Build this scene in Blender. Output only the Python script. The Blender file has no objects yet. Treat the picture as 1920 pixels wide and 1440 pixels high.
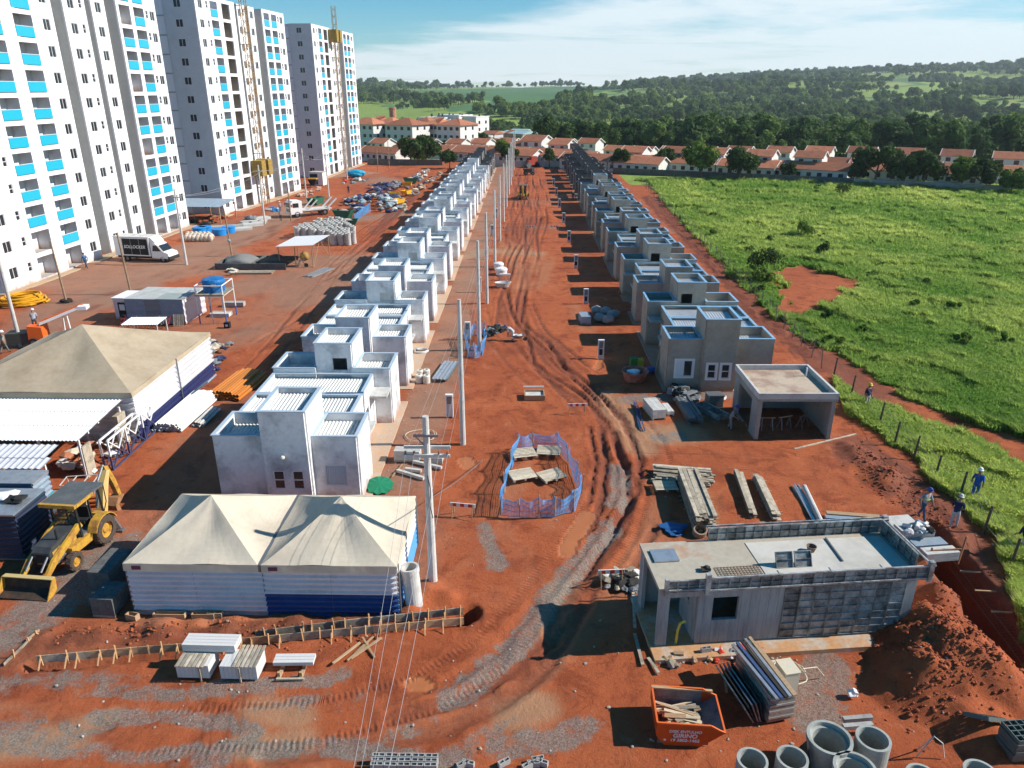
import bpy, bmesh, math, random
import numpy as np
from mathutils import Vector, Matrix
random.seed(7)
R = math.radians
sc = bpy.context.scene
C = sc.collection
# ------------------------------------------------------------------ camera
CAM_H = 20.0; FPX = 1390.0; PITCH = math.atan(555/1390); YAW = R(1.07)
cam_d = bpy.data.cameras.new('camera'); cam = bpy.data.objects.new('camera', cam_d); C.objects.link(cam)
cam.location = (0, 0, CAM_H); cam.rotation_euler = (math.pi/2-PITCH, 0, YAW)
cam_d.sensor_fit = 'HORIZONTAL'; cam_d.sensor_width = 36; cam_d.lens = 36*FPX/1920
cam_d.clip_start = 0.1; cam_d.clip_end = 30000
sc.camera = cam
# ------------------------------------------------------------------ sky, sun, exposure
SUN = Vector((5.3, 0.30, 3.75)).normalized()
w = bpy.data.worlds.new('World'); sc.world = w; w.use_nodes = True
nt = w.node_tree; N = nt.nodes; L = nt.links
bg = N['Background']; bg.inputs[1].default_value = 0.060
sky = N.new('ShaderNodeTexSky'); sky.sky_type = 'NISHITA'; sky.sun_disc = False
sky.sun_elevation = math.asin(SUN.z); sky.sun_rotation = math.atan2(SUN.x, SUN.y)
sky.altitude = 600; sky.air_density = 1.0; sky.dust_density = 0.15; sky.ozone_density = 2.2
tc = N.new('ShaderNodeTexCoord')
# cloud sheet: the view direction is projected on a high plane, so clouds flatten toward the horizon
sep = N.new('ShaderNodeSeparateXYZ'); L.new(tc.outputs['Generated'], sep.inputs[0])
def mth(op, a, b=None, c=None):
    n = N.new('ShaderNodeMath'); n.operation = op
    for i, v in enumerate((a, b, c)):
        if v is None: continue
        if hasattr(v, 'links'): L.new(v, n.inputs[i])
        else: n.inputs[i].default_value = v
    return n.outputs[0]
zc = mth('MAXIMUM', mth('ADD', sep.outputs[2], 0.035), 0.01)
cx = mth('DIVIDE', sep.outputs[0], zc); cy = mth('DIVIDE', sep.outputs[1], zc)
comb = N.new('ShaderNodeCombineXYZ'); L.new(cx, comb.inputs[0]); L.new(cy, comb.inputs[1])
def noise(scale, detail, rough, vec, dist=0.0):
    n = N.new('ShaderNodeTexNoise'); n.inputs['Scale'].default_value = scale
    n.inputs['Detail'].default_value = detail; n.inputs['Roughness'].default_value = rough
    n.inputs['Distortion'].default_value = dist
    L.new(vec, n.inputs['Vector']); return n.outputs['Fac']
n1 = noise(0.21, 10, 0.66, comb.outputs[0], 0.3); n2 = noise(0.045, 3, 0.5, comb.outputs[0])
# a bank of cloud low along the horizon, piled higher toward the east, thin scattered cloud overhead
lin = mth('MULTIPLY', mth('ADD', mth('ADD', mth('MULTIPLY', sep.outputs[0], 0.17), 0.088), mth('MULTIPLY', sep.outputs[2], -1.0)), 8.0)
lin = mth('MINIMUM', mth('MAXIMUM', lin, -0.18), 0.19)
dens = mth('ADD', mth('ADD', mth('MULTIPLY', n1, 1.0), mth('MULTIPLY', n2, 0.30)), lin)
ramp = N.new('ShaderNodeMapRange'); ramp.interpolation_type = 'SMOOTHSTEP'
L.new(dens, ramp.inputs[0]); ramp.inputs[1].default_value = 0.60; ramp.inputs[2].default_value = 0.84
ramp.inputs[3].default_value = 0.0; ramp.inputs[4].default_value = 0.86
hsv = N.new('ShaderNodeHueSaturation'); hsv.inputs['Saturation'].default_value = 1.3; hsv.inputs['Hue'].default_value = 0.488
tnt = N.new('ShaderNodeVectorMath'); tnt.operation = 'MULTIPLY'; tnt.inputs[1].default_value = (1.08, 1.34, 1.52)
L.new(sky.outputs[0], tnt.inputs[0]); L.new(tnt.outputs[0], hsv.inputs['Color'])
mixc = N.new('ShaderNodeMix'); mixc.data_type = 'RGBA'
L.new(ramp.outputs[0], mixc.inputs[0]); L.new(hsv.outputs[0], mixc.inputs[6]); mixc.inputs[7].default_value = (11.6, 12.7, 13.2, 1)
L.new(mixc.outputs[2], bg.inputs[0])
sun_d = bpy.data.lights.new('sun', 'SUN'); sun_d.energy = 5.0; sun_d.angle = R(0.5); sun_d.color = (1, .945, .86)
sun = bpy.data.objects.new('sun', sun_d); C.objects.link(sun); sun.location = (60, 10, 60)
sun.rotation_euler = (-SUN).to_track_quat('-Z', 'Y').to_euler()
vs = sc.view_settings; vs.view_transform = 'Standard'; vs.look = 'None'; vs.exposure = 0.42; vs.gamma = 1; vs.use_curve_mapping = False
sc.render.engine = 'CYCLES'; sc.cycles.use_denoising = True; sc.cycles.max_bounces = 5; sc.cycles.diffuse_bounces = 2; sc.cycles.use_adaptive_sampling = True; sc.cycles.adaptive_threshold = .02
sc.cycles.transparent_max_bounces = 12; sc.cycles.sample_clamp_indirect = 6
# ------------------------------------------------------------------ pixel -> place
def G(px, py, z=0.0):
    """ground (or height z) point under a photo pixel"""
    u = px-960; v = py-720
    fw = FPX*math.cos(PITCH)-v*math.sin(PITCH); dn = FPX*math.sin(PITCH)+v*math.cos(PITCH)
    t = (CAM_H-z)/dn; x = u*t; y = fw*t
    return Vector((x*math.cos(YAW)-y*math.sin(YAW), x*math.sin(YAW)+y*math.cos(YAW), z))
def proj(x, y, z):
    xc = x*math.cos(YAW)+y*math.sin(YAW); yc = -x*math.sin(YAW)+y*math.cos(YAW)
    dz = z-CAM_H; d = yc*math.cos(PITCH)-dz*math.sin(PITCH); up = dz*math.cos(PITCH)+yc*math.sin(PITCH)
    return 960+FPX*xc/d, 720-FPX*up/d
# ------------------------------------------------------------------ materials
MATS = {}
def mat(name, col, rough=0.8, var=0.18, scale=2.0, bump=0.0, bscale=30.0, metal=0.0, col2=None, mask=(0.45, 0.7), detail=6, alpha=1.0, spec=0.3, trans=0.0, stretch=None, orand=0.0, splash=0.0):
    """procedural surface: base colour, a stain/wear colour in noise-shaped patches, fine value variation, optional relief"""
    if name in MATS: return MATS[name]
    m = bpy.data.materials.new(name); m.use_nodes = True; t = m.node_tree; n = t.nodes; l = t.links
    b = n['Principled BSDF']; b.inputs['Roughness'].default_value = rough; b.inputs['Metallic'].default_value = metal
    b.inputs['Specular IOR Level'].default_value = spec
    c = (*col, 1)
    co = n.new('ShaderNodeTexCoord'); oi = n.new('ShaderNodeObjectInfo')
    off = n.new('ShaderNodeVectorMath'); off.operation = 'MULTIPLY_ADD'
    cv = n.new('ShaderNodeCombineXYZ')
    for i in range(3): l.new(oi.outputs['Random'], cv.inputs[i])
    l.new(cv.outputs[0], off.inputs[0]); off.inputs[1].default_value = (37, 53, 71); l.new(co.outputs['Object'], off.inputs[2])
    vec = off.outputs[0]
    if stretch:
        mp = n.new('ShaderNodeMapping'); mp.inputs['Scale'].default_value = stretch; l.new(vec, mp.inputs[0]); vec = mp.outputs[0]
    nz = n.new('ShaderNodeTexNoise'); nz.inputs['Scale'].default_value = scale; nz.inputs['Detail'].default_value = detail; nz.inputs['Roughness'].default_value = .65
    l.new(vec, nz.inputs['Vector'])
    cur = None
    if col2:
        mr = n.new('ShaderNodeMapRange'); mr.inputs[1].default_value = mask[0]; mr.inputs[2].default_value = mask[1]; l.new(nz.outputs['Fac'], mr.inputs[0])
        mx = n.new('ShaderNodeMix'); mx.data_type = 'RGBA'; mx.inputs[6].default_value = c; mx.inputs[7].default_value = (*col2, 1); l.new(mr.outputs[0], mx.inputs[0]); cur = mx.outputs[2]
    nf = n.new('ShaderNodeTexNoise'); nf.inputs['Scale'].default_value = scale*7.3; nf.inputs['Detail'].default_value = 4; l.new(vec, nf.inputs['Vector'])
    mv = n.new('ShaderNodeMapRange'); mv.inputs[1].default_value = .25; mv.inputs[2].default_value = .75; mv.inputs[3].default_value = 1-var; mv.inputs[4].default_value = 1+var
    l.new(nf.outputs['Fac'], mv.inputs[0])
    mul = n.new('ShaderNodeVectorMath'); mul.operation = 'SCALE'; l.new(mv.outputs[0], mul.inputs['Scale'])
    if cur: l.new(cur, mul.inputs[0])
    else: mul.inputs[0].default_value = col
    if splash:                    # red mud thrown up on the foot of the wall
        sx = n.new('ShaderNodeSeparateXYZ'); l.new(co.outputs['Object'], sx.inputs[0])
        ns = n.new('ShaderNodeTexNoise'); ns.inputs['Scale'].default_value = 2.2; ns.inputs['Detail'].default_value = 6; l.new(vec, ns.inputs['Vector'])
        hm_ = n.new('ShaderNodeMath'); hm_.operation = 'MULTIPLY_ADD'; l.new(ns.outputs['Fac'], hm_.inputs[0]); hm_.inputs[1].default_value = -1.5*splash; l.new(sx.outputs[2], hm_.inputs[2])
        mr_ = n.new('ShaderNodeMapRange'); l.new(hm_.outputs[0], mr_.inputs[0]); mr_.inputs[1].default_value = -splash*.75; mr_.inputs[2].default_value = splash*.2; mr_.inputs[3].default_value = .75; mr_.inputs[4].default_value = 0
        mp_ = n.new('ShaderNodeMix'); mp_.data_type = 'RGBA'; l.new(mr_.outputs[0], mp_.inputs[0]); mp_.inputs[7].default_value = (.40, .16, .08, 1)
        if cur: l.new(cur, mp_.inputs[6])
        else: mp_.inputs[6].default_value = c
        l.new(mp_.outputs[2], mul.inputs[0])
    if orand:
        om = n.new('ShaderNodeMapRange'); om.inputs[3].default_value = 1-orand; om.inputs[4].default_value = 1+orand; l.new(oi.outputs['Random'], om.inputs[0])
        mm = n.new('ShaderNodeMath'); mm.operation = 'MULTIPLY'; l.new(mv.outputs[0], mm.inputs[0]); l.new(om.outputs[0], mm.inputs[1]); l.new(mm.outputs[0], mul.inputs['Scale'])
    l.new(mul.outputs[0], b.inputs['Base Color'])
    if bump:
        nb = n.new('ShaderNodeTexNoise'); nb.inputs['Scale'].default_value = bscale; nb.inputs['Detail'].default_value = 5; l.new(vec, nb.inputs['Vector'])
        bp = n.new('ShaderNodeBump'); bp.inputs['Strength'].default_value = bump; bp.inputs['Distance'].default_value = .05; l.new(nb.outputs['Fac'], bp.inputs['Height']); l.new(bp.outputs[0], b.inputs['Normal'])
    if alpha < 1: b.inputs['Alpha'].default_value = alpha
    if trans: b.inputs['Transmission Weight'].default_value = trans
    MATS[name] = m; return m
M_white = mat('white_render', (.80, .80, .80), .85, .05, .8, .15, 18, col2=(.70, .70, .71), mask=(.45, .75))
M_whitewall = mat('white_house_wall', (.78, .785, .79), .9, .07, .6, .12, 14, col2=(.36, .365, .375), mask=(.47, .70), orand=.07, splash=.7)
M_greywall = mat('grey_house_wall', (.40, .355, .29), .9, .08, .6, .2, 20, col2=(.27, .235, .19), mask=(.45, .75), orand=.10, splash=.5)
M_concrete = mat('concrete', (.40, .39, .37), .85, .12, 1.2, .25, 25, col2=(.28, .27, .26))
M_conc_l = mat('pale_concrete', (.55, .54, .51), .85, .1, 2.0, .2, 25, col2=(.42, .40, .37), orand=.10)
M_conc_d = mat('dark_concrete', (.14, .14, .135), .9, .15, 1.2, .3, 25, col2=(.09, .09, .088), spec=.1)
M_capblue = mat('pale_blue_cap', (.40, .49, .57), .6, .06, 1.5, col2=(.42, .53, .62))
M_capvivid = mat('blue_membrane_cap', (.19, .37, .54), .6, .08, 2, col2=(.33, .46, .56), orand=.15)
M_sheet = mat('fibre_cement_sheet', (.66, .655, .62), .8, .06, 1.2, col2=(.50, .49, .45), mask=(.5, .8))
M_zinc = mat('galvanised_sheet', (.55, .58, .60), .38, .08, 3, metal=.7, col2=(.42, .44, .46))
M_glass = mat('dark_glass', (.025, .03, .035), .12, .2, 3, spec=.6)
M_frame = mat('white_aluminium', (.72, .72, .72), .5, .04)
M_dark = mat('dark_opening', (.035, .033, .03), .9, .2)
M_timber = mat('raw_timber', (.46, .31, .18), .85, .2, 3, .2, 20, col2=(.32, .21, .12), stretch=(1, 6, 6), orand=.2)
M_timber_o = mat('weathered_timber', (.44, .38, .29), .9, .25, 3, .25, 20, col2=(.22, .18, .13), orand=.35)
M_black = mat('black_rubber', (.02, .02, .02), .8, .2, 6)
M_red = mat('red_paint', (.55, .05, .03), .5, .08)
M_greysteel = mat('grey_steel', (.25, .26, .27), .45, .12, 4, metal=.6)
M_soil = mat('loose_red_soil', (.38, .105, .042), .95, .25, 1.6, .8, 7, col2=(.22, .062, .03), mask=(.4, .7))
M_whitep = mat('white_paint', (.78, .78, .77), .45, .05, 3)
M_bluep = mat('blue_paint', (.03, .10, .36), .5, .1, 3, col2=(.05, .16, .45))
M_yellow = mat('yellow_paint', (.54, .31, .04), .55, .18, 3, col2=(.30, .12, .055), mask=(.45, .68))
# ------------------------------------------------------------------ mesh building
class MB:
    def __init__(s): s.v = []; s.f = []
    def box(s, x0, x1, y0, y1, z0, z1, rz=0, c=None):
        b = len(s.v); pts = [(x, y, z) for z in (z0, z1) for y in (y0, y1) for x in (x0, x1)]
        if rz:
            ca, sa = math.cos(rz), math.sin(rz); ox, oy = c if c else ((x0+x1)/2, (y0+y1)/2)
            pts = [(ox+(x-ox)*ca-(y-oy)*sa, oy+(x-ox)*sa+(y-oy)*ca, z) for x, y, z in pts]
        s.v += pts
        s.f += [(b, b+2, b+3, b+1), (b+4, b+5, b+7, b+6), (b, b+1, b+5, b+4), (b+2, b+6, b+7, b+3), (b, b+4, b+6, b+2), (b+1, b+3, b+7, b+5)]
        return s
    def mbox(s, size, M):
        b = len(s.v); x, y, z = [q/2 for q in size]
        s.v += [tuple(M @ Vector((i, j, k))) for k in (-z, z) for j in (-y, y) for i in (-x, x)]
        s.f += [(b, b+2, b+3, b+1), (b+4, b+5, b+7, b+6), (b, b+1, b+5, b+4), (b+2, b+6, b+7, b+3), (b, b+4, b+6, b+2), (b+1, b+3, b+7, b+5)]
        return s
    def bar(s, a, b_, wd, th=None):
        """square bar from a to b_"""
        a = Vector(a); b_ = Vector(b_); d = b_-a
        q = d.to_track_quat('X', 'Z').to_matrix().to_4x4()
        return s.mbox((d.length, wd, th or wd), Matrix.Translation((a+b_)/2) @ q)
    def tube(s, pts, r, n=8, caps=True):
        pts = [Vector(p) for p in pts]; rr = r if isinstance(r, (list, tuple)) else [r]*len(pts); b = len(s.v); up = None
        for i, p in enumerate(pts):
            d = (pts[min(i+1, len(pts)-1)]-pts[max(i-1, 0)])
            d = d.normalized() if d.length > 1e-9 else Vector((0, 0, 1))
            if up is None: up = d.orthogonal().normalized()
            up = (up-d*up.dot(d)); up = up.normalized() if up.length > 1e-6 else d.orthogonal().normalized()
            sd = d.cross(up)
            for k in range(n):
                a = 2*math.pi*k/n; s.v.append(tuple(p+(up*math.cos(a)+sd*math.sin(a))*rr[i]))
        for i in range(len(pts)-1):
            for k in range(n): s.f.append((b+i*n+k, b+i*n+(k+1) % n, b+(i+1)*n+(k+1) % n, b+(i+1)*n+k))
        if caps:
            s.f.append(tuple(b+k for k in reversed(range(n)))); e = b+(len(pts)-1)*n; s.f.append(tuple(e+k for k in range(n)))
        return s
    def lathe(s, prof, n=16, c=(0, 0, 0), M=None, caps=True):
        if prof[0] == prof[-1]: caps = False
        b = len(s.v)
        for r, z in prof:
            for k in range(n):
                a = 2*math.pi*k/n; p = Vector((c[0]+r*math.cos(a), c[1]+r*math.sin(a), c[2]+z)); s.v.append(tuple(M @ p if M else p))
        for i in range(len(prof)-1):
            for k in range(n): s.f.append((b+i*n+k, b+i*n+(k+1) % n, b+(i+1)*n+(k+1) % n, b+(i+1)*n+k))
        if caps and prof[0][0] > 1e-4: s.f.append(tuple(b+k for k in reversed(range(n))))
        if caps and prof[-1][0] > 1e-4: e = b+(len(prof)-1)*n; s.f.append(tuple(e+k for k in range(n)))
        return s
    def prism(s, poly, a, b_, ax='y'):
        """poly of 2D points extruded along an axis from a to b_"""
        b = len(s.v); n = len(poly)
        for t in (a, b_):
            for p, q in poly: s.v.append({'y': (p, t, q), 'x': (t, p, q), 'z': (p, q, t)}[ax])
        for k in range(n): s.f.append((b+k, b+(k+1) % n, b+n+(k+1) % n, b+n+k))
        s.f.append(tuple(b+k for k in reversed(range(n)))); s.f.append(tuple(b+n+k for k in range(n)))
        return s
    def quad(s, *p):
        b = len(s.v); s.v += [tuple(q) for q in p]; s.f.append(tuple(range(b, b+len(p)))); return s
    def corr(s, x0, x1, y0, y1, z0, z1, pitch=.2, amp=.03, along='y', th=.012, trap=False):
        """corrugated sheet; ridges run along 'along'; z0 at start of that axis, z1 at its end"""
        b = len(s.v); a0, a1 = (x0, x1) if along == 'y' else (y0, y1); l0, l1 = (y0, y1) if along == 'y' else (x0, x1)
        n = max(4, int(round((a1-a0)/pitch*(4 if not trap else 4)))); cnt = n+1
        for t, (lv, zz) in enumerate(((l0, z0), (l1, z1))):
            for side in (0, 1):
                for i in range(cnt):
                    ph = i % 4
                    h = amp*((1, 1, -1, -1)[ph] if trap else math.sin(i*math.pi/2+.4)); a = a0+(a1-a0)*i/n; z = zz+h-side*th
                    s.v.append((a, lv, z) if along == 'y' else (lv, a, z))
        q = cnt*2
        for i in range(n):
            s.f.append((b+i, b+i+1, b+q+i+1, b+q+i)); s.f.append((b+cnt+i, b+q+cnt+i, b+q+cnt+i+1, b+cnt+i+1))
            s.f.append((b+i, b+cnt+i, b+cnt+i+1, b+i+1)); s.f.append((b+q+i, b+q+i+1, b+q+cnt+i+1, b+q+cnt+i))
        return s
    def blob(s, c, r, seed=0, sub=2, amp=.25, flat=1.0):
        bm = bmesh.new(); bmesh.ops.create_icosphere(bm, subdivisions=sub, radius=1); rn = random.Random(seed)
        ph = [rn.uniform(0, 6.28) for _ in range(6)]; b = len(s.v)
        for v in bm.verts:
            p = v.co; d = 1+amp*(math.sin(p.x*3+ph[0])*math.sin(p.y*3.3+ph[1])+.6*math.sin(p.z*5+ph[2]+p.x*4)+.4*math.sin(p.y*8+ph[3]+p.z*6))
            rr = r if isinstance(r, (tuple, list)) else (r, r, r*flat)
            s.v.append((c[0]+p.x*d*rr[0], c[1]+p.y*d*rr[1], c[2]+p.z*d*rr[2]))
        s.f += [tuple(b+v.index for v in f.verts) for f in bm.faces]; bm.free(); return s
    def wall(s, p0, p1, z0, z1, th, holes=()):
        """upright slab from p0 to p1 (th to the left of its direction), rectangular holes (s0,s1,z0,z1)"""
        p0 = Vector(p0); p1 = Vector(p1); d = (p1-p0); ln = d.length; d /= ln; nrm = Vector((-d.y, d.x))
        xs = sorted({0, ln, *[h[0] for h in holes], *[h[1] for h in holes]}); zs = sorted({z0, z1, *[h[2] for h in holes], *[h[3] for h in holes]})
        hol = lambda i, j: any(h[0] < (xs[i]+xs[i+1])/2 < h[1] and h[2] < (zs[j]+zs[j+1])/2 < h[3] for h in holes)
        nx, nz = len(xs)-1, len(zs)-1; solid = [[not hol(i, j) for j in range(nz)] for i in range(nx)]
        ids = {}
        def V(i, j, k):
            if (i, j, k) not in ids:
                q = p0+d*xs[i]+nrm*(th*k); ids[(i, j, k)] = len(s.v); s.v.append((q.x, q.y, zs[j]))
            return ids[(i, j, k)]
        for i in range(nx):
            for j in range(nz):
                if not solid[i][j]: continue
                s.f.append((V(i, j, 0), V(i+1, j, 0), V(i+1, j+1, 0), V(i, j+1, 0))); s.f.append((V(i, j, 1), V(i, j+1, 1), V(i+1, j+1, 1), V(i+1, j, 1)))
                if i == 0 or not solid[i-1][j]: s.f.append((V(i, j, 0), V(i, j+1, 0), V(i, j+1, 1), V(i, j, 1)))
                if i == nx-1 or not solid[i+1][j]: s.f.append((V(i+1, j, 0), V(i+1, j, 1), V(i+1, j+1, 1), V(i+1, j+1, 0)))
                if j == 0 or not solid[i][j-1]: s.f.append((V(i, j, 0), V(i, j, 1), V(i+1, j, 1), V(i+1, j, 0)))
                if j == nz-1 or not solid[i][j+1]: s.f.append((V(i, j+1, 0), V(i+1, j+1, 0), V(i+1, j+1, 1), V(i, j+1, 1)))
        return s
    def mesh(s, name, m, smooth=False):
        me = bpy.data.meshes.new(name); me.from_pydata(s.v, [], s.f); me.validate(); me.update()
        for q in (m if isinstance(m, (list, tuple)) else [m]): me.materials.append(q)
        if smooth: me.polygons.foreach_set('use_smooth', [True]*len(me.polygons))
        return me
    def build(s, name, m, parent=None, loc=None, rz=0, smooth=False):
        o = bpy.data.objects.new(name, s.mesh(name, m, smooth)); C.objects.link(o)
        if parent: o.parent = parent
        if loc is not None: o.location = loc
        if rz: o.rotation_euler = (0, 0, rz)
        return o
def tag(o, label=None, cat=None, group=None, kind=None):
    if label: o['label'] = label
    if cat: o['category'] = cat
    if group: o['group'] = group
    if kind: o['kind'] = kind
    return o
def thing(name, label, cat, loc=(0, 0, 0), rz=0, group=None):
    o = bpy.data.objects.new(name, None); C.objects.link(o); o.location = loc; o.rotation_euler = (0, 0, rz); o.empty_display_size = .3
    return tag(o, label, cat, group)
def inst(name, me, parent=None, loc=(0, 0, 0), rot=(0, 0, 0), scale=None):
    o = bpy.data.objects.new(name, me); C.objects.link(o); o.parent = parent; o.location = loc; o.rotation_euler = rot
    if scale: o.scale = scale
    return o
def kids(o): return [x for x in bpy.data.objects if x.parent == o]
KIDS = {}
def copy_tree(o, parent=None, _top=True):
    if _top and o not in KIDS:
        KIDS.clear()
        for x in bpy.data.objects:
            if x.parent: KIDS.setdefault(x.parent, []).append(x)
    c = o.copy(); C.objects.link(c); c.parent = parent
    for ch in KIDS.get(o, []): copy_tree(ch, c, False)
    return c
def eval_mesh(o):
    """mesh of an object with its modifiers applied, worked out in a scratch scene so the big one is not re-evaluated"""
    tmp = bpy.data.scenes.new('scratch'); tmp.collection.objects.link(o); vl = tmp.view_layers[0]; vl.update()
    me = bpy.data.meshes.new_from_object(o.evaluated_get(vl.depsgraph)); bpy.data.objects.remove(o); bpy.data.scenes.remove(tmp); return me
def text_mesh(txt, size, font_shear=0.0, ext=.004):
    cu = bpy.data.curves.new('t', 'FONT'); cu.body = txt; cu.size = size; cu.extrude = ext; cu.shear = font_shear; cu.align_x = 'CENTER'; cu.align_y = 'CENTER'; cu.offset = size*.02
    return eval_mesh(bpy.data.objects.new('t', cu))
ORD = ['first', 'second', 'third', 'fourth', 'fifth', 'sixth', 'seventh', 'eighth', 'ninth', 'tenth', 'eleventh', 'twelfth', 'thirteenth', 'fourteenth', 'fifteenth', 'sixteenth']
# ================================================================== GROUND
def hsh(i, j, s):
    n = (i.astype(np.int64)*374761393+j.astype(np.int64)*668265263+s*1442695041) & 0x7fffffff
    n = (n ^ (n >> 13))*1274126177 & 0x7fffffff
    return ((n ^ (n >> 16)) & 0xffff)/65535.0
def vn(x, y, s=0):
    xi = np.floor(x); yi = np.floor(y); fx = x-xi; fy = y-yi; fx = fx*fx*(3-2*fx); fy = fy*fy*(3-2*fy)
    a = hsh(xi, yi, s); b = hsh(xi+1, yi, s); c = hsh(xi, yi+1, s); d = hsh(xi+1, yi+1, s)
    return (a+(b-a)*fx)*(1-fy)+(c+(d-c)*fx)*fy
def fbm(x, y, s=0, o=4):
    t = 0; a = .5; tot = 0
    for k in range(o): t = t+a*vn(x*2**k+k*17.3, y*2**k-k*9.1, s+k); tot += a; a *= .5
    return t/tot
def sst(a, b, x): t = np.clip((x-a)/(b-a), 0, 1); return t*t*(3-2*t)
PLC = {}
def pline(pts):
    k_ = id(pts)
    if k_ not in PLC: PLC[k_] = (pts, [tuple(G(*p)[:2]) for p in pts])
    return PLC[k_][1]
def sdist(X, Y, pts):
    """distance to a polyline"""
    d = np.full(X.shape, 1e9)
    if len(pts) == 1: return np.hypot(X-pts[0][0], Y-pts[0][1])
    for (ax, ay), (bx, by) in zip(pts[:-1], pts[1:]):
        vx, vy = bx-ax, by-ay; l2 = vx*vx+vy*vy+1e-9
        t = np.clip(((X-ax)*vx+(Y-ay)*vy)/l2, 0, 1); d = np.minimum(d, np.hypot(X-ax-t*vx, Y-ay-t*vy))
    return d
def inpoly(X, Y, poly):
    r = np.zeros(X.shape, bool); n = len(poly)
    for i in range(n):
        x0, y0 = poly[i]; x1, y1 = poly[(i+1) % n]
        c = ((y0 > Y) != (y1 > Y)); xx = (x1-x0)*(Y-y0)/((y1-y0) if y1 != y0 else 1e-9)+x0; r ^= c & (X < xx)
    return r
GRAVEL = [([(1145, 985), (1085, 1055), (1030, 1120), (1000, 1170), (950, 1225), (900, 1268), (850, 1305)], .5), ([(180, 1345), (330, 1345), (450, 1360), (480, 1375)], .32), ([(300, 1415), (470, 1405), (620, 1400), (760, 1412), (850, 1428)], .3), ([(930, 1400), (1060, 1380), (1090, 1360)], .45), ([(0, 1190), (80, 1140), (150, 1090), (210, 1030)], 1.3), ([(905, 985), (925, 1030), (932, 1058)], .38), ([(1160, 878), (1166, 925), (1152, 945)], .5), ([(360, 1300), (480, 1283), (600, 1280), (640, 1265)], .35),
          ([(1180, 748), (1290, 742), (1372, 738)], .7), ([(1240, 822), (1270, 818)], .6), ([(1500, 1310), (1560, 1250), (1530, 1350)], .75)]
PALE = [([(490, 1330), (550, 1345)], .55), ([(470, 1400), (560, 1390)], .5), ([(0, 1400), (120, 1390)], .6), ([(150, 1365), (210, 1340)], .3), ([(1135, 742), (1175, 790), (1205, 840)], .8),
        ([(1220, 815), (1275, 812)], 1.2), ([(1035, 1180), (1055, 1100)], .5), ([(960, 1340), (1010, 1325)], .6), ([(870, 480), (915, 470), (1000, 476)], 1.2)]
LANE = [([(200, 560), (270, 520), (360, 480), (470, 440), (540, 400), (560, 380)], 2.6), ([(330, 420), (450, 430)], 2.2), ([(620, 330), (680, 325)], 3), ([(560, 492), (620, 487)], 2.2), ([(640, 415), (760, 400)], 2.0)]
PUDDLE = [([(1105, 965), (1080, 1000), (1062, 1035)], .42), ([(775, 1280), (788, 1284)], .42), ([(875, 862), (880, 872)], .45), ([(1120, 690), (1126, 672)], .3)]
RUTS = [([(945, 530), (958, 590), (985, 625), (1000, 680), (1030, 705), (1090, 740), (1135, 790), (1160, 850), (1190, 905)], .28, .11), ([(985, 545), (975, 600), (1010, 632), (1040, 660), (1060, 690), (1110, 725), (1170, 790), (1200, 860), (1195, 920), (1150, 985)], .28, .11),
        ([(1025, 640), (1050, 680), (1080, 715), (1120, 750)], .25, .10), ([(1125, 800), (1135, 860), (1130, 930), (1110, 990)], .28, .13), ([(1150, 810), (1172, 870), (1178, 930), (1140, 1010), (1090, 1080)], .28, .15),
        ([(1105, 800), (1118, 870), (1105, 940)], .22, .10), ([(1180, 940), (1160, 1000), (1105, 1070), (1060, 1130), (1030, 1200), (960, 1260), (870, 1310), (740, 1345)], .42, .10), ([(1230, 985), (1195, 1050), (1150, 1110)], .3, .09),
        ([(1110, 1100), (1075, 1170), (1020, 1250), (950, 1310), (850, 1360), (700, 1400), (500, 1420)], .42, .09), ([(1000, 1130), (930, 1220), (840, 1280), (720, 1320)], .3, .07),
        ([(935, 435), (960, 450), (980, 460), (968, 478), (960, 500), (952, 530)], .3, .10), ([(925, 440), (955, 462), (945, 480), (938, 505), (930, 530)], .25, .08),
        ([(560, 520), (620, 500), (660, 480), (690, 455), (720, 430)], .35, .07), ([(600, 530), (660, 500), (705, 470), (735, 440)], .35, .07), ([(480, 640), (540, 610), (600, 570)], .3, .05),
        ([(0, 1300), (200, 1310), (400, 1330)], .4, .05), ([(0, 1360), (200, 1365)], .35, .05), ([(20, 640), (160, 600), (250, 560)], .4, .06)]
MOUNDS = [((1765, 1235), 2.9, 1.9), ((1730, 1290), 1.9, 1.1), ((1860, 1290), 1.8, .9), ((1755, 1130), 1.3, 1.1), ((1700, 1010), .01, 0), ((1030, 412), 2.1, .9), ((925, 425), 1.3, .7),
          ((1745, 1050), 1.0, .8), ((1660, 900), 1.4, .6), ((1600, 850), 1.2, .35), ((1720, 1180), 1.0, .7), ((1840, 1370), 1.6, .6), ((700, 1130), .9, .25), ((560, 1165), .9, .25), ((430, 1180), 1.0, .32), ((300, 1180), 1.0, .35), ((180, 1195), .9, .3),
          ((800, 1110), 1.0, .4), ((770, 1150), .7, .35), ((840, 1120), .7, .35), ((1480, 380), .01, 0), ((150, 500), 2.0, .5), ((200, 495), 2.0, .4), ((590, 355), 1.6, .9), ((640, 375), .01, 0), ((420, 400), 3, .8), ((385, 405), 3, .7)]
TRENCH = [([(1770, 1040), (1810, 1090), (1870, 1170), (1935, 1260)], 1.0, 1.9), ([(1740, 985), (1775, 1035)], .5, .8)]
DITCH = [([(60, 1250), (200, 1235), (330, 1222), (520, 1195), (700, 1178), (870, 1160)], .32, .30), ([(868, 1150), (880, 1148)], .45, .9)]
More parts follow.
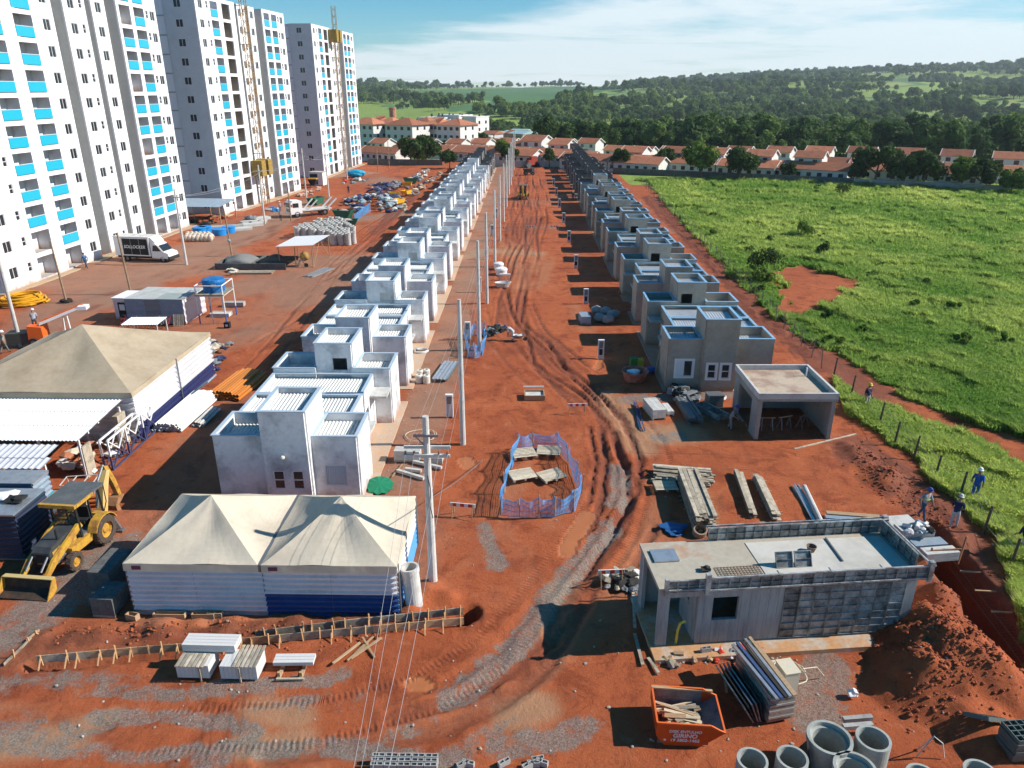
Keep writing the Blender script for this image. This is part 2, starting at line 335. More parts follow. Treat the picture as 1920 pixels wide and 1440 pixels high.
GRASS_EDGE = [(1180, 335), (1215, 343), (1270, 410), (1330, 470), (1375, 520), (1415, 555), (1455, 600), (1520, 640), (1560, 690), (1555, 712), (1580, 760), (1630, 805), (1700, 850), (1745, 890), (1800, 945), (1850, 1010), (1900, 1100), (1960, 1220)]
BARE = [(1452, 520), (1475, 497), (1530, 505), (1606, 528), (1590, 552), (1560, 570), (1500, 598), (1470, 600), (1452, 580), (1465, 552)]
TRACKS = [([(1540, 670), (1600, 712), (1680, 757), (1760, 785), (1840, 812), (1960, 860)], 1.7)]
MAIN = [(988, 300), (987, 400), (985, 480), (965, 560), (985, 625), (1040, 690), (1110, 750), (1160, 830), (1170, 920), (1120, 1020), (1050, 1120), (950, 1235), (810, 1318), (600, 1370), (300, 1385), (-60, 1385)]
YARD = [(-40, 640), (120, 585), (330, 500), (460, 450), (560, 400), (640, 360), (700, 330), (760, 312)]
BACK = [(250, 1010), (330, 880), (430, 750), (540, 610), (640, 500), (720, 425), (790, 360)]
CROSS = [(1000, 700), (1150, 850), (1300, 850), (1480, 860), (1600, 840)]
def pathco(X, Y, pts):
    """signed sideways distance and arc length along a path"""
    P_ = pline(pts); D = np.full(X.shape, 1e9); Sd = np.zeros(X.shape); S = np.zeros(X.shape); acc = 0
    for (ax, ay), (bx, by) in zip(P_[:-1], P_[1:]):
        vx, vy = bx-ax, by-ay; ln = math.hypot(vx, vy); t = np.clip(((X-ax)*vx+(Y-ay)*vy)/ln**2, 0, 1); ex = X-ax-t*vx; ey = Y-ay-t*vy; d = np.hypot(ex, ey); m = d < D
        D[m] = d[m]; Sd[m] = np.sign(vx*ey-vy*ex)[m]; S[m] = (acc+t*ln)[m]; acc += ln
    return D*Sd, S
PATHS = [(MAIN, 20, 3.2, 11), (YARD, 8, 4.5, 12), (BACK, 5, 1.6, 13), (CROSS, 4, 1.5, 14)]
def tracks(X, Y):
    """wheel tracks of many passes: (height, darkness, tread)"""
    z = np.zeros(X.shape); dk = np.zeros(X.shape); tr = np.zeros(X.shape)
    for pts, n_, spread, sd in PATHS:
        d, s_ = pathco(X, Y, pts); near = np.abs(d) < spread+3
        if not near.any(): continue
        dn_, sn_ = d[near], s_[near]; zz_ = np.zeros(dn_.shape); kk = np.zeros(dn_.shape); tt_ = np.zeros(dn_.shape); rn = random.Random(sd)
        for k in range(n_):
            o = rn.uniform(-spread, spread); a1, a2, p1, p2 = rn.uniform(.3, 1.1), rn.uniform(.1, .4), rn.random()*6, rn.random()*6; dep = rn.uniform(.015, .075); wd = rn.uniform(.16, .30); s0 = rn.uniform(0, 60); s1 = s0+rn.uniform(30, 170); g = rn.uniform(1.5, 1.9)
            on = sst(s0, s0+4, sn_)*(1-sst(s1, s1+6, sn_))*np.clip(2.2*vn(sn_*.11, dn_*0+k*3.7, sd)-.45, 0, 1.1)*(.6 if sd == 11 and s1 < 150 else 1)
            for half in (-g/2, g/2):
                c = np.abs(dn_-(o+half+a1*np.sin(sn_*.045+p1)+a2*np.sin(sn_*.19+p2))+.10*(vn(sn_*2.2, dn_*2.2, 90+k)-.5)); m = (1-sst(wd*.55, wd, c))*on; zz_ -= dep*m; zz_ += dep*.7*np.exp(-((c-wd*1.25)/(wd*.35))**2)*on; kk = np.maximum(kk, m*(.35+dep*9)); tt_ = np.maximum(tt_, m)
        z[near] += zz_; dk[near] = np.maximum(dk[near], kk); tr[near] = np.maximum(tr[near], tt_)
    return z, dk, tr
def zfar(X, Y):
    th = X/np.maximum(Y, 1)
    crest = 20+np.maximum(Y, 1)*np.clip(.042*(th-.03), -.0015, .03)
    z = -16*sst(310, 520, Y)
    z = z-2.8*sst(0, 55, Y-np.where(X > 21, 192, 226))
    t = sst(560, 2600, Y)**.8
    z = z*(1-t)+crest*t
    und = (fbm(X/420+3, Y/420, 11, 4)-.5)*52*sst(480, 1100, Y)*(1-.55*sst(1500, 2700, Y))+(fbm(X/170, Y/600+5, 12, 3)-.5)*16*sst(1600, 2600, Y)
    return z+und-np.maximum(Y-2900, 0)*.02
def zsite(X, Y):
    near = 1-sst(60, 140, Y)
    z = (fbm(X/9, Y/9, 1, 3)-.5)*.22*(1-sst(250, 320, Y))
    z = z+(fbm(X/.9, Y/.9, 2, 4)-.5)*.10*near
    for pts, wd, dp in RUTS:
        p = pline(pts); d = sdist(X, Y, p)+(fbm(X*1.7, Y*1.7, 31, 3)-.5)*.38
        z = z-dp*(1-sst(wd*.55, wd, d))+dp*.6*np.exp(-((d-wd*1.2)/(wd*.35))**2)*(.4+1.2*fbm(X*1.3, Y*1.3, 33, 3))
    z = z+tracks(X, Y)[0]
    for c, r, h in MOUNDS:
        if h == 0: continue
        g = G(*c); d = np.hypot(X-g.x, Y-g.y)/r*(1+.5*(fbm(X*.8, Y*.8, int(c[0]), 3)-.5)); z = z+h*np.clip(1-d, 0, 1)**1.15*(1+.35*(fbm(X*2.5, Y*2.5, 5, 4)-.5))
    for pts, wd, dp in TRENCH+DITCH:
        d = sdist(X, Y, pline(pts))+(fbm(X*2, Y*2, 8, 3)-.5)*.2; z = z-(dp+.3)*(1-sst(wd*.75, wd*1.1, d))
    for pts, wd in PUDDLE:
        d = sdist(X, Y, pline(pts)); m = 1-sst(wd*.9, wd*1.5, d); z = z*(1-m)-.03*m
    # churned soil beside the trench and along the fence
    ch = 1-sst(.6, 2.4, sdist(X, Y, pline([(1600, 850), (1680, 900), (1740, 950), (1770, 1010)])))
    z = z+ch*(fbm(X*1.4, Y*1.4, 21, 4)-.35)*.5
    z = z+(1-sst(.3, 1.1, sdist(X, Y, pline([(100, 1200), (300, 1185), (430, 1185), (560, 1170), (700, 1150)]))))*(fbm(X*1.6, Y*1.6, 22, 4)-.3)*.4
    z = z+(1-sst(.5, 1.8, sdist(X, Y, pline([(1215, 370), (1300, 450), (1390, 545), (1440, 600), (1530, 660)]))))*(fbm(X*1.2, Y*1.2, 23, 4)-.3)*.5
    return z
def zats(P): X = np.array([p[0] for p in P]); Y = np.array([p[1] for p in P]); return zsite(X, Y)+zfar(X, Y)
def zat(x, y): 
    X = np.array([float(x)]); Y = np.array([float(y)]); return float((zsite(X, Y)+zfar(X, Y))[0])
def grass_mask(X, Y):
    e = pline(GRASS_EDGE); poly = [tuple(p) for p in e]+[(400, e[-1][1]-8), (400, e[0][1])]
    Xn = X+(fbm(X/1.6, Y/1.6, 41, 3)-.5)*2.4*sst(0, 1, 1+0*X); Yn = Y+(fbm(X/1.6+9, Y/1.6, 42, 3)-.5)*2.0
    g = inpoly(Xn, Yn, poly).astype(float)
    g *= 1-inpoly(Xn+(fbm(X/.7, Y/.7, 45, 3)-.5)*3.0, Yn+(fbm(X/.7+7, Y/.7, 46, 3)-.5)*3.0, [tuple(p) for p in pline(BARE)])
    for pts, wd in TRACKS: g *= sst(wd*.6, wd*1.1, sdist(Xn, Yn, pline(pts)))
    return g
def axis(a, b, step, far, gr):
    c = list(np.arange(a, b+1e-6, step)); s = step
    while c[-1] < far: s *= gr; c.append(c[-1]+s)
    return c
xr = axis(0, 31, .17, 3100, 1.075); xs = np.array([-q for q in reversed(xr[1:])]+xr)
ys = np.array([-8.0, 0, 6, 10, 13]+axis(14.5, 46, .15, 3450, 1.017))
X, Y = np.meshgrid(xs, ys); Xf = X.ravel(); Yf = Y.ravel()
Z = zsite(Xf, Yf)+zfar(Xf, Yf)
nx, ny = len(xs), len(ys)
co = np.stack([Xf, Yf, Z], 1).astype(np.float32)
ii, jj = np.meshgrid(np.arange(nx-1), np.arange(ny-1)); k = (jj*nx+ii).ravel()
faces = np.stack([k, k+1, k+1+nx, k+nx], 1)
me = bpy.data.meshes.new('ground'); me.vertices.add(len(co)); me.vertices.foreach_set('co', co.ravel())
me.loops.add(faces.size); me.loops.foreach_set('vertex_index', faces.ravel().astype(np.int32))
me.polygons.add(len(faces)); me.polygons.foreach_set('loop_start', np.arange(0, faces.size, 4, dtype=np.int32)); me.polygons.foreach_set('loop_total', np.full(len(faces), 4, np.int32))
me.polygons.foreach_set('use_smooth', np.ones(len(faces), bool)); me.update()
def setattr_(me, name, val):
    a = me.attributes.new(name, 'FLOAT', 'POINT'); a.data.foreach_set('value', val.astype(np.float32))
wob = (fbm(Xf*1.1, Yf*1.1, 51, 3)-.5)
def strokes(lst, soft=.6):
    m = np.zeros(Xf.shape)
    for pts, wd in lst:
        d = sdist(Xf, Yf, pline(pts))+wob*wd*1.0; m = np.maximum(m, 1-sst(wd*(1-soft*.6), wd*(1+soft*1.5), d))
    return m
a_grass = grass_mask(Xf, Yf)
town = sst(186, 200, Yf)*sst(-70, -60, Xf)                      # beyond the site: yards, gardens and the valley
a_grass = np.maximum(a_grass, sst(225, 234, Yf))
a_grass = np.maximum(a_grass, sst(168, 172, Yf)*sst(22, 24, Xf))
a_gravel = strokes(GRAVEL); a_pale = strokes(PALE)
a_lane = strokes(LANE, .8)
a_lane = np.maximum(a_lane, .85*(1-sst(1.0, 2.6, np.abs(Xf+6.6)))*(Yf > 31)*(Yf < 212)*(.5+.8*fbm(Xf*.5, Yf*.5, 44, 3)))
a_lane = np.maximum(a_lane, .75*sst(.46, .66, fbm(Xf*.06, Yf*.045, 47, 5))*(Xf < -17)*sst(50, 62, Yf))
a_lane = np.maximum(a_lane, .5*sst(.52, .70, fbm(Xf*.11, Yf*.07, 48, 5))*(Yf < 225))
a_pud = strokes(PUDDLE, .12)
a_wet = np.zeros(Xf.shape)
for pts, wd, dp in RUTS: a_wet = np.maximum(a_wet, min(1, dp*7)*(1-sst(wd*.6, wd*1.4, sdist(Xf, Yf, pline(pts)))))
for pts, wd in [([(1600, 840), (1680, 890), (1740, 940), (1780, 1010), (1800, 1060), (1880, 1170)], 2.2), ([(1215, 370), (1300, 450), (1390, 545), (1440, 600), (1530, 660), (1640, 740)], 2.3), ([(100, 1205), (300, 1195), (560, 1175), (700, 1160)], .6), ([(740, 330), (800, 340), (700, 440)], 1.5)]:
    a_wet = np.maximum(a_wet, .8*(1-sst(wd*.5, wd*1.2, sdist(Xf, Yf, pline(pts))+wob*wd)))
_, a_dk, a_tread = tracks(Xf, Yf); a_wet = np.maximum(a_wet, np.minimum(a_dk, .85))
md, ms_ = pathco(Xf, Yf, MAIN); yd, ys_ = pathco(Xf, Yf, YARD)
# gravel worked into the lower road in thin muddy streaks along the tracks
gst = sst(.50, .66, fbm(ms_*.10, md*.75, 95, 4)+.10*(fbm(Xf*.8, Yf*.8, 96, 3)-.5))*(1-sst(2.4, 4.2, np.abs(md)))*sst(206, 216, ms_)
a_gravel = np.maximum(a_gravel, gst*.8)
front = np.exp(-((Yf-19.3)/1.6)**2)*sst(.50, .68, fbm(Xf*.10, Yf*.9, 97, 4))*(1-sst(3, 7, Xf))
a_gravel = np.maximum(a_gravel, front*.45)
# damp ground: broad darker zones in the street and yard
damp = sst(.50, .72, fbm(ms_*.035, md*.22, 98, 4))*(1-sst(4.5, 8, np.abs(md)))*.62+sst(.52, .72, fbm(ys_*.03, yd*.10, 99, 4))*(1-sst(7, 12, np.abs(yd)))*.5
a_wet = np.maximum(a_wet, damp)
a_pale = np.maximum(a_pale, .38*sst(.60, .74, fbm(ms_*.06, md*.35, 101, 4))*(1-sst(5, 8, np.abs(md))))
# open fields on the far hills
px, py = proj(Xf, Yf, Z)
FIELDS = [[(735, 172), (830, 168), (1000, 164), (1180, 160), (1190, 168), (1100, 174), (1045, 190), (1020, 207), (840, 209), (835, 201), (930, 190), (740, 183)],
          [(1100, 181), (1200, 170), (1240, 170), (1215, 186), (1120, 194)], [(1580, 192), (1640, 178), (1645, 197), (1580, 205)], [(1655, 192), (1760, 182), (1775, 196), (1660, 201)],
          [(1858, 192), (1925, 182), (1925, 206), (1845, 206)], [(1600, 160), (1700, 152), (1712, 161), (1605, 169)], [(1245, 199), (1285, 196), (1285, 207), (1245, 207)], [(1795, 201), (1862, 193), (1862, 207)], [(1440, 180), (1500, 174), (1505, 182)], [(1640, 150), (1740, 140), (1740, 152), (1640, 154)],
          [(1310, 180), (1370, 176), (1370, 184), (1315, 188)], [(1380, 196), (1420, 193), (1425, 199), (1385, 202)], [(1480, 214), (1540, 209), (1545, 215), (1490, 219)], [(1700, 220), (1760, 216), (1765, 222), (1705, 226)], [(1150, 204), (1200, 199), (1205, 207), (1160, 210)], [(720, 196), (780, 192), (800, 200), (730, 203)], [(1330, 214), (1372, 210), (1375, 216), (1335, 219)], [(1150, 236), (1350, 226), (1350, 230), (1150, 241)]]
a_field = np.zeros(Xf.shape)
farm = Yf > 420
for q, poly in enumerate(FIELDS): a_field[farm & inpoly(px, py, poly)] = (.35, .7, .8, .75, 1, .9, .6, .75, .6, .3, .6, .6, .5, .6, .5, .7, .5, .6)[q]
for n_, v_ in (('grass', a_grass), ('gravel', a_gravel), ('pale', a_pale), ('lane', a_lane), ('wet', a_wet), ('puddle', a_pud), ('field', a_field), ('tread', a_tread), ('along', np.where(np.abs(md) < np.abs(yd), ms_, ys_))): setattr_(me, n_, v_)
# ground material: one soil with gravel, dry crust, wet churned soil, puddles and grassed land, laid out by the attributes above
gm = bpy.data.materials.new('ground_soil'); gm.use_nodes = True; t = gm.node_tree; n = t.nodes; l = t.links; b = n['Principled BSDF']
tcn = n.new('ShaderNodeTexCoord'); V0 = tcn.outputs['Object']
def nz(scale, detail=5, rough=.6, vec=V0, dist=0.):
    q = n.new('ShaderNodeTexNoise'); q.inputs['Scale'].default_value = scale; q.inputs['Detail'].default_value = detail; q.inputs['Roughness'].default_value = rough; q.inputs['Distortion'].default_value = dist; l.new(vec, q.inputs['Vector']); return q.outputs['Fac']
def at(name): q = n.new('ShaderNodeAttribute'); q.attribute_name = name; return q.outputs['Fac']
def rng(v, a, b_, c=0., d=1.):
    q = n.new('ShaderNodeMapRange'); q.interpolation_type = 'SMOOTHSTEP'
    for i, s in enumerate((v, a, b_, c, d)):
        if hasattr(s, 'links'): l.new(s, q.inputs[i])
        else: q.inputs[i].default_value = s
    return q.outputs[0]
def mx(f, a, b_):
    q = n.new('ShaderNodeMix'); q.data_type = 'RGBA'
    for i, s in ((0, f), (6, a), (7, b_)):
        if hasattr(s, 'links'): l.new(s, q.inputs[i])
        else: q.inputs[i].default_value = s if i == 0 else (*s, 1)
    return q.outputs[2]
def mt(op, a, b_):
    q = n.new('ShaderNodeMath'); q.operation = op
    for i, s in enumerate((a, b_)):
        if hasattr(s, 'links'): l.new(s, q.inputs[i])
        else: q.inputs[i].default_value = s
    return q.outputs[0]
big = nz(.10, 6, .65); mid = nz(.55, 11, .72, dist=.5); fine = nz(6, 8, .75); grit = nz(38, 3, .7)
soil = mx(rng(big, .35, .65), (.35, .084, .029), (.435, .114, .040))
soil = mx(rng(mid, .50, .62, 0, .72), soil, (.215, .045, .016))
soil = mx(rng(mid, .45, .32, 0, .55), soil, (.50, .18, .085))
m3 = nz(2.1, 11, .78, dist=.8)
soil = mx(rng(m3, .55, .64, 0, .62), soil, (.16, .034, .014))
soil = mx(rng(nz(13, 3, .8), .60, .68, 0, .75), soil, (.12, .028, .013))
soil = mx(rng(nz(9, 4, .8), .66, .72, 0, .6), soil, (.56, .24, .12))
soil = mx(rng(m3, .42, .33, 0, .4), soil, (.50, .18, .075))
mps = n.new('ShaderNodeMapping'); mps.inputs['Scale'].default_value = (1, .18, 1); l.new(V0, mps.inputs[0])
streak = nz(.9, 5, .65, mps.outputs[0], .3)
soil = mx(rng(streak, .55, .75, 0, .45), soil, (.21, .058, .028))
soil = mx(rng(fine, .52, .75, 0, .5), soil, (.18, .046, .022))
def edge(a, lo=.35, hi=.65): return rng(mt('ADD', a, mt('MULTIPLY', mt('SUBTRACT', fine, .5), .9)), lo, hi)
soil = mx(mt('MULTIPLY', at('pale'), .8), soil, (.40, .225, .125))
soil = mx(mt('MULTIPLY', edge(at('lane'), .2, .9), .62), soil, (.27, .20, .145))
soil = mx(mt('MULTIPLY', edge(at('wet'), .3, .9), .8), soil, (.17, .05, .026))
vor = n.new('ShaderNodeTexVoronoi'); vor.inputs['Scale'].default_value = 11; l.new(V0, vor.inputs['Vector'])
vor2 = n.new('ShaderNodeTexVoronoi'); vor2.inputs['Scale'].default_value = 24; l.new(V0, vor2.inputs['Vector'])
stone = mx(rng(vor2.outputs['Color'], 0, 1), (.105, .105, .092), (.29, .28, .245))
patch = nz(1.3, 6, .75, dist=.8)
gv = mt('ADD', at('gravel'), mt('MULTIPLY', mt('SUBTRACT', patch, .5), 3.0))
soil = mx(mt('MULTIPLY', rng(mt('ADD', gv, mt('MULTIPLY', mt('SUBTRACT', fine, .5), .8)), .42, 1.0), mt('MULTIPLY', rng(at('gravel'), .02, .7), .72)), soil, stone)
soil = mx(mt('MULTIPLY', edge(at('puddle'), .4, .8), .6), soil, (.46, .18, .07))
gb = nz(.35, 5, .7); gs = nz(3.2, 5, .75)
gcol = mx(rng(gb, .35, .65), (.15, .245, .042), (.30, .36, .075)); gcol = mx(rng(gs, .48, .7, 0, .4), gcol, (.10, .165, .03))
ff = at('field')
flc = mx(rng(ff, .4, .95), (.075, .165, .05), (.27, .30, .085))
gcol = mx(rng(ff, .05, .3), gcol, flc)
soil = mx(rng(at('grass'), .3, .7), soil, gcol)
l.new(soil, b.inputs['Base Color'])
rgh = mx(mt('MULTIPLY', at('wet'), .8), (.93, .93, .93), (.62, .62, .62)); l.new(mx(edge(at('puddle'), .5, .6), rgh, (.12, .12, .12)), b.inputs['Roughness']); b.inputs['Specular IOR Level'].default_value = .25
hh = mt('ADD', mt('MULTIPLY', fine, .6), mt('MULTIPLY', grit, .25)); hh = mt('ADD', hh, mt('MULTIPLY', mid, .8)); hh = mt('MULTIPLY', hh, mt('SUBTRACT', 1.0, at('puddle')))
trd = mt('SINE', mt('MULTIPLY', at('along'), 31.0), 0); hh = mt('ADD', hh, mt('MULTIPLY', mt('MULTIPLY', trd, at('tread')), .16))
bp = n.new('ShaderNodeBump'); bp.inputs['Strength'].default_value = .8; bp.inputs['Distance'].default_value = .12; l.new(hh, bp.inputs['Height']); l.new(bp.outputs[0], b.inputs['Normal'])
me.materials.append(gm)
ground = bpy.data.objects.new('ground', me); C.objects.link(ground); tag(ground, kind='structure')
# ================================================================== HOUSE ROWS
def make_pair(side, wallm, capm, roofs=True, level=0, front=0):
    """two mirrored single-storey houses with tank towers; x 0..7.4, street on x=7.4 (side=1) or x=0 (side=-1); y 0..12.7"""
    W = 7.4; D = 12.7; bh = 3.75; th_ = 5.3; mh = 3.42; t = .15
    f = (lambda x: x) if side > 0 else (lambda x: W-x)
    root = thing('house_block', '', 'house')
    mb = MB(); cap = MB(); rf = []
    def bx(m, x0, x1, y0, y1, z0, z1): a, b_ = sorted((f(x0), f(x1))); m.box(a, b_, y0, y1, z0, z1)
    def wl(x0, y0, x1, y1, z1, holes=()):
        """wall centred on its line, thickness t"""
        dx, dy = x1-x0, y1-y0; ln = math.hypot(dx, dy); nx_, ny_ = -dy/ln*t/2, dx/ln*t/2
        p0, p1 = (f(x0), y0), (f(x1), y1)
        hs = holes
        if side < 0: ax, ay = f(x0)+nx_, y0-ny_; bx_, by_ = f(x1)+nx_, y1-ny_
        else: ax, ay = x0-nx_, y0-ny_; bx_, by_ = x1-nx_, y1-ny_
        if side < 0:
            # keep the slab centred: offset to the right of the mirrored direction
            d = Vector((bx_-ax, by_-ay)); d.normalize(); q = Vector((-d.y, d.x)); c0 = Vector(p0)-q*t/2; c1 = Vector(p1)-q*t/2; mb.wall(c0, c1, 0, z1, t, hs)
        else:
            d = Vector((dx, dy)).normalized(); q = Vector((-d.y, d.x)); mb.wall(Vector(p0)-q*t/2, Vector(p1)-q*t/2, 0, z1, t, hs)
    wins = []; e = .075
    for m_ in (0, 1):
        yy = (lambda y: y) if m_ == 0 else (lambda y: D-y)
        def seg(x0, y0, x1, y1, z1, holes=()): wl(x0, yy(y0), x1, yy(y1), z1, holes)
        # garden box, tank tower, street box
        fh = ((.55, 1.55, .95, 2.05),) if m_ == 0 else ()
        seg(e, e, 2.65, e, bh); seg(e, .15, e, 3.0-.15, bh); seg(e, 3-e, 2.72, 3-e, bh)
        seg(2.65+e, -.5+e, 5.05-e, -.5+e, th_, ((.38, .95, 1.0, 2.05), (1.35, 1.92, 1.0, 2.05))); seg(2.65+e, -.35, 2.65+e, 2.62, th_); seg(5.05-e, -.35, 5.05-e, 2.62, th_)
        seg(2.65+e, 2.7, 5.05-e, 2.7, th_, ((1.05, 1.95, 3.55, 4.35),))
        seg(5.0, e, W-e, e, bh, ((.6, 1.75, .95, 2.15),)); seg(W-e, .15, W-e, 2.85, bh); seg(4.98, 3-e, W-e, 3-e, bh)
        # lower middle part, its street wall set back under the entrance canopy
        seg(.105, 3.0, .105, D/2, mh); seg(6.25, 3.0, 6.25, D/2, mh, ((.45, 1.35, .02, 2.12), (1.9, 2.75, 1.0, 2.1)))
        for (x0, x1, y0, y1, z) in ((0, 2.65, 0, 3, bh), (2.65, 5.05, -.5, 2.77, th_), (5.05, W, 0, 3, bh), (.03, 6.33, 3.0, D/2-.05, mh)):
            o_ = .02; h_ = z-.02; k_ = z+.03; i_ = t+.02
            a, b_ = sorted((yy(y0), yy(y1)))
            bx(cap, x0-o_, x1+o_, a-o_, a+i_, h_, k_); bx(cap, x0-o_, x1+o_, b_-i_, b_+o_, h_, k_); bx(cap, x0-o_, x0+i_, a+i_, b_-i_, h_, k_); bx(cap, x1-i_, x1+o_, a+i_, b_-i_, h_, k_)
        if roofs:
            for (x0, x1, y0, y1, z) in ((.17, 2.62, .17, 2.83, bh-.75), (2.82, 4.88, -.33, 2.6, th_-.42), (5.08, 7.23, .17, 2.83, bh-.55), (.2, 6.15, 3.02, D/2-.09, mh-.3)):
                a, b_ = sorted((yy(y0), yy(y1))); xa, xb = sorted((f(x0), f(x1))); q = MB(); q.corr(xa, xb, a, b_, z+(.12 if m_ else 0), z+(0 if m_ else .12), .19, .028); rf.append(q)
        if side > 0 and level == 1: q = MB(); a, b_ = sorted((yy(2.63), yy(2.77))); q.box(2.65+e+1.02, 2.65+e+1.98, a-.0, b_+.03, 3.5, 4.4); rf.append(('hatch_board', q))
        # canopy slab
        a, b_ = sorted((yy(3.02), yy(4.6))); cn = MB(); x0, x1 = sorted((f(6.33), f(7.38))); cn.box(x0, x1, a, b_, 2.42, 2.55); rf.append(('canopy', cn))
        wins += [(2.65+e+.38, .57, 1.0, 1.05, yy(-.5), m_, 'w'), (2.65+e+1.35, .57, 1.0, 1.05, yy(-.5), m_, 'w'), (5.6, 1.15, .95, 1.2, yy(0), m_, 's')]
    seg2 = MB(); x0, x1 = sorted((f(.2), f(6.15))); seg2.box(x0, x1, D/2-.075, D/2+.075, 0, mh); seg2.build('party_wall', wallm, root)
    mb.build('wall', wallm, root); cap.build('parapet_cap', capm, root)
    for q in rf:
        if isinstance(q, tuple): q[1].build(q[0], M_conc_l if side > 0 else M_concrete, root)
        else: q.build('roof_sheet', M_sheet if side > 0 else mat('new_zinc_sheet', (.68, .70, .72), .4, .06, 2, metal=.25, col2=(.55, .57, .60)), root)
    ap = MB(); x0, x1 = sorted((f(-.25), f(W+(.4 if side > 0 else .25)))); ap.box(x0, x1, -.55, D+.55, -.2, .05); ap.build('apron', mat('stained_apron', (.52, .34, .22), .9, .12, 1.2, col2=(.42, .38, .33)) if side > 0 else mat('earthy_apron', (.36, .22, .15), .9, .15, 1.2, col2=(.33, .29, .25)), root)
    if level < 2:
        for (x, wd, z, h, y, m_, kd) in wins:
            if m_ == 1: continue
            xa, xb = sorted((f(x), f(x+wd))); fr = MB(); d0, d1 = (y+.015, y+.10)
            s_ = .05
            fr.box(xa, xb, d0, d1, z, z+s_); fr.box(xa, xb, d0, d1, z+h-s_, z+h); fr.box(xa, xa+s_, d0, d1, z+s_, z+h-s_); fr.box(xb-s_, xb, d0, d1, z+s_, z+h-s_)
            if kd == 'w': fr.box(xa+s_, xb-s_, d0+.01, d1, z+h/2-.03, z+h/2+.03)
            wo = fr.build('window', M_frame, root)
            if kd == 'w':
                for z0, z1 in ((z+s_, z+h/2-.03), (z+h/2+.03, z+h-s_)): MB().box(xa+s_, xb-s_, y+.06, y+.075, z0, z1).build('pane', M_glass, wo)
            else:
                if side > 0: MB().corr(xa+s_, xb-s_, z+s_, z+h-s_, y+.05, y+.05, .12, .008).build('shutter', mat('pale_blue_shutter', (.42, .50, .57), .5, .05), wo)
                # shutter sheets lie in the wall plane: turn the mesh upright
                if side > 0:
                    for o in kids(wo):
                        for v in o.data.vertices: v.co = (v.co.x, v.co.z, v.co.y)
                else:
                    xm = (xa+xb)/2
                    MB().box(xa+s_, xm, y+.03, y+.05, z+s_, z+h-s_).build('shutter', M_frame, wo); MB().box(xm, xb-s_, y+.055, y+.07, z+s_, z+h-s_).build('pane', M_glass, wo)
            if side < 0 and front:
                g = MB(); q_ = .14
                for (a0, a1, b0, b1) in ((xa-q_, xb+q_, z-q_, z), (xa-q_, xb+q_, z+h, z+h+q_), (xa-q_, xa, z, z+h), (xb, xb+q_, z, z+h)): g.box(a0, a1, y-.012, y+.02, b0, b1)
                g.build('plaster_surround', M_whitep, wo)
        # entrance windows on the recessed street wall
        for m_ in (0, 1):
            for (y0, ln, z, h) in ((3.45, .9, .02, 2.1), (4.9, .85, 1.0, 1.1)):
                a, b_ = sorted((y0 if m_ == 0 else D-y0, (y0+ln) if m_ == 0 else D-y0-ln)); xx = f(6.25); fr = MB(); s_ = .05
                fr.box(xx-.05, xx+.05, a, b_, z+h-s_, z+h); fr.box(xx-.05, xx+.05, a, a+s_, z, z+h-s_); fr.box(xx-.05, xx+.05, b_-s_, b_, z, z+h-s_)
                if z > .5: fr.box(xx-.05, xx+.05, a+s_, b_-s_, z, z+s_); fr.box(xx-.04, xx+.04, (a+b_)/2-.025, (a+b_)/2+.025, z+s_, z+h-s_)
                wo = fr.build('door' if z < .5 else 'window', M_frame, root); MB().box(xx-.015, xx+.015, a+s_, b_-s_, z+(.05 if z > .5 else .0), z+h-s_).build('leaf' if z < .5 else 'pane', M_whitep if z < .5 else M_glass, wo)
    return root
PER = 16.0; Y0L = 33.4; Y0R = 49.4
pl = make_pair(1, M_whitewall, M_capblue); pl['group'] = 'white house blocks along the poles'
pl.location = (-15.8, Y0L, 0)
lamp = MB(); lamp.lathe([(.03, 0), (.10, .03), (.12, .18), (.05, .26)], 10, M=Matrix.Translation((3.75, -.56, 2.85)) @ Matrix.Rotation(R(70), 4, 'X')); lamp.build('wall_lamp', M_conc_l, pl)
def lab(i, col, mark): return f'{col} twin house with corrugated roofs, {ORD[i]} from the {mark}'
pl2 = make_pair(1, M_whitewall, M_capblue, level=1); pl2['group'] = pl['group']; pl2.location = (-15.8, Y0L+PER, 0)
pl_raw = make_pair(1, mat('bare_grey_wall', (.23, .22, .21), .9, .1, .6, .2, 20, col2=(.15, .145, .14)), M_conc_d, roofs=False, level=2); pl_raw['group'] = pl['group']; pl_raw.location = (-15.8, Y0L+9*PER, 0)
for i in range(11):
    o = pl if i == 0 else pl2 if i == 1 else pl_raw if i == 9 else copy_tree(pl2 if i < 9 else pl_raw)
    o.location = (-15.8, Y0L+i*PER, 0); o['label'] = lab(i, 'white' if i < 9 else 'bare grey unroofed', 'double-peaked tent') if i else 'white twin house with stained front wall right behind the double-peaked tent'
    if i >= 9: o['label'] = lab(i, 'bare grey', 'double-peaked tent').replace('with corrugated roofs', 'shell without roof sheets')
pr = make_pair(-1, M_greywall, M_capvivid, front=1); pr['group'] = 'grey house blocks along the field'
pr2 = make_pair(-1, M_greywall, M_capvivid, level=1); pr2['group'] = pr['group']; pr2.location = (10.05, Y0R+PER, 0)
M_dkwall = mat('dark_bare_wall', (.15, .145, .14), .9, .12, .6, .2, 20, col2=(.10, .098, .095))
pr_raw = make_pair(-1, M_dkwall, M_conc_d, roofs=False, level=2); pr_raw['group'] = pr['group']
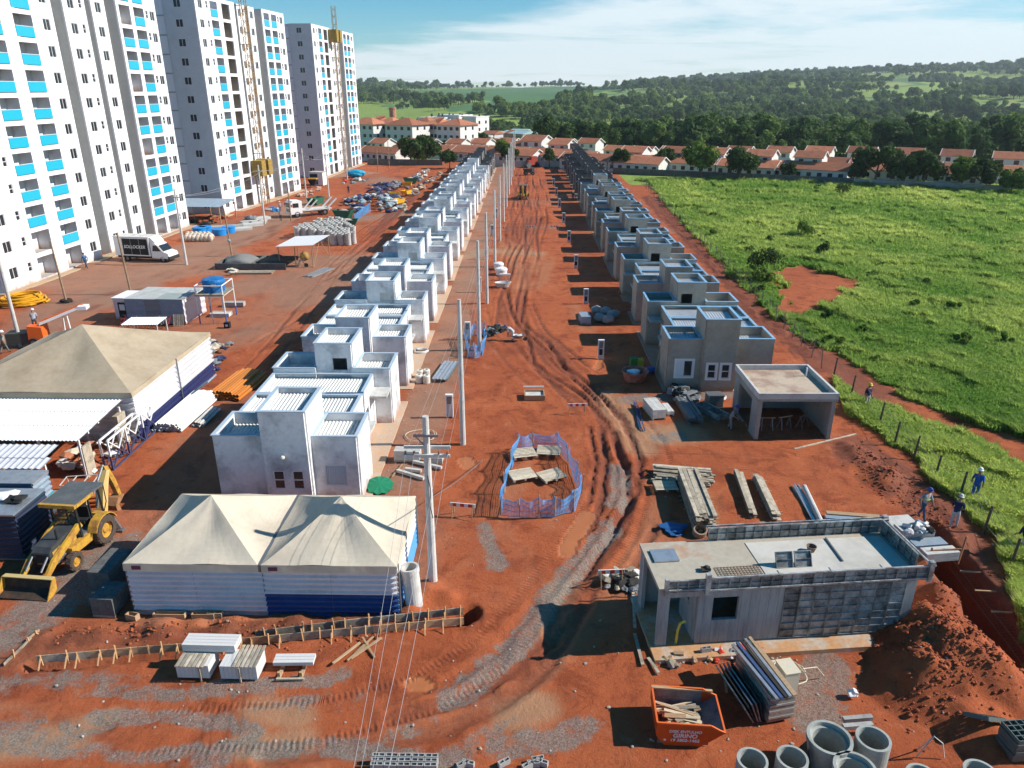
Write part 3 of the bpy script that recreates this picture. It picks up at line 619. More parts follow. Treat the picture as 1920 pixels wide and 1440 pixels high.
for i in range(11):
    o = pr if i == 0 else pr2 if i == 1 else pr_raw if i == 6 else copy_tree(pr2 if i < 6 else pr_raw)
    o.location = (10.05, Y0R+i*PER, 0); o['label'] = lab(i, 'grey', 'flat-roofed open garage') if i else 'grey twin house with white-rimmed windows, right behind the flat-roofed open garage'
    if i >= 6: o['label'] = lab(i, 'dark grey', 'flat-roofed open garage').replace('with corrugated roofs', 'shell without roof sheets')
# ================================================================== APARTMENT TOWERS
M_twall = mat('tower_white', (.77, .775, .79), .85, .03, .9, .08, 6, col2=(.63, .635, .65), mask=(.5, .78), stretch=(1, 1, .12), splash=.8)
M_tgrey = mat('tower_grey', (.58, .605, .62), .85, .05, .25, .08, 6, col2=(.49, .51, .525), mask=(.5, .75))
M_traw = mat('tower_raw_bay', (.36, .31, .25), .9, .12, .6, col2=(.24, .20, .16))
M_cyan = mat('cyan_glass_panel', (.02, .39, .55), .25, .06, 1, spec=.5)
M_tfloor = mat('tower_floor', (.42, .40, .37), .9)
FH = 2.75; NF = 12
def win_mesh(wd, h, name, two=True):
    fr = MB(); s = .06
    fr.box(0, .08, 0, wd, 0, s); fr.box(0, .08, 0, wd, h-s, h); fr.box(0, .08, 0, s, s, h-s); fr.box(0, .08, wd-s, wd, s, h-s); fr.box(0, .07, wd/2-s/2, wd/2+s/2, s, h-s) if two else fr.box(0, .07, s, wd-s, h/2-s/2, h/2+s/2)
    pane = MB()
    if two: pane.box(.02, .035, s, wd/2-s/2, s, h-s)
    else: pane.box(.02, .035, s, wd-s, s, h/2-s/2)
    return fr.mesh(name, M_frame), pane.mesh('pane', M_glass), (wd/2-s/2 if two else 0, 0 if two else h/2-s/2)
WIN = {'w': win_mesh(1.25, 1.2, 'window'), 's': win_mesh(.62, 1.0, 'window', False)}
def make_tower(name, label, p0, p1, cols, endcols, hoist=None, raw=(), nopanel=()):
    """facade from p0 to p1 (seen from the street, left to right); local x = out toward the street, local y = along the facade"""
    p0 = Vector(p0); p1 = Vector(p1); ln = (p1-p0).length; ang = math.atan2(p1.y-p0.y, p1.x-p0.x)-math.pi/2
    root = thing(name, label, 'apartment tower', (p0.x, p0.y, 0), ang, 'apartment towers on the site')
    TOPZ = NF*FH+.35; DEEP = 11.5
    # facade segments: (y0, y1, offset) ; offset = setback in metres
    wall = MB(); raww = MB(); segs = cols['segs']
    holes = {i: [] for i in range(len(segs))}; items = []
    for (kind, yc, wd) in cols['items']:
        si = next(i for i, s in enumerate(segs) if s[0] <= yc < s[1]); y0s = segs[si][0]; off = segs[si][2]
        for fl in range(NF):
            z = fl*FH+.25
            if kind in 'ws':
                wdt, h, zz = (1.25, 1.2, z+.95) if kind == 'w' else (.62, 1.0, z+1.15)
                holes[si].append((yc-wdt/2-y0s, yc+wdt/2-y0s, zz, zz+h)); items.append((kind, yc-wdt/2, zz, off, fl))
            else:
                holes[si].append((yc-wd/2-y0s, yc+wd/2-y0s, z+.02, z+2.3)); items.append((kind, yc, z, off, fl, wd))
    grey_ = MB()
    for i, (a, b_, off) in enumerate(segs): (grey_ if off > 1 else wall).wall((-off, a), (-off, b_), 0, TOPZ if off < 1 else TOPZ-.02, .2, holes[i])
    # returns between segments at different depth
    for (a, b_, off), (a2, b2, off2) in zip(segs[:-1], segs[1:]):
        if abs(off-off2) > .05:
            d0, d1 = sorted((off, off2))
            if off > off2: grey_.box(-d1-.2, -d0-.203, a2+.001, a2+.2, 0, TOPZ-.03)
            else: grey_.box(-d1-.2, -d0-.203, b_-.2, b_-.001, 0, TOPZ-.03)
    wall.build('facade', M_twall, root); grey_.build('recess_wall', mat('recess_grey', (.50, .50, .49), .85, .05, .6, .1, 8, col2=(.43, .43, .42)), root)
    # floor slabs and the core behind the balconies
    sl = MB(); mx_off = max(s[2] for s in segs)
    for fl in range(NF): sl.box(-DEEP+.25, -mx_off-.25, .25, ln-.25, fl*FH+.03, fl*FH+.24)
    for (a, b_, off) in segs:
        if off < mx_off-.05:
            for fl in range(NF): sl.box(-mx_off-.24, -off-.203, a+.21, b_-.21, fl*FH+.03, fl*FH+.24)
    sl.build('floor_slab', M_tfloor, root)
    core = MB(); core.box(-DEEP+.3, -mx_off-1.9, .3, ln-.3, .25, TOPZ-.5); core.build('inner_wall', M_twall, root)
    end = MB(); eh = []
    for (xc) in endcols:
        for fl in range(NF): eh.append((xc-.6, xc+.6, fl*FH+1.2, fl*FH+2.35))
    # end wall facing the camera side (dark grey paint), stepped: rear half set back
    end.wall((-5.2, .02), (-.001, .02), 0, TOPZ+.05, .2, [(h[0]-(DEEP-5.2), h[1]-(DEEP-5.2), h[2], h[3]) for h in eh if h[0] > DEEP-5.2])
    end.wall((-DEEP, .6), (-5.2, .6), 0, TOPZ+.02, .2, [h for h in eh if h[0] <= DEEP-5.2])
    end.box(-5.4, -5.2, .221, .8, 0, TOPZ); end.box(-DEEP, -DEEP+.2, .803, ln, 0, TOPZ); end.box(-DEEP+.203, -.4, ln-.2, ln-.01, 0, TOPZ-.03)
    end.build('end_wall', M_tgrey, root)
    rf = MB(); rf.box(-DEEP+.21, -mx_off-.21, .81, ln-.22, TOPZ-.6, TOPZ-.45); rf.build('roof', M_conc_l, root)
    for fl in range(NF):
        for xc in endcols:
            yy = .02 if xc-.6 > DEEP-5.2 else .6; m, pn, sh = WIN['w']
            o = inst('window', m, root, (-DEEP+xc-.6, yy+.06, fl*FH+1.2), (0, 0, -math.pi/2), (1, .96, .96)); o.location.x += 0
            inst('pane', pn, o); inst('pane', pn, o, (0, sh[0], 0))
    # windows and balconies
    panels = {}
    for it in items:
        if it[0] in 'ws':
            kind, y, z, off, fl = it; m, pn, sh = WIN[kind]
            if z+1 > TOPZ: continue
            o = inst('window', m, root, (-off-.14, y, z)); inst('pane', pn, o); inst('pane', pn, o, (0, sh[0], sh[1]))
        else:
            kind, yc, z, off, fl, wd = it
            key = (round(wd, 2),)
            if key not in panels:
                q = MB(); q.box(-.05, .03, -wd/2+.04, wd/2-.04, .10, 1.12); panels[key] = (q.mesh('balcony_panel', M_cyan), MB().box(-.06, .05, -wd/2+.02, wd/2-.02, 1.125, 1.17).mesh('rail', M_frame),
                    MB().box(-1.55, -.22, -wd/2-.16, -wd/2-.005, -.0, 2.45).box(-1.55, -.22, wd/2+.005, wd/2+.16, 0, 2.45).box(-1.75, -1.553, -wd/2-.16, wd/2+.16, 0, 2.45).mesh('balcony_wall', M_twall),
                    MB().box(-1.55, -.22, -wd/2-.16, -wd/2-.005, -.0, 2.45).box(-1.55, -.22, wd/2+.005, wd/2+.16, 0, 2.45).box(-1.75, -1.553, -wd/2-.16, wd/2+.16, 0, 2.45).mesh('balcony_wall', M_traw),
                    MB().box(-1.56, -1.50, -wd/2+.25, wd/2*.15, .05, 2.1).mesh('balcony_door', M_glass))
            mp_, ml_, mw_, mr_, md_ = panels[key]
            israw = kind == 'r'
            inst('balcony_wall', mr_ if israw else mw_, root, (-off, yc, z)); inst('balcony_door', md_, root, (-off, yc, z))
            if fl > 0 and not israw and (kind, fl, round(yc)) not in nopanel and not any(abs(yc-q[0]) < 1 and q[1] == fl for q in nopanel):
                o = inst('balcony_panel', mp_, root, (-off, yc, z)); inst('rail', ml_, o)
    base = MB(); base.box(-.0-.8, .9, -.6, ln+.6, -.3, .12); base.build('plinth', mat('ochre_plinth', (.45, .30, .17), .9, .12, 1, col2=(.40, .36, .30)), root)
    return root, ang
T1C = dict(segs=[(0, 17.6, 0), (17.6, 20.6, 2.0), (20.6, 25.0, .55), (25.0, 26.3, 1.6), (26.3, 29.3, .55), (29.3, 31.0, 2.0), (31.0, 41, 0)],
           items=[('w', 1.9, 0), ('s', 4.5, 0), ('b', 7.3, 3.0), ('b', 12.3, 3.0), ('w', 16.2, 0), ('w', 22.2, 0), ('s', 24.1, 0), ('w', 27.8, 0), ('c', 32.9, 2.6), ('b', 36.4, 2.6), ('s', 38.5, 0), ('w', 39.9, 0)])
tower1, _ = make_tower('apartment_tower', 'white apartment tower with cyan balconies standing behind the parked box van', (-54.2, 74.3), (-52.3, 115.2), T1C, (1.6, 4.2, 8.2), nopanel=((32.9, 4), (32.9, 7), (32.9, 10), (7.3, 1)))
T2C = dict(segs=[(0, 13.2, 0), (13.2, 15.2, 2.0), (15.2, 18.4, .55), (18.4, 19.6, 1.6), (19.6, 22.0, .55), (22.0, 24.0, 2.0), (24.0, 34, 0)],
           items=[('w', 1.6, 0), ('s', 3.7, 0), ('b', 5.9, 2.4), ('r', 10.0, 2.8), ('w', 16.2, 0), ('s', 17.6, 0), ('w', 20.8, 0), ('b', 25.9, 2.4), ('b', 29.2, 2.4), ('s', 31.2, 0), ('w', 32.6, 0)])
tower2, ang2 = make_tower('apartment_tower', 'white and dark grey apartment tower with a yellow mast hoist low on it', (-50.6, 125.2), (-47.3, 159.0), T2C, (1.6, 4.6, 8.6))
tower3, ang3 = make_tower('apartment_tower', 'white and dark grey apartment tower with a yellow hoist cage near its top', (-48.3, 182.6), (-46.3, 217.5), T2C, (3.0, 8.6))
# mast hoists
def hoist(label, base, ang, h, cage_z, wd):
    r = thing('mast_hoist', label, 'hoist', base, ang); mast = MB(); s = .42
    for (x, y) in ((-s, -s), (s, -s), (s, s), (-s, s)): mast.bar((x, y, 0), (x, y, h), .09)
    z = 0; k = 0
    while z < h-.9:
        c = [(-s, -s), (s, -s), (s, s), (-s, s)]
        for q in range(4): a = c[q]; b_ = c[(q+1) % 4]; mast.bar((*a, z), (*b_, z+.9 if (k+q) % 2 else z+.02), .05)
        z += .9; k += 1
    mast.build('mast', mat('rusty_yellow_mast', (.42, .25, .07), .6, .2, 2, col2=(.30, .12, .06)), r)
    cg = MB()
    for sd in (-1, 1):
        x0, x1 = sorted((sd*.55, sd*(.55+wd))); cg.box(-1.0, 1.0, x0, x1, cage_z, cage_z+.15); cg.box(-1.0, 1.0, x0, x1, cage_z+2.6, cage_z+2.7)
        for (a, b_, c_, d_) in ((-1, -.95, x0, x1), (.95, 1, x0, x1), (-.95, .95, x0, x0+.05), (-.95, .95, x1-.05, x1)): cg.box(a, b_, c_, d_, cage_z+.15, cage_z+2.6)
    cg.build('cage', mat('yellow_cage', (.36, .24, .05), .7, .25, 3, col2=(.18, .11, .05)), r)
    arms = MB()
    for z in range(3, int(h)-1, 6): arms.bar((-.5, -.4, z), (-1.6, -.4, z), .06).bar((-.5, .4, z), (-1.6, .4, z), .06)
    arms.build('wall_ties', M_greysteel, r); return r
for tw, lbl, y, cz, h in ((tower2, 'yellow mast hoist up the middle tower with its cage just above the ground floors', 14.2, 5.2, 35.5), (tower3, 'yellow mast hoist up the far tower with its cage at the top floors', 14.3, 30.3, 38.2)):
    v = Matrix.Translation(tw.location) @ Matrix.Rotation(tw.rotation_euler.z, 4, 'Z') @ Vector((1.1, y, 0)); hoist(lbl, v, tw.rotation_euler.z, h, cz, 1.7)
# ================================================================== TENTS AND SHEDS
def upsheet(mb, p0, p1, z0, z1, pitch=.24, amp=.05, out=1):
    """upright profiled sheet with level ribs from p0 to p1"""
    p0 = Vector((*p0, 0)); p1 = Vector((*p1, 0)); d = (p1-p0).normalized(); nrm = Vector((d.y, -d.x, 0))*out; b = len(mb.v)
    n = max(4, int(round((z1-z0)/pitch*4))); rows = []
    for k in (0, 1):
        for i in range(n+1):
            h = amp*((1, 1, -1, -1)[i % 4]); z = z0+(z1-z0)*i/n
            for p in (p0, p1): mb.v.append(tuple(p+nrm*(h-k*.012)+Vector((0, 0, z))))
    q = 2*(n+1)
    for i in range(n):
        a = b+2*i; mb.f.append((a, a+1, a+3, a+2)); a += q; mb.f.append((a, a+2, a+3, a+1))
    for i in range(n):
        a = b+2*i; mb.f.append((a, a+2, a+q+2, a+q)); mb.f.append((a+1, a+q+1, a+q+3, a+3))
    a = b+2*n; mb.f.append((a, a+1, a+q+1, a+q)); mb.f.append((b, b+q, b+q+1, b+1)); return mb
def canopy_bay(x0, x1, y0, y1, ze, za, val=.33, n=14, seed=1):
    """pyramid tent skin with slack, creased cloth"""
    mb = MB(); rn = random.Random(seed); cx_, cy_ = (x0+x1)/2, (y0+y1)/2; ph = [rn.uniform(0, 6.28) for _ in range(8)]
    corners = [(x0, y0), (x1, y0), (x1, y1), (x0, y1)]
    for s_ in range(4):
        a = Vector(corners[s_]); b_ = Vector(corners[(s_+1) % 4]); base = len(mb.v)
        for i in range(n+1):
            t = i/n
            for j in range(n+1):
                u = j/n; p = a.lerp(b_, u); q = p.lerp(Vector((cx_, cy_)), t)
                edge_ = math.sin(u*math.pi)            # sag between the ridges, none on them
                z = ze+(za-ze)*(t**1.12)-.16*edge_*math.sin(min(1, t*1.1)*math.pi)*(1+.3*math.sin(ph[s_]+u*9))-.035*edge_*math.sin(u*11+ph[s_+4])*(1-t)
                z += .03*edge_*math.sin((u*5-t*3)*2+ph[(s_+2) % 8])*math.sin(t*math.pi)
                mb.v.append((q.x, q.y, z))
        for i in range(n):
            for j in range(n):
                k = base+i*(n+1)+j; mb.f.append((k, k+1, k+n+2, k+n+1))
    for (ax, ay), (bx_, by_) in zip(corners, corners[1:]+corners[:1]):
        d = Vector((bx_-ax, by_-ay)).normalized(); o = Vector((d.y, -d.x))*.03
        m = 12; base = len(mb.v)
        for i in range(m+1):
            t = i/m; x = ax+(bx_-ax)*t; y = ay+(by_-ay)*t
            mb.v.append((x, y, ze)); mb.v.append((x+o.x*(1+.4*math.sin(i)), y+o.y*(1+.4*math.sin(i)), ze-val))
        for i in range(m): k = base+2*i; mb.f.append((k, k+1, k+3, k+2))
    return mb
M_cream = mat('cream_tent_cloth', (.74, .65, .51), .8, .05, .6, .35, 2.2, col2=(.60, .51, .39), mask=(.48, .78))
M_tan = mat('tan_tent_cloth', (.54, .44, .31), .85, .06, .5, .4, 1.6, col2=(.42, .32, .21), mask=(.45, .72))
M_corrw = mat('white_corrugated', (.70, .70, .73), .32, .05, 1.2, col2=(.55, .53, .54), mask=(.5, .8), spec=.8, metal=.15, splash=.35)
M_corrb = mat('blue_corrugated', (.022, .060, .20), .4, .08, 2, col2=(.03, .08, .24))
for cm_ in (M_cream, M_tan):                  # thin cloth lets some light through
    t_ = cm_.node_tree; pb_ = t_.nodes['Principled BSDF']; tr_ = t_.nodes.new('ShaderNodeBsdfTranslucent'); t_.links.new(pb_.inputs['Base Color'].links[0].from_socket, tr_.inputs['Color']); mxs = t_.nodes.new('ShaderNodeMixShader'); mxs.inputs[0].default_value = .22; t_.links.new(pb_.outputs[0], mxs.inputs[1]); t_.links.new(tr_.outputs[0], mxs.inputs[2]); t_.links.new(mxs.outputs[0], t_.nodes['Material Output'].inputs['Surface'])
t = thing('double_peak_tent', 'cream double-peaked tent with corrugated walls, blue at its right foot', 'tent', (0, 0, 0))
TX = (-15.9, -10.45, -5.0); TY = (24.35, 29.8); TE = 2.5
for k in range(2):
    c = canopy_bay(TX[k]+(.06 if k else 0), TX[k+1]-(.06 if not k else 0), TY[0], TY[1], TE, 4.05, seed=k+3).build('tent_skin', M_cream, t, smooth=False)
    q = MB()
    for yy, dy in ((TY[0]-.035, -1),):
        q.box(TX[k]+.35, TX[k]+.72, yy-.012, yy-.004, TE-.25, TE-.07)
    q.build('maker_patch', mat('maroon_patch', (.16, .05, .09), .8), c)
g_ = MB(); g_.box(TX[1]-.07, TX[1]+.07, TY[0], TY[1], TE-.06, TE-.0); g_.build('gutter', M_greysteel, t)
yf = TY[0]+.05
for i, (a, b_) in enumerate(((TX[0]+.05, -13.2), (-13.19, -10.4), (-10.39, -7.7), (-7.69, TX[2]-.05))):
    upsheet(MB(), (a, yf), (b_, yf), .02 if i < 2 else 1.12, TE-.34).build('wall_sheet', M_corrw, t)
    if i >= 2: upsheet(MB(), (a, yf), (b_, yf), .02, 1.11).build('wall_sheet', M_corrb, t)
for i in range(2):
    a = TY[0]+.1+i*2.66; b_ = a+2.65
    upsheet(MB(), (TX[2]-.06, a), (TX[2]-.06, b_), 1.12, TE-.34).build('wall_sheet', M_corrw, t); upsheet(MB(), (TX[2]-.06, a), (TX[2]-.06, b_), .02, 1.11).build('wall_sheet', mat('sunlit_blue_corrugated', (.10, .32, .62), .5, .08, 2), t)  # same blue sheeting as the front, sunlight painted in as a lighter blue
    upsheet(MB(), (TX[0]+.06, b_), (TX[0]+.06, a), .02, TE-.34).build('wall_sheet', M_corrw, t)
    upsheet(MB(), (TX[0]+.1+i*5.4, TY[1]-.06), (TX[0]+5.3+i*5.4, TY[1]-.06), .02, TE-.34, out=-1).build('wall_sheet', M_corrw, t)
for x in TX:
    for y in TY: MB().box(x-.05, x+.05, y-.05+(.18 if y == TY[0] else -.18), y+.05+(.18 if y == TY[0] else -.18), 0, TE-.02).build('post', M_greysteel, t)
# large tan tent
t = thing('pyramid_tent', 'large tan pyramid tent with white and dark blue corrugated walls', 'tent')
BX = (-34.9, -23.35); BY = (40.2, 52.0); BE = 3.2
canopy_bay(BX[0], BX[1], BY[0], BY[1], BE, 5.6, .3, 18, seed=9).build('tent_skin', M_tan, t)
for i in range(4):
    a = BY[0]+.1+i*2.92; b_ = a+2.91
    upsheet(MB(), (BX[1]-.06, a), (BX[1]-.06, b_), 1.0, BE-.3, .34, .05).build('wall_sheet', M_corrw, t); upsheet(MB(), (BX[1]-.06, a), (BX[1]-.06, b_), .02, .99, .34, .05).build('wall_sheet', mat('dark_navy_corrugated', (.02, .025, .09), .5, .1, 2), t)
    a = BX[0]+.1+i*2.86; upsheet(MB(), (a, BY[0]+.08), (a+2.85, BY[0]+.08), .02, BE-.32, .34, .05).build('wall_sheet', M_corrw, t)
    upsheet(MB(), (a, BY[1]-.08), (a+2.85, BY[1]-.08), .02, BE-.32, .34, .05, -1).build('wall_sheet', M_corrw, t)
MB().bar((BX[1]+.02, 46.2, 0), (BX[1]+.02, 46.2, BE), .08).build('post', M_greysteel, t)
# lean-to sheds in front of it
t = thing('white_lean_to', 'white corrugated lean-to roof against the large tan tent', 'shed')
for i in range(3):
    a = 35.3+i*1.66; MB().corr(-31.5, -23.9, a, a+1.68, 2.45+.04*i+i*.08, 2.55+.04*i+i*.08, .21, .03).build('roof_sheet', M_whitep, t)
for x in (-31, -28.6, -26.3, -24.1):
    for y in (35.6, 39.9): MB().box(x-.05, x+.05, y-.05, y+.05, 0, 2.42).build('post', M_whitep, t)
MB().box(-31.4, -24, 37.5, 37.6, 2.44, 2.52).build('beam', M_whitep, t)
MB().box(-24.05, -23.98, 35.6, 36.4, .0, 1.9).box(-24.2, -23.9, 39.2, 40.1, 0, 2.1).build('side_board', M_timber_o, t)
t = thing('low_white_shed', 'low shed of stacked white sheets with raw posts, in front of the lean-to', 'shed')
for i, (y0, y1, z) in enumerate(((33.0, 34.0, 2.0), (33.9, 35.2, 2.15))): MB().corr(-30, -24.6-.3*i, y0, y1, z, z+.12, .34, .03).build('roof_sheet', M_corrw, t)
upsheet(MB(), (-30, 32.9), (-24.9, 32.9), 1.0, 1.95, .3, .03).build('wall_sheet', M_zinc, t)
for x in (-29.5, -28, -26.4, -25.0): MB().box(x-.05, x+.05, 32.76, 32.86, 0, 2.1).build('post', M_timber, t)
# stored lattice trusses
t = thing('lattice_truss', 'white and blue lattice truss standing beside the lean-to shed', 'truss')
A = Vector((-23.55, 36.5, 0)); Bv = Vector((-23.55, 42.2, 0)); q = MB(); q2 = MB()
for off in (0, .45):
    for i in range(3):
        p = A.lerp(Bv, i/3)+Vector((off, 0, 0)); r_ = A.lerp(Bv, (i+1)/3)+Vector((off, 0, 0)); m_ = (p+r_)/2
        q.bar(p+Vector((0, 0, 1.85)), r_+Vector((0, 0, 1.85)), .09); q.bar(p+Vector((0, 0, .9)), p+Vector((0, 0, 1.85)), .09); q2.bar(p, p+Vector((0, 0, .9)), .09)
        q.bar(p+Vector((0, 0, 1.85)), m_+Vector((0, 0, .95)), .06); q.bar(r_+Vector((0, 0, 1.85)), m_+Vector((0, 0, .95)), .06); q2.bar(m_+Vector((0, 0, .9)), p+Vector((0, 0, .05)), .06); q2.bar(m_+Vector((0, 0, .9)), r_+Vector((0, 0, .05)), .06); q2.bar(p+Vector((0, 0, .06)), r_+Vector((0, 0, .06)), .08)
q.build('upper_lattice', M_whitep, t); q2.build('lower_lattice', mat('navy_lattice', (.05, .06, .13), .6, .1), t)
# clutter under and beside the lean-to
rn = random.Random(4)
for i in range(26):
    x = rn.uniform(-26, -23.9); y = rn.uniform(35.8, 40); s_ = rn.uniform(.15, .4)
    o = MB().blob((0, 0, 0), (s_*1.3, s_, s_*.5), i, 1, .2).build('cement_bag', (M_whitep, mat('cement_bag_paper', (.62, .55, .44), .9, .15, 3), mat('clay_scrap', (.40, .16, .09), .9))[i % 3], None, (x, y, .2+rn.random()*.6*(x < -24.6))); tag(o, 'paper bag or scrap in the heap behind the lattice truss', 'bag', 'heap behind the lattice truss')
for i in range(14):
    row = i//5; o = MB().tube([(0, 0, 0), (0, 3.0, 0)], .11, 10).build('clay_pipe', mat('orange_pvc', (.52, .17, .05), .5, .1, 3), None, (-24.9+.24*(i % 5)+.12*(row % 2), 32.2+.1*rn.random(), .15+.21*row), R(-78)); tag(o, 'orange drain pipe in the small heap behind the backhoe', 'pipe', 'orange pipes behind the backhoe')
t = thing('wire_trolley', 'pale wire-frame trolley beside the orange pipe heap behind the backhoe', 'trolley', G(155, 925), R(10)); q = MB()
for z in (.35, .8):
    for (a, b_) in (((-.8, -.5), (.8, -.5)), ((.8, -.5), (.8, .5)), ((.8, .5), (-.8, .5)), ((-.8, .5), (-.8, -.5)), ((-.3, -.5), (-.3, .5)), ((.3, -.5), (.3, .5))): q.bar((*a, z), (*b_, z), .04)
for (x, y) in ((-.8, -.5), (.8, -.5), (.8, .5), (-.8, .5)): q.bar((x, y, 0), (x, y, .8), .04)
q.build('frame', M_conc_l, t)
# site containers at the left edge
def container(label, x0, x1, y0, y1, h, m, name='site_container'):
    t = thing(name, label, 'container', ((x0+x1)/2, (y0+y1)/2, 0)); a = (x1-x0)/2; b_ = (y1-y0)/2
    upsheet(MB(), (-a, -b_), (a, -b_), .1, h-.08, .26, .03).build('wall_sheet', m, t); upsheet(MB(), (a, -b_+.06), (a, b_), .1, h-.08, .26, .03).build('wall_sheet', m, t); upsheet(MB(), (a, b_), (-a, b_), .1, h-.08, .26, .03).build('wall_sheet', m, t); upsheet(MB(), (-a, b_-.06), (-a, -b_+.06), .1, h-.08, .26, .03).build('wall_sheet', m, t)
    MB().box(-a-.03, a+.03, -b_-.03, b_+.03, h-.07, h).build('roof', M_zinc, t); MB().box(-a, a, -b_, b_, 0, .09).build('floor', M_greysteel, t); return t
M_bluegrey = mat('blue_grey_sheet', (.22, .29, .36), .5, .08, 1.5, col2=(.30, .34, .38)); M_navy = mat('navy_sheet', (.025, .035, .065), .5, .1, 2)
t = container('blue-grey ribbed container with dark vent holes, behind the backhoe loader', -28.6, -23.7, 30.9, 32.2, 2.35, M_bluegrey)
for i in range(5):
    for x in (.6, 2.1): MB().box(x, x+.12, -.73, -.685, .5+.35*i, .62+.35*i).build('vent', M_dark, t)
t = container('dark navy container with plastic sheeting on its roof, beside the backhoe loader', -27, -22.7, 28.0, 30.3, 2.4, M_navy)
rn = random.Random(3)
for i in range(5): tag(MB().blob((0, 0, 0), (rn.uniform(.4, .8), rn.uniform(.3, .5), .12), i, 2, .3).build('plastic_sheet', M_whitep if i % 2 else M_black, None, (-23.3-.7*i, 29.2+.3*math.sin(i), 2.5)), 'crumpled plastic sheet lying on the dark navy container', 'sheet', 'sheets on the navy container')
t = thing('turquoise_cabinet', 'small turquoise-topped kiosk cabinet between the navy container and the backhoe', 'cabinet', (-22.2, 30.9, 0), R(8)); q = MB().box(-.75, .75, -.45, .45, 1.25, 1.75); q.build('top_box', mat('turquoise_paint', (.02, .38, .48), .5, .1, 3), t); q = MB()
for (x, y) in ((-.65, -.35), (.65, -.35), (.65, .35), (-.65, .35)): q.box(x-.05, x+.05, y-.05, y+.05, 0, 1.25)
q.box(-.65, .65, -.35, .35, .5, .56); q.build('stand', M_timber_o, t)
# ------------------------------------------------------------------ backhoe loader (front toward -y)
def wheel(parent, x, y, r, wd, name='wheel'):
    Mx = Matrix.Translation((x, y, r)) @ Matrix.Rotation(math.pi/2, 4, 'Y')
    ty = MB(); ty.lathe([(r*.58, -wd/2), (r*.93, -wd/2), (r, -wd*.32), (r, wd*.32), (r*.93, wd/2), (r*.58, wd/2), (r*.58, -wd/2)], 22, M=Mx)
    for k in range(20):
        a = 2*math.pi*k/20; ty.mbox((.05, r*.16, wd*.95), Matrix.Translation((x, y, r)) @ Matrix.Rotation(math.pi/2, 4, 'Y') @ Matrix.Rotation(a, 4, 'Z') @ Matrix.Translation((r*.99, 0, 0)) @ Matrix.Rotation(.35 if k % 2 else -.35, 4, 'X'))
    o = ty.build(name, mat('dusty_tyre', (.07, .055, .045), .9, .3, 5, col2=(.20, .09, .05), mask=(.5, .75)), parent)
    s_ = 1 if x > 0 else -1
    rm = MB(); rm.lathe([(.02, wd*.30*s_), (r*.22, wd*.32*s_), (r*.26, wd*.18*s_), (r*.50, wd*.12*s_), (r*.60, wd*.40*s_), (r*.60, wd*.05*s_)], 16, M=Mx); rm.build('rim', M_yellow, o)
    return o
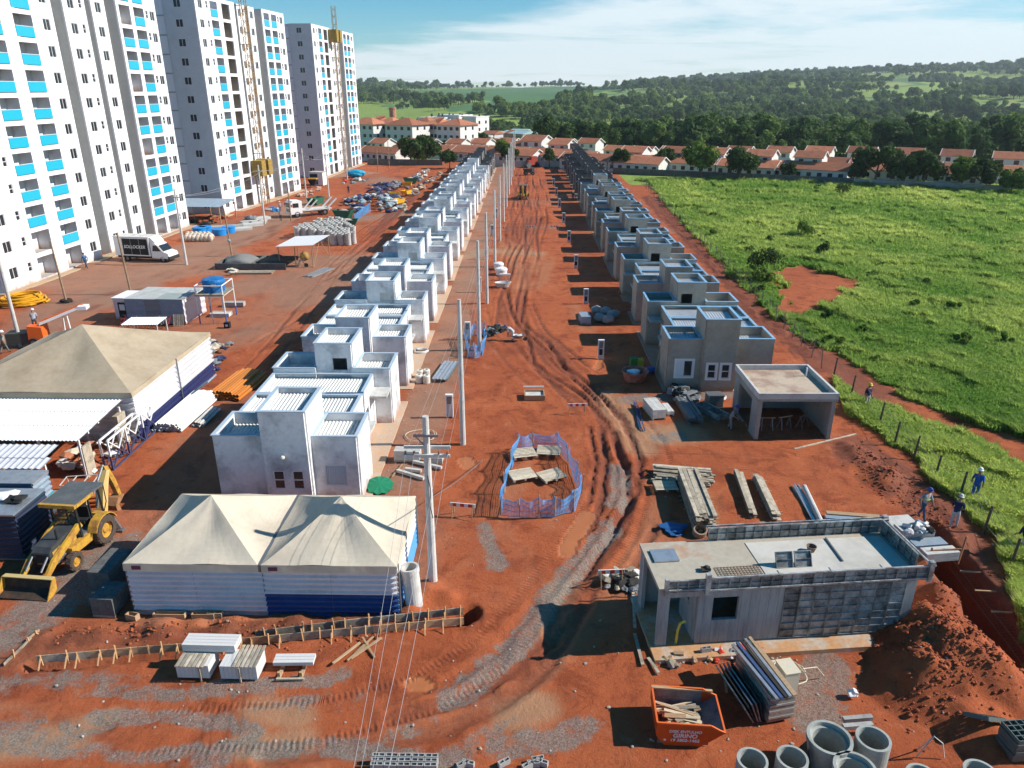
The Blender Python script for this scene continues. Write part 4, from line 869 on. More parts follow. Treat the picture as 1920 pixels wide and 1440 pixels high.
def backhoe(label, loc, rz, detail=True, group=None):
    t = thing('backhoe_loader', label, 'backhoe loader', loc, rz, group)
    for x in (-.85, .85): wheel(t, x, 1.15, .68, .42); wheel(t, x, -1.0, .42, .30)
    MB().box(-.42, .42, -1.6, 1.5, .55, .85).box(-.9, .9, -1.1, -.9, .38, .5).box(-.8, .8, 1.05, 1.25, .6, .75).build('chassis', M_greysteel, t)
    hd = MB(); hd.prism([(-1.75, .8), (-1.75, 1.28), (-1.55, 1.48), (.05, 1.62), (.05, .8)], -.42, .42, 'x'); hd.build('hood', mat('dark_hood', (.045, .05, .055), .45, .15, 2, col2=(.09, .085, .08)), t)
    MB().box(-.40, .40, -1.80, -1.756, .82, 1.25).build('grille', M_black, t)
    for s_ in (-1, 1): MB().prism([(-1.6, .85), (-1.6, 1.25), (-.1, 1.35), (-.1, .85)], s_*.435-.012, s_*.435+.012, 'x').build('side_panel', mat('worn_yellow_panel', (.50, .30, .06), .6, .2, 4, col2=(.22, .08, .05), mask=(.45, .6)), t); MB().box(s_*.30-.1, s_*.30+.1, -1.83, -1.805, 1.1, 1.22).build('headlight', M_glass, t); MB().tube([(s_*.5, 1.75, 1.0), (s_*.55, 2.1, 1.6), (s_*.25, 2.5, 2.3)], .025, 6).build('hose', M_black, t)
    MB().prism([(-.9, .62), (-.9, 1.0), (.55, .95), (.55, .55)], .5, .78, 'x').prism([(-.9, .62), (-.9, 1.0), (.55, .95), (.55, .55)], -.78, -.5, 'x').build('side_tank', M_yellow, t)
    for s_ in (-1, 1):
        fd = MB(); pts = [(1.15+.80*math.cos(a), .68+.80*math.sin(a)) for a in [math.pi*k/9 for k in range(1, 9)]]
        for p_, q_ in zip(pts[:-1], pts[1:]): fd.bar((s_*.85, p_[0], p_[1]), (s_*.85, q_[0], q_[1]), .46, .05)
        fd.build('fender', M_yellow, t)
    cab = MB()
    for (x, y) in ((-.62, .05), (.62, .05), (-.66, 1.65), (.66, 1.65)): cab.bar((x, y, .95), (x*.93, y*.97+.02, 2.62), .09)
    cab.bar((-.62, .9, 1.0), (-.6, .9, 2.6), .06).bar((.62, .9, 1.0), (.6, .9, 2.6), .06)
    cab.build('cab_frame', M_black, t)
    rfm = MB(); rfm.box(-.82, .82, -.15, 1.85, 2.68, 2.78); rfm.build('roof', mat('roof_grey', (.09, .10, .105), .7, .12, 2, col2=(.14, .14, .14)), t)
    MB().box(-.86, .86, -.30, -.152, 2.62, 2.79).box(-.88, -.823, -.15, 1.0, 2.62, 2.76).box(.823, .88, -.15, 1.0, 2.62, 2.76).build('roof_trim', M_yellow, t)
    MB().box(-.55, .55, .02, .03, 1.05, 2.5).build('windscreen', mat('cab_glass', (.05, .07, .06), .1, .1, 2, alpha=.55), t)
    st = MB(); st.box(-.28, .28, .75, 1.2, 1.05, 1.3); st.box(-.28, .28, 1.15, 1.3, 1.3, 1.85); st.build('seat', M_black, t)
    MB().box(-.6, .6, .05, 1.7, .95, 1.04).build('cab_floor', M_greysteel, t)
    MB().tube([(0, .25, 1.1), (0, .45, 1.55)], .04, 6).lathe([(.16, 0), (.19, .03), (.16, .06)], 14, M=Matrix.Translation((0, .46, 1.55)) @ Matrix.Rotation(R(35), 4, 'X')).build('steering_wheel', M_black, t)
    MB().tube([(.3, -1.0, 1.4), (.3, -1.0, 2.0)], .05, 8).build('exhaust', M_black, t)
    # loader arms and bucket
    for s_ in (-1, 1):
        ar = MB(); ar.prism([(.1, 1.75), (.25, 1.45), (-1.7, .75), (-2.55, .28), (-2.65, .42), (-1.85, 1.05)], s_*.56-.06, s_*.56+.06, 'x'); ar.build('loader_arm', M_yellow, t)
        MB().tube([(s_*.42, -.6, .7), (s_*.50, -1.5, .85)], .06, 8).tube([(s_*.35, -1.55, 1.35), (s_*.35, -2.35, .75)], .045, 8).build('ram', M_greysteel, t)
    bk = MB(); bk.prism([(-2.55, .72), (-2.62, .20), (-2.85, .06), (-3.25, .02), (-3.25, .06), (-2.90, .12), (-2.70, .24), (-2.63, .70)], -1.12, 1.12, 'x'); bk.build('front_bucket', mat('worn_bucket', (.035, .028, .022), .8, .2, 3, col2=(.09, .05, .03)), t)
    for s_ in (-1, 1): MB().prism([(-2.56, .73), (-2.62, .20), (-2.86, .06), (-3.26, .02), (-2.75, .74)], s_*1.14-.02, s_*1.14+.02, 'x').build('bucket_cheek', M_yellow, t)
    MB().box(-1.12, 1.12, -2.76, -2.54, .722, .76).build('bucket_lip', mat('yellow_lip', (.55, .42, .18), .6, .1, 3), t)
    # backhoe boom: tower, boom, dipper and bucket
    MB().prism([(1.7, .35), (1.7, 1.15), (2.25, .95), (2.25, .45)], -.35, .35, 'x').build('swing_post', M_yellow, t)
    bm_ = MB(); bm_.prism([(2.05, .75), (2.2, 1.0), (2.55, 2.1), (3.05, 2.75), (3.25, 2.65), (2.95, 2.0), (2.5, .75)], -.19, .19, 'x'); bm_.build('boom', mat('pale_yellow', (.62, .44, .20), .6, .12, 3, col2=(.66, .40, .08)), t)
    dp = MB(); dp.prism([(3.0, 2.95), (3.28, 2.85), (3.62, 1.9), (3.8, .95), (3.6, .95), (3.35, 1.9)], -.12, .12, 'x'); dp.build('dipper', M_yellow, t)
    MB().tube([(0, 2.1, 1.2), (0, 2.55, 2.45)], .07, 8).tube([(.0, 2.5, 2.4), (0, 3.1, 2.98)], .06, 8).tube([(0, 3.45, 2.2), (0, 3.58, 1.15)], .05, 8).build('ram', M_greysteel, t)
    q = MB(); q.prism([(3.8, 1.0), (3.3, 1.05), (3.0, .75), (3.05, .45), (3.35, .3), (3.3, .5), (3.25, .7), (3.55, .85)], -.28, .28, 'x'); q.build('rear_bucket', mat('worn_bucket_b', (.34, .17, .08), .8, .2, 3, col2=(.22, .10, .05)), t)
    for s_ in (-1, 1): MB().bar((s_*.7, 2.0, .9), (s_*.95, 2.1, .1), .14).box(s_*.95-.2, s_*.95+.2, 1.95, 2.25, 0, .08).build('stabiliser', M_greysteel, t)
    return t
bh = backhoe('muddy yellow backhoe loader with black hood and raised rear boom', (-20.75, 28.45, .02), R(-5)); bh.scale = (1.0, 1.02, 1.0)
# ================================================================== YARD ON THE LEFT
t = thing('site_office', 'long grey site office container with a white annex, by the blue tank stand', 'container', (-33.4, 66.2, 0), R(-3))
for (a, b_, m) in ((-2.7, -.9, M_bluegrey), (-.89, .6, mat('grey_sheet', (.22, .24, .25), .55, .08, 2)), (.61, 2.7, M_bluegrey)): upsheet(MB(), (a, -2.1), (b_, -2.1), .08, 2.3, .6, .012).build('wall_sheet', m, t)
upsheet(MB(), (2.7, -2.05), (2.7, 2.1), .08, 2.3, .6, .02).build('wall_sheet', M_corrw, t); upsheet(MB(), (2.7, 2.1), (-2.7, 2.1), .08, 2.3, .6, .02).build('wall_sheet', M_corrw, t); upsheet(MB(), (-2.7, 2.05), (-2.7, -2.05), .08, 2.3, .6, .02).build('wall_sheet', M_corrw, t)
for i, (a, b_) in enumerate(((-2.75, .2), (.21, 2.75))):
    for j in range(2): MB().box(a, b_, -2.15+j*2.16, -.005+j*2.16, 2.31+.02*i, 2.38+.02*i).build('roof_panel', mat('grey_green_roof', (.30, .35, .34), .7, .1, 1) if (i and not j) else mat('pale_roof', (.48, .49, .47), .7, .08, 1, col2=(.36, .37, .36)), t)
an = MB().box(-4.5, -2.75, -1.0, 1.6, .1, 2.05); an.build('annex', M_corrw, t); MB().box(-4.6, -2.8, -1.1, 1.7, 2.052, 2.12).build('annex_roof', M_whitep, t)
MB().box(-4.1, -3.3, -1.03, -1.005, .15, 1.7).build('door', M_dark, t); MB().box(-3.95, -3.45, -1.05, -1.035, .95, 1.5).build('notice', M_whitep, t)
rn = random.Random(12)
for i in range(9):
    b_ = thing('bicycle', 'parked bicycle in the row along the grey site office', 'bicycle', (-36.2+i*.52, 63.4+.15*rn.random(), 0), R(80+rn.uniform(-12, 12)), 'bicycles along the site office')
    for x in (-.5, .5):
        q = MB(); pts = [(x+.32*math.cos(a), 0, .34+.32*math.sin(a)) for a in [2*math.pi*k/14 for k in range(15)]]; q.tube(pts, .02, 5, False); q.build('wheel', M_black, b_)
    q = MB(); q.tube([(-.5, 0, .34), (-.15, 0, .32), (.35, 0, .75), (-.25, 0, .72), (-.15, 0, .32)], .02, 5).tube([(-.5, 0, .34), (-.25, 0, .72), (-.28, 0, .88)], .015, 5).tube([(.5, 0, .34), (.33, 0, .95)], .018, 5); q.build('frame', (M_red, M_bluep, M_whitep, M_greysteel)[i % 4], b_)
    MB().box(-.4, -.16, -.07, .07, .88, .93).build('saddle', M_black, b_); MB().tube([(.30, -.25, .98), (.34, 0, .96), (.30, .25, .98)], .015, 5).build('handlebar', M_greysteel, b_)
t = thing('leaning_pallet', 'pallet leaning on the end of the grey site office', 'pallet', (-31.3, 63.55, 0), R(4)); q = MB()
for i in range(6): q2 = MB().mbox((.1, .02, 1.1), Matrix.Translation((-.4+.16*i, .15, .52)) @ Matrix.Rotation(R(-18), 4, 'X')); q2.build('slat', M_timber_o, t)
# tank stand
t = thing('tank_stand', 'white and blue pipe stand with railing that carries a round tank', 'tank stand', (-28.55, 65.9, 0), R(2)); q = MB(); q2 = MB()
for (x, y) in ((-1.2, -1.4), (1.2, -1.4), (1.2, 1.4), (-1.2, 1.4)): q2.tube([(x, y, 0), (x, y, .9)], .06, 8); q.tube([(x, y, .9), (x, y, 3.55)], .06, 8)
for (a, b_) in (((-1.2, -1.4), (1.2, -1.4)), ((1.2, -1.4), (1.2, 1.4)), ((1.2, 1.4), (-1.2, 1.4)), ((-1.2, 1.4), (-1.2, -1.4))):
    q.tube([(*a, 3.5), (*b_, 3.5)], .05, 6); q.tube([(*a, 2.55), (*b_, 2.55)], .05, 6)
q.build('frame', M_whitep, t); q2.build('leg_foot', M_bluep, t); MB().box(-1.3, 1.3, -1.5, 1.5, 2.6, 2.68).build('deck', M_timber_o, t)
MB().tube([(0, -1.4, 0), (0, -1.4, 2.55)], .05, 6).tube([(0, 1.4, 0), (0, 1.4, 2.55)], .05, 6).build('middle_leg', M_whitep, t)
def tank(label, loc, r, h, m, lid=True, group=None):
    t = thing('water_tank', label, 'water tank', loc, 0, group); q = MB(); q.lathe([(r*.86, 0), (r*.90, h*.02), (r*.97, h*.55), (r, h*.62), (r*1.02, h*.66), (r*1.02, h*.72), (r*.98, h*.74)], 24); q.build('shell', m, t, smooth=False)
    if lid:
        q = MB(); q.lathe([(r*1.0, h*.745), (r*.95, h*.86), (r*.55, h*.96), (r*.15, h), (.01, h)], 24); q.build('lid', m, t)
        for k in range(8):
            a = 2*math.pi*k/8; MB().bar((.2*r*math.cos(a), .2*r*math.sin(a), h*.99), (.9*r*math.cos(a), .9*r*math.sin(a), h*.895), .06, .04).build('lid_rib', m, t)
    return t
M_tankblue = mat('tank_blue', (.015, .14, .38), .45, .08, 2, col2=(.03, .20, .46)); M_tanklt = mat('tank_light_blue', (.02, .24, .62), .45, .08, 2)
tk = tank('blue round water tank with ribbed lid up on the pipe stand', (-28.55, 65.9, 2.68), 1.02, 1.35, M_tankblue)
MB().box(.15, .62, -1.03, -1.0, .62, .85).build('label_plate', M_whitep, tk)
# box van, nose to the right
vx = thing('box_van', 'white box van with black panelled side and white lettering, parked under the towers', 'van', (-47.0, 90.9, 0), R(-9))
MB().box(-3.7, 1.05, -1.05, 1.05, .75, 3.0).build('cargo_box', M_whitep, vx); MB().box(-3.75, 1.1, -1.09, 1.09, 3.002, 3.08).build('box_roof', M_conc_l, vx)
for i in range(3): MB().box(-2.55+i*1.15, -1.45+i*1.15, -1.075, -1.052, .9, 2.85).build('black_panel', M_black, vx)
tm = text_mesh('SOLLOCKER', .52, .2); tm.materials.append(M_whitep); o = inst('lettering', tm, vx, (-.95, -1.088, 1.85), (math.pi/2, 0, 0))
MB().box(-3.6, 3.1, -.85, .85, .45, .74).build('chassis', M_black, vx)
q = MB(); q.prism([(1.15, .55), (1.15, 2.35), (1.6, 2.42), (2.15, 2.1), (2.75, 1.35), (3.35, 1.15), (3.45, .85), (3.45, .5)], -.98, .98, 'y'); q.build('cab', M_whitep, vx); q = MB().prism([(.95, 2.38), (1.1, 3.0), (1.3, 3.0), (1.85, 2.42)], -.9, .9, 'y'); q.build('wind_deflector', M_whitep, vx)
MB().prism([(1.35, 1.4), (1.5, 2.1), (1.95, 2.1), (2.5, 1.4)], -.995, -.984, 'y').build('side_window', M_glass, vx); MB().prism([(2.21, 2.08), (2.78, 1.40), (2.81, 1.42), (2.24, 2.11)], -.88, .88, 'y').build('windscreen', M_glass, vx)
MB().box(3.3, 3.55, -1.0, 1.0, .35, .75).build('bumper', M_dark, vx)
for y in (-.7, .7): MB().box(3.30, 3.40, y-.2, y+.2, .9, 1.06).build('headlight', M_glass, vx)
def small_wheel(parent, x, y, r, wd=.24, m=None):
    o = MB().lathe([(r*.6, -wd/2), (r*.95, -wd/2), (r, 0), (r*.95, wd/2), (r*.6, wd/2), (r*.6, -wd/2)], 16, M=Matrix.Translation((x, y, r)) @ Matrix.Rotation(math.pi/2, 4, 'X')).build('wheel', M_black, parent); MB().lathe([(.01, -wd*.3), (r*.6, -wd*.2), (r*.6, wd*.2), (.01, wd*.3)], 12, M=Matrix.Translation((x, y, r)) @ Matrix.Rotation(math.pi/2, 4, 'X')).build('rim', M_greysteel, o)
for x in (-2.3, 2.55):
    for y in (-.86, .86): small_wheel(vx, x, y, .38)
# skip lorry
tr = thing('skip_lorry', 'white skip lorry with raised lifting arms, parked among rubbish skips', 'lorry', (-36.3, 126.6, 0), R(218)); 
q = MB(); q.prism([(2.0, .7), (2.0, 2.65), (3.6, 2.75), (3.9, 2.4), (4.0, 1.5), (4.0, .55)], -1.2, 1.2, 'y'); q.build('cab', M_whitep, tr); MB().prism([(3.93, 2.3), (4.015, 1.65), (4.03, 1.65), (3.95, 2.32)], -1.05, 1.05, 'y').build('windscreen', M_glass, tr)
for s_ in (-1, 1): MB().box(2.6, 3.6, s_*1.21-.01, s_*1.21+.01, 1.65, 2.35).build('side_window', M_glass, tr); MB().bar((3.8, s_*1.2, 2.1), (3.9, s_*1.5, 2.1), .04).box(3.8, 4.0, s_*1.5-.08, s_*1.5+.08, 1.8, 2.2).build('mirror', M_red, tr)
MB().box(-3.2, 4.0, -.45, .45, .65, .95).box(-3.2, 1.9, -1.15, 1.15, .95, 1.15).build('bed', M_conc_l, tr); MB().box(3.95, 4.15, -1.2, 1.2, .45, .85).build('bumper', M_whitep, tr); MB().box(4.005, 4.03, -.8, .8, .95, 1.4).build('grille', M_greysteel, tr)
for s_ in (-1, 1): MB().bar((-2.4, s_*1.0, 1.1), (-4.2, s_*1.0, 2.6), .35, .25).build('lifting_arm', M_conc_l, tr); MB().bar((.9, s_*.9, 1.1), (-.8, s_*1.0, 2.6), .2).build('lifting_arm', M_conc_l, tr)
for x in (-2.0, 2.9):
    for y in (-1.05, 1.05): small_wheel(tr, x, y, .5, .3)
def skip(label, loc, rz, m, load=None, s=1.0, group=None):
    t = thing('rubbish_skip', label, 'skip', loc, rz, group); q = MB(); a, b_, h = 1.6*s, .85*s, 1.2*s
    prof = [(-a*.62, 0), (a*.62, 0), (a, h), (-a, h)]
    for y in (-b_, b_): q.prism(prof, y-.03, y+.03, 'y')
    q.box(-a*.62, a*.62, -b_+.03, b_-.03, 0, .05)
    q.v += [(-a*.62, -b_+.03, .0), (-a*.62, b_-.03, 0), (-a, b_-.03, h), (-a, -b_+.03, h), (-a*.62+.05, -b_+.03, .05), (-a*.62+.05, b_-.03, .05), (-a+.05, b_-.03, h), (-a+.05, -b_+.03, h)]; k = len(q.v)-8; q.f += [(k, k+1, k+2, k+3), (k+4, k+7, k+6, k+5), (k+3, k+2, k+6, k+7)]
    q.v += [(a*.62, -b_+.03, .0), (a*.62, b_-.03, 0), (a, b_-.03, h), (a, -b_+.03, h), (a*.62-.05, -b_+.03, .05), (a*.62-.05, b_-.03, .05), (a-.05, b_-.03, h), (a-.05, -b_+.03, h)]; k = len(q.v)-8; q.f += [(k, k+3, k+2, k+1), (k+4, k+5, k+6, k+7), (k+3, k+7, k+6, k+2)]
    q.build('bin', m, t)
    r_ = MB(); r_.box(-a-.04, a+.04, -b_-.06, -b_+.04, h, h+.07).box(-a-.04, a+.04, b_-.04, b_+.06, h, h+.07).box(-a-.04, -a+.06, -b_+.04, b_-.04, h, h+.07).box(a-.06, a+.04, -b_+.04, b_-.04, h, h+.07); r_.build('rim', m, t)
    if load: MB().blob((0, 0, h*.72), (a*.8, b_*.85, h*.4), 5, 3, .3).build('load', load, t)
    return t
M_skipg = mat('green_skip', (.02, .12, .07), .6, .15, 2, col2=(.05, .09, .06)); M_debris = mat('mixed_debris', (.35, .27, .2), .95, .5, 4, .6, 10, col2=(.5, .48, .45), mask=(.4, .6))
skip('green skip heaped with debris, nearest the standing concrete pipes', G(652, 427), R(5), M_skipg, M_debris); skip('green skip heaped with debris, second behind the standing concrete pipes', G(645, 408), R(-12), M_skipg, M_debris)
skip('empty dark green skip just behind the skip lorry', G(593, 383), R(70), M_skipg); skip('dark green skip near the far rubbish heaps', G(770, 344), R(10), M_skipg, M_debris)
# ------------------------------------------------------------------ standing concrete pipes of the yard
pm = MB(); pm.lathe([(.27, 0), (.36, 0), (.36, 1.4), (.40, 1.42), (.40, 1.6), (.31, 1.6), (.29, 1.4), (.27, 0)], 14); pipe_me = pm.mesh('concrete_pipe', M_conc_l, False)
rn = random.Random(8); k = 0
def in_pile(x, y): return inpoly(np.array([x]), np.array([y]), [tuple(G(*p)[:2]) for p in ((546, 447), (590, 430), (632, 424), (665, 440), (668, 462), (630, 462), (590, 452))])[0]
for iy in range(22):
    for ix in range(16):
        x = -36+ix*1.02+.5*(iy % 2)+rn.uniform(-.1, .1); y = 98+iy*1.05+rn.uniform(-.1, .1)
        if in_pile(x, y) and rn.random() < .85: o = inst('concrete_pipe', pipe_me, None, (x, y, 0), (rn.uniform(-.03, .03), rn.uniform(-.03, .03), rn.random()*6)); tag(o, 'short pale concrete pipe standing upright in the dense cluster of pipes', 'pipe', 'standing pipe cluster in the yard'); k += 1
# mixer shelter, sand bays
t = thing('mixer_shelter', 'white sheet roof on thin posts over the mortar mixer', 'shelter', (-27.3, 90.3, 0), R(-4)); MB().corr(-2.2, 2.3, -3.2, 3.4, 2.5, 2.75, .25, .03, 'x').build('roof_sheet', M_whitep, t)
for x in (-2.0, 0, 2.1):
    for y in (-3, 3.2): MB().bar((x, y, 0), (x, y, 2.5), .08).build('post', M_timber, t)
MB().bar((2.1, -3, 0), (2.1, -.4, 2.4), .06).bar((2.1, 3.2, 0), (2.1, .4, 2.4), .06).build('brace', M_timber, t)
t = thing('mortar_mixer', 'ochre drum mortar mixer beside the white sheet shelter', 'mixer', G(566, 500), R(20)); MB().lathe([(.25, 0), (.5, .2), (.55, .6), (.5, .75), (.3, 1.05)], 16, M=Matrix.Translation((0, 0, 1.0)) @ Matrix.Rotation(R(60), 4, 'Y')).build('drum', mat('ochre_drum', (.40, .24, .07), .7, .2, 3, col2=(.25, .14, .06)), t); q = MB()
for s_ in (-1, 1): q.bar((s_*.5, -.45, 0), (0, -.45, 1.0), .07).bar((s_*.5, .45, 0), (0, .45, 1.0), .07)
q.build('frame', M_greysteel, t); MB().lathe([(.01, -.06), (.25, -.06), (.25, .06), (.01, .06)], 12, M=Matrix.Translation((.5, -.5, .25)) @ Matrix.Rotation(math.pi/2, 4, 'X')).build('wheel', M_black, t)
t = thing('sand_bay', 'low boarded bay heaped with grey sand, with a second dark heap beside it', 'sand bay', G(470, 500), R(0)); g0 = G(425, 503)
MB().box(-3.6, 4.8, -1.7, -1.6, 0, .75).box(-3.6, 4.8, 3.4, 3.5, 0, .6).box(.75, .85, -1.6, 3.4, 0, .8).box(-3.6, -3.5, -1.6, 3.4, 0, .7).build('board', M_conc_d, t)
MB().blob((-1.4, .9, .1), (2.0, 2.3, 1.25), 3, 4, .08).build('sand_heap', mat('grey_sand', (.19, .19, .18), .95, .12, 4, .3, 20), t); MB().blob((2.6, .9, .1), (1.6, 2.2, 1.0), 4, 4, .1).build('sand_heap', mat('dark_sand', (.085, .08, .068), .95, .15, 4, .3, 20), t)
for i in range(9): tag(MB().blob((0, 0, 0), (.38, .25, .12), i, 2, .12).build('sand_bag', mat('pale_sack', (.58, .52, .42), .9, .1, 4), None, G(428+rn.uniform(0, 14), 507+rn.uniform(-3, 4), .12+.1*(i % 3)), rn.random()*3), 'pale sack in the slumped pile beside the grey sand bay', 'sack', 'sacks by the sand bay')
def planks(name, label, c, rz, ln, n, m, wd=.16, th=.04, layers=1, gap=.02, cat='timber', skew=.03, seed=0):
    t = thing(name, label, cat, c, rz); rn = random.Random(seed); me = MB().box(-ln/2, ln/2, -wd/2, wd/2, 0, th).mesh('plank', m)
    for j in range(layers):
        for i in range(n): inst('plank', me, t, (rn.uniform(-.12, .12)*ln*.1, (i-(n-1)/2)*(wd+gap)+rn.uniform(-.01, .01), j*(th+.012)), (0, 0, rn.uniform(-skew, skew)))
    return t
planks('board_stack', 'grey boards lying beside the sand bay sacks', G(475, 512), R(3), 4.6, 6, M_timber_o, .2, .05, 3, seed=3)
planks('sheet_bundle', 'slanted bundle of pale metal strips on the soil below the mixer shelter', G(598, 512), R(72), 4.4, 8, M_zinc, .14, .05, 3, skew=.06, seed=5)
# rubbish heaps of the yard: counted bags, crates and boards, each its own thing
heap_m = [mat('heap_white', (.6, .6, .58), .9, .2, 3), mat('heap_blue', (.05, .07, .16), .8, .2, 3), mat('heap_grey', (.2, .21, .22), .9, .2, 3), mat('heap_beige', (.5, .42, .32), .9, .2, 3), mat('heap_navy', (.03, .04, .10), .8, .2, 3), mat('heap_purple', (.15, .16, .23), .8, .2, 3), mat('heap_teal', (.25, .33, .36), .8, .2, 3), mat('heap_yellow', (.6, .36, .04), .7, .2, 3)]
HUES = {'heap_white': 'white', 'heap_blue': 'dark blue', 'heap_grey': 'grey', 'heap_beige': 'beige', 'heap_navy': 'navy', 'heap_purple': 'slate blue', 'heap_teal': 'pale blue-grey', 'heap_yellow': 'yellow', 'black_rubber': 'black', 'dark_opening': 'dark', 'raw_timber': 'raw timber', 'weathered_timber': 'weathered timber', 'red_paint': 'red', 'loose_red_soil': 'red-brown', 'blue_grey_sheet': 'blue-grey', 'pale_board': 'pale timber', 'pink_rubble': 'pinkish', 'rusty_rebar': 'rusty', 'bright_blue_tarp': 'bright blue'}
def hue_label(label, m, noun):
    """label of one piece of a heap: its own colour and shape, then where the heap lies"""
    w_ = label.split(); k = next((i for i, x in enumerate(w_) if x in ('in', 'lying', 'on', 'under', 'scattered', 'beside', 'along', 'near', 'at')), 1); return f"{HUES.get(m.name, 'grey')} {noun} {' '.join(w_[k:])}"
def heap(name, label, cat, grp, poly, n, mats, zs=.9, seed=1, s0=.25, s1=.7, sticks=False):
    rn = random.Random(seed); P = [tuple(G(*p)[:2]) for p in poly]; xs_ = [p[0] for p in P]; ys_ = [p[1] for p in P]; cx_ = sum(xs_)/len(P); cy_ = sum(ys_)/len(P); k = 0; tries = 0
    while k < n and tries < n*60:
        tries += 1; x = rn.uniform(min(xs_), max(xs_)); y = rn.uniform(min(ys_), max(ys_))
        if not inpoly(np.array([x]), np.array([y]), P)[0]: continue
        r_ = rn.uniform(s0, s1); z = zs*max(0, 1-math.hypot((x-cx_)/(max(xs_)-min(xs_)+.1), (y-cy_)/(max(ys_)-min(ys_)+.1))*2)
        noun = 'stick' if sticks else 'lump'; mm_ = rn.choice(mats)
        if sticks: q = MB().mbox((r_*4, r_*.25, .05), Matrix.Rotation(rn.uniform(-.1, .1), 4, 'Y'))
        elif rn.random() < .55: q = MB().blob((0, 0, 0), (r_*1.2, r_*.9, r_*.6), seed*50+k, 2, .28)
        else: noun = 'flat piece'; q = MB().mbox((r_*2.2, r_*.9, .1+rn.random()*.35), Matrix.Rotation(rn.uniform(-.5, .5), 4, 'X') @ Matrix.Rotation(rn.uniform(-.4, .4), 4, 'Y'))
        tag(q.build(name, mm_, None, (x, y, z+r_*.35), rn.random()*6), hue_label(label, mm_, noun), cat, grp); k += 1
heap('scrap_piece', 'bag or board in the big multicoloured rubbish heap behind the green skips', 'scrap', 'big rubbish heap', [(640, 382), (660, 370), (720, 372), (755, 375), (760, 395), (705, 402), (660, 398)], 84, heap_m[:7]+[heap_m[2], heap_m[3], heap_m[0], heap_m[4]], 1.5, 3, .35, .9)
heap('scrap_piece', 'drum, bag or crate in the blue and grey heap beyond the big rubbish heap', 'scrap', 'blue rubbish heap', [(685, 355), (720, 345), (755, 345), (770, 355), (735, 365), (700, 365)], 36, heap_m[1:6]+[heap_m[2]], 1.3, 4, .4, .9)
heap('rubble_piece', 'broken rubble piece in the grey heap nearest the far houses', 'rubble', 'far rubble heap', [(770, 338), (785, 325), (805, 318), (812, 322), (800, 335), (785, 342)], 26, [heap_m[0], heap_m[2], heap_m[3]], .6, 5, .3, .7)
heap('rubble_piece', 'broken rubble piece scattered along the shaded back of the white houses', 'rubble', 'rubble behind the white houses', [(745, 375), (800, 340), (825, 325), (830, 328), (790, 360), (755, 390)], 40, [M_soil, heap_m[2], heap_m[3]], .5, 6, .3, .6)
for i, (px_, py_, rz_) in enumerate(((740, 372, .2), (748, 385, .9), (764, 352, 0), (762, 368, 1.2), (613, 424, .3))):
    t = thing('yellow_bin', 'yellow dumper tub lying in or near the rubbish heaps', 'tub', G(px_, py_), rz_, 'yellow tubs in the yard'); q = MB(); q.prism([(-.8, .5), (-1.1, 1.2), (1.1, 1.2), (.7, .5)], -.7, -.64, 'y').prism([(-.8, .5), (-1.1, 1.2), (1.1, 1.2), (.7, .5)], .64, .7, 'y').box(-.8, .7, -.64, .64, .5, .55).box(-.95, -.9, -.64, .64, .55, 1.15).box(.85, .9, -.64, .64, .55, 1.15); q.build('tub', mat('yellow_tub', (.68, .36, .02), .5, .1, 3), t); q = MB()
    for (x, y) in ((-.6, -.5), (.6, -.5), (.6, .5), (-.6, .5)): q.bar((x, y, 0), (x, y, .5), .08)
    q.build('legs', M_greysteel, t)
# blue net fence and odd racks there
M_net = mat('blue_net', (.12, .38, .74), .6, .1, 3)
def net_fence(label, pts, h, grp=None, lean=.1, cell=.14, name='net_barrier'):
    """plastic mesh barrier: thin strands woven between stakes, sagging"""
    t = thing(name, label, 'barrier', pts[0]); o0 = Vector(pts[0]); P = [Vector(p)-o0 for p in pts]; rn = random.Random(len(pts)); hs = [h*rn.uniform(.85, 1.1) for _ in P]
    for i, p in enumerate(P): MB().bar(p, p+Vector((rn.uniform(-lean, lean), rn.uniform(-lean, lean), hs[i]+.08)), .045).build('stake', M_timber, t)
    for i in range(len(P)-1):
        a, b_ = P[i], P[i+1]; ln = (b_-a).length; q = MB(); nn = max(3, int(ln/cell)); nd = (b_-a).normalized(); nr = Vector((nd.y, -nd.x, 0)); ph = rn.random()*6
        def pt(u, v):
            hh = hs[i]+(hs[i+1]-hs[i])*u; sag = 1-.20*math.sin(u*math.pi)*v; return a.lerp(b_, u)+nr*(.10*math.sin(u*7+ph)*v+.06*math.sin(u*3+v*4+ph))+Vector((0, 0, .03+hh*v*sag))
        for j in range(int(h/.085)+1):
            v = min(1, j*.085/h); w_ = .026 if j % 4 else .06
            for s_ in range(nn): q.bar(pt(s_/nn, v), pt((s_+1)/nn, v), .008, w_*.7)
        for s_ in range(nn+1):
            u = s_/nn
            for v0 in (0, .25, .5, .75): q.bar(pt(u, v0), pt(u, v0+.25), .014)
        q.build('net_panel', M_net, t)
    return t
net_fence('blue net strung beside the green skips in the yard', [G(665, 418), G(680, 405), G(695, 396)], 1.6)
net_fence('large blue net enclosure round four pallets on the street', [G(*p) for p in ((938, 966), (946, 925), (957, 880), (970, 848), (1000, 842), (1046, 840), (1065, 868), (1080, 905), (1090, 925), (1075, 960), (1040, 968), (1010, 970), (975, 969), (938, 966))], 1.15)
net_fence('small blue net enclosure round a concrete pole by the wheelbarrow digger', [G(*p) for p in ((872, 636), (876, 655), (878, 668), (890, 672), (903, 668), (910, 650), (908, 630), (890, 628), (872, 636))], 1.25)
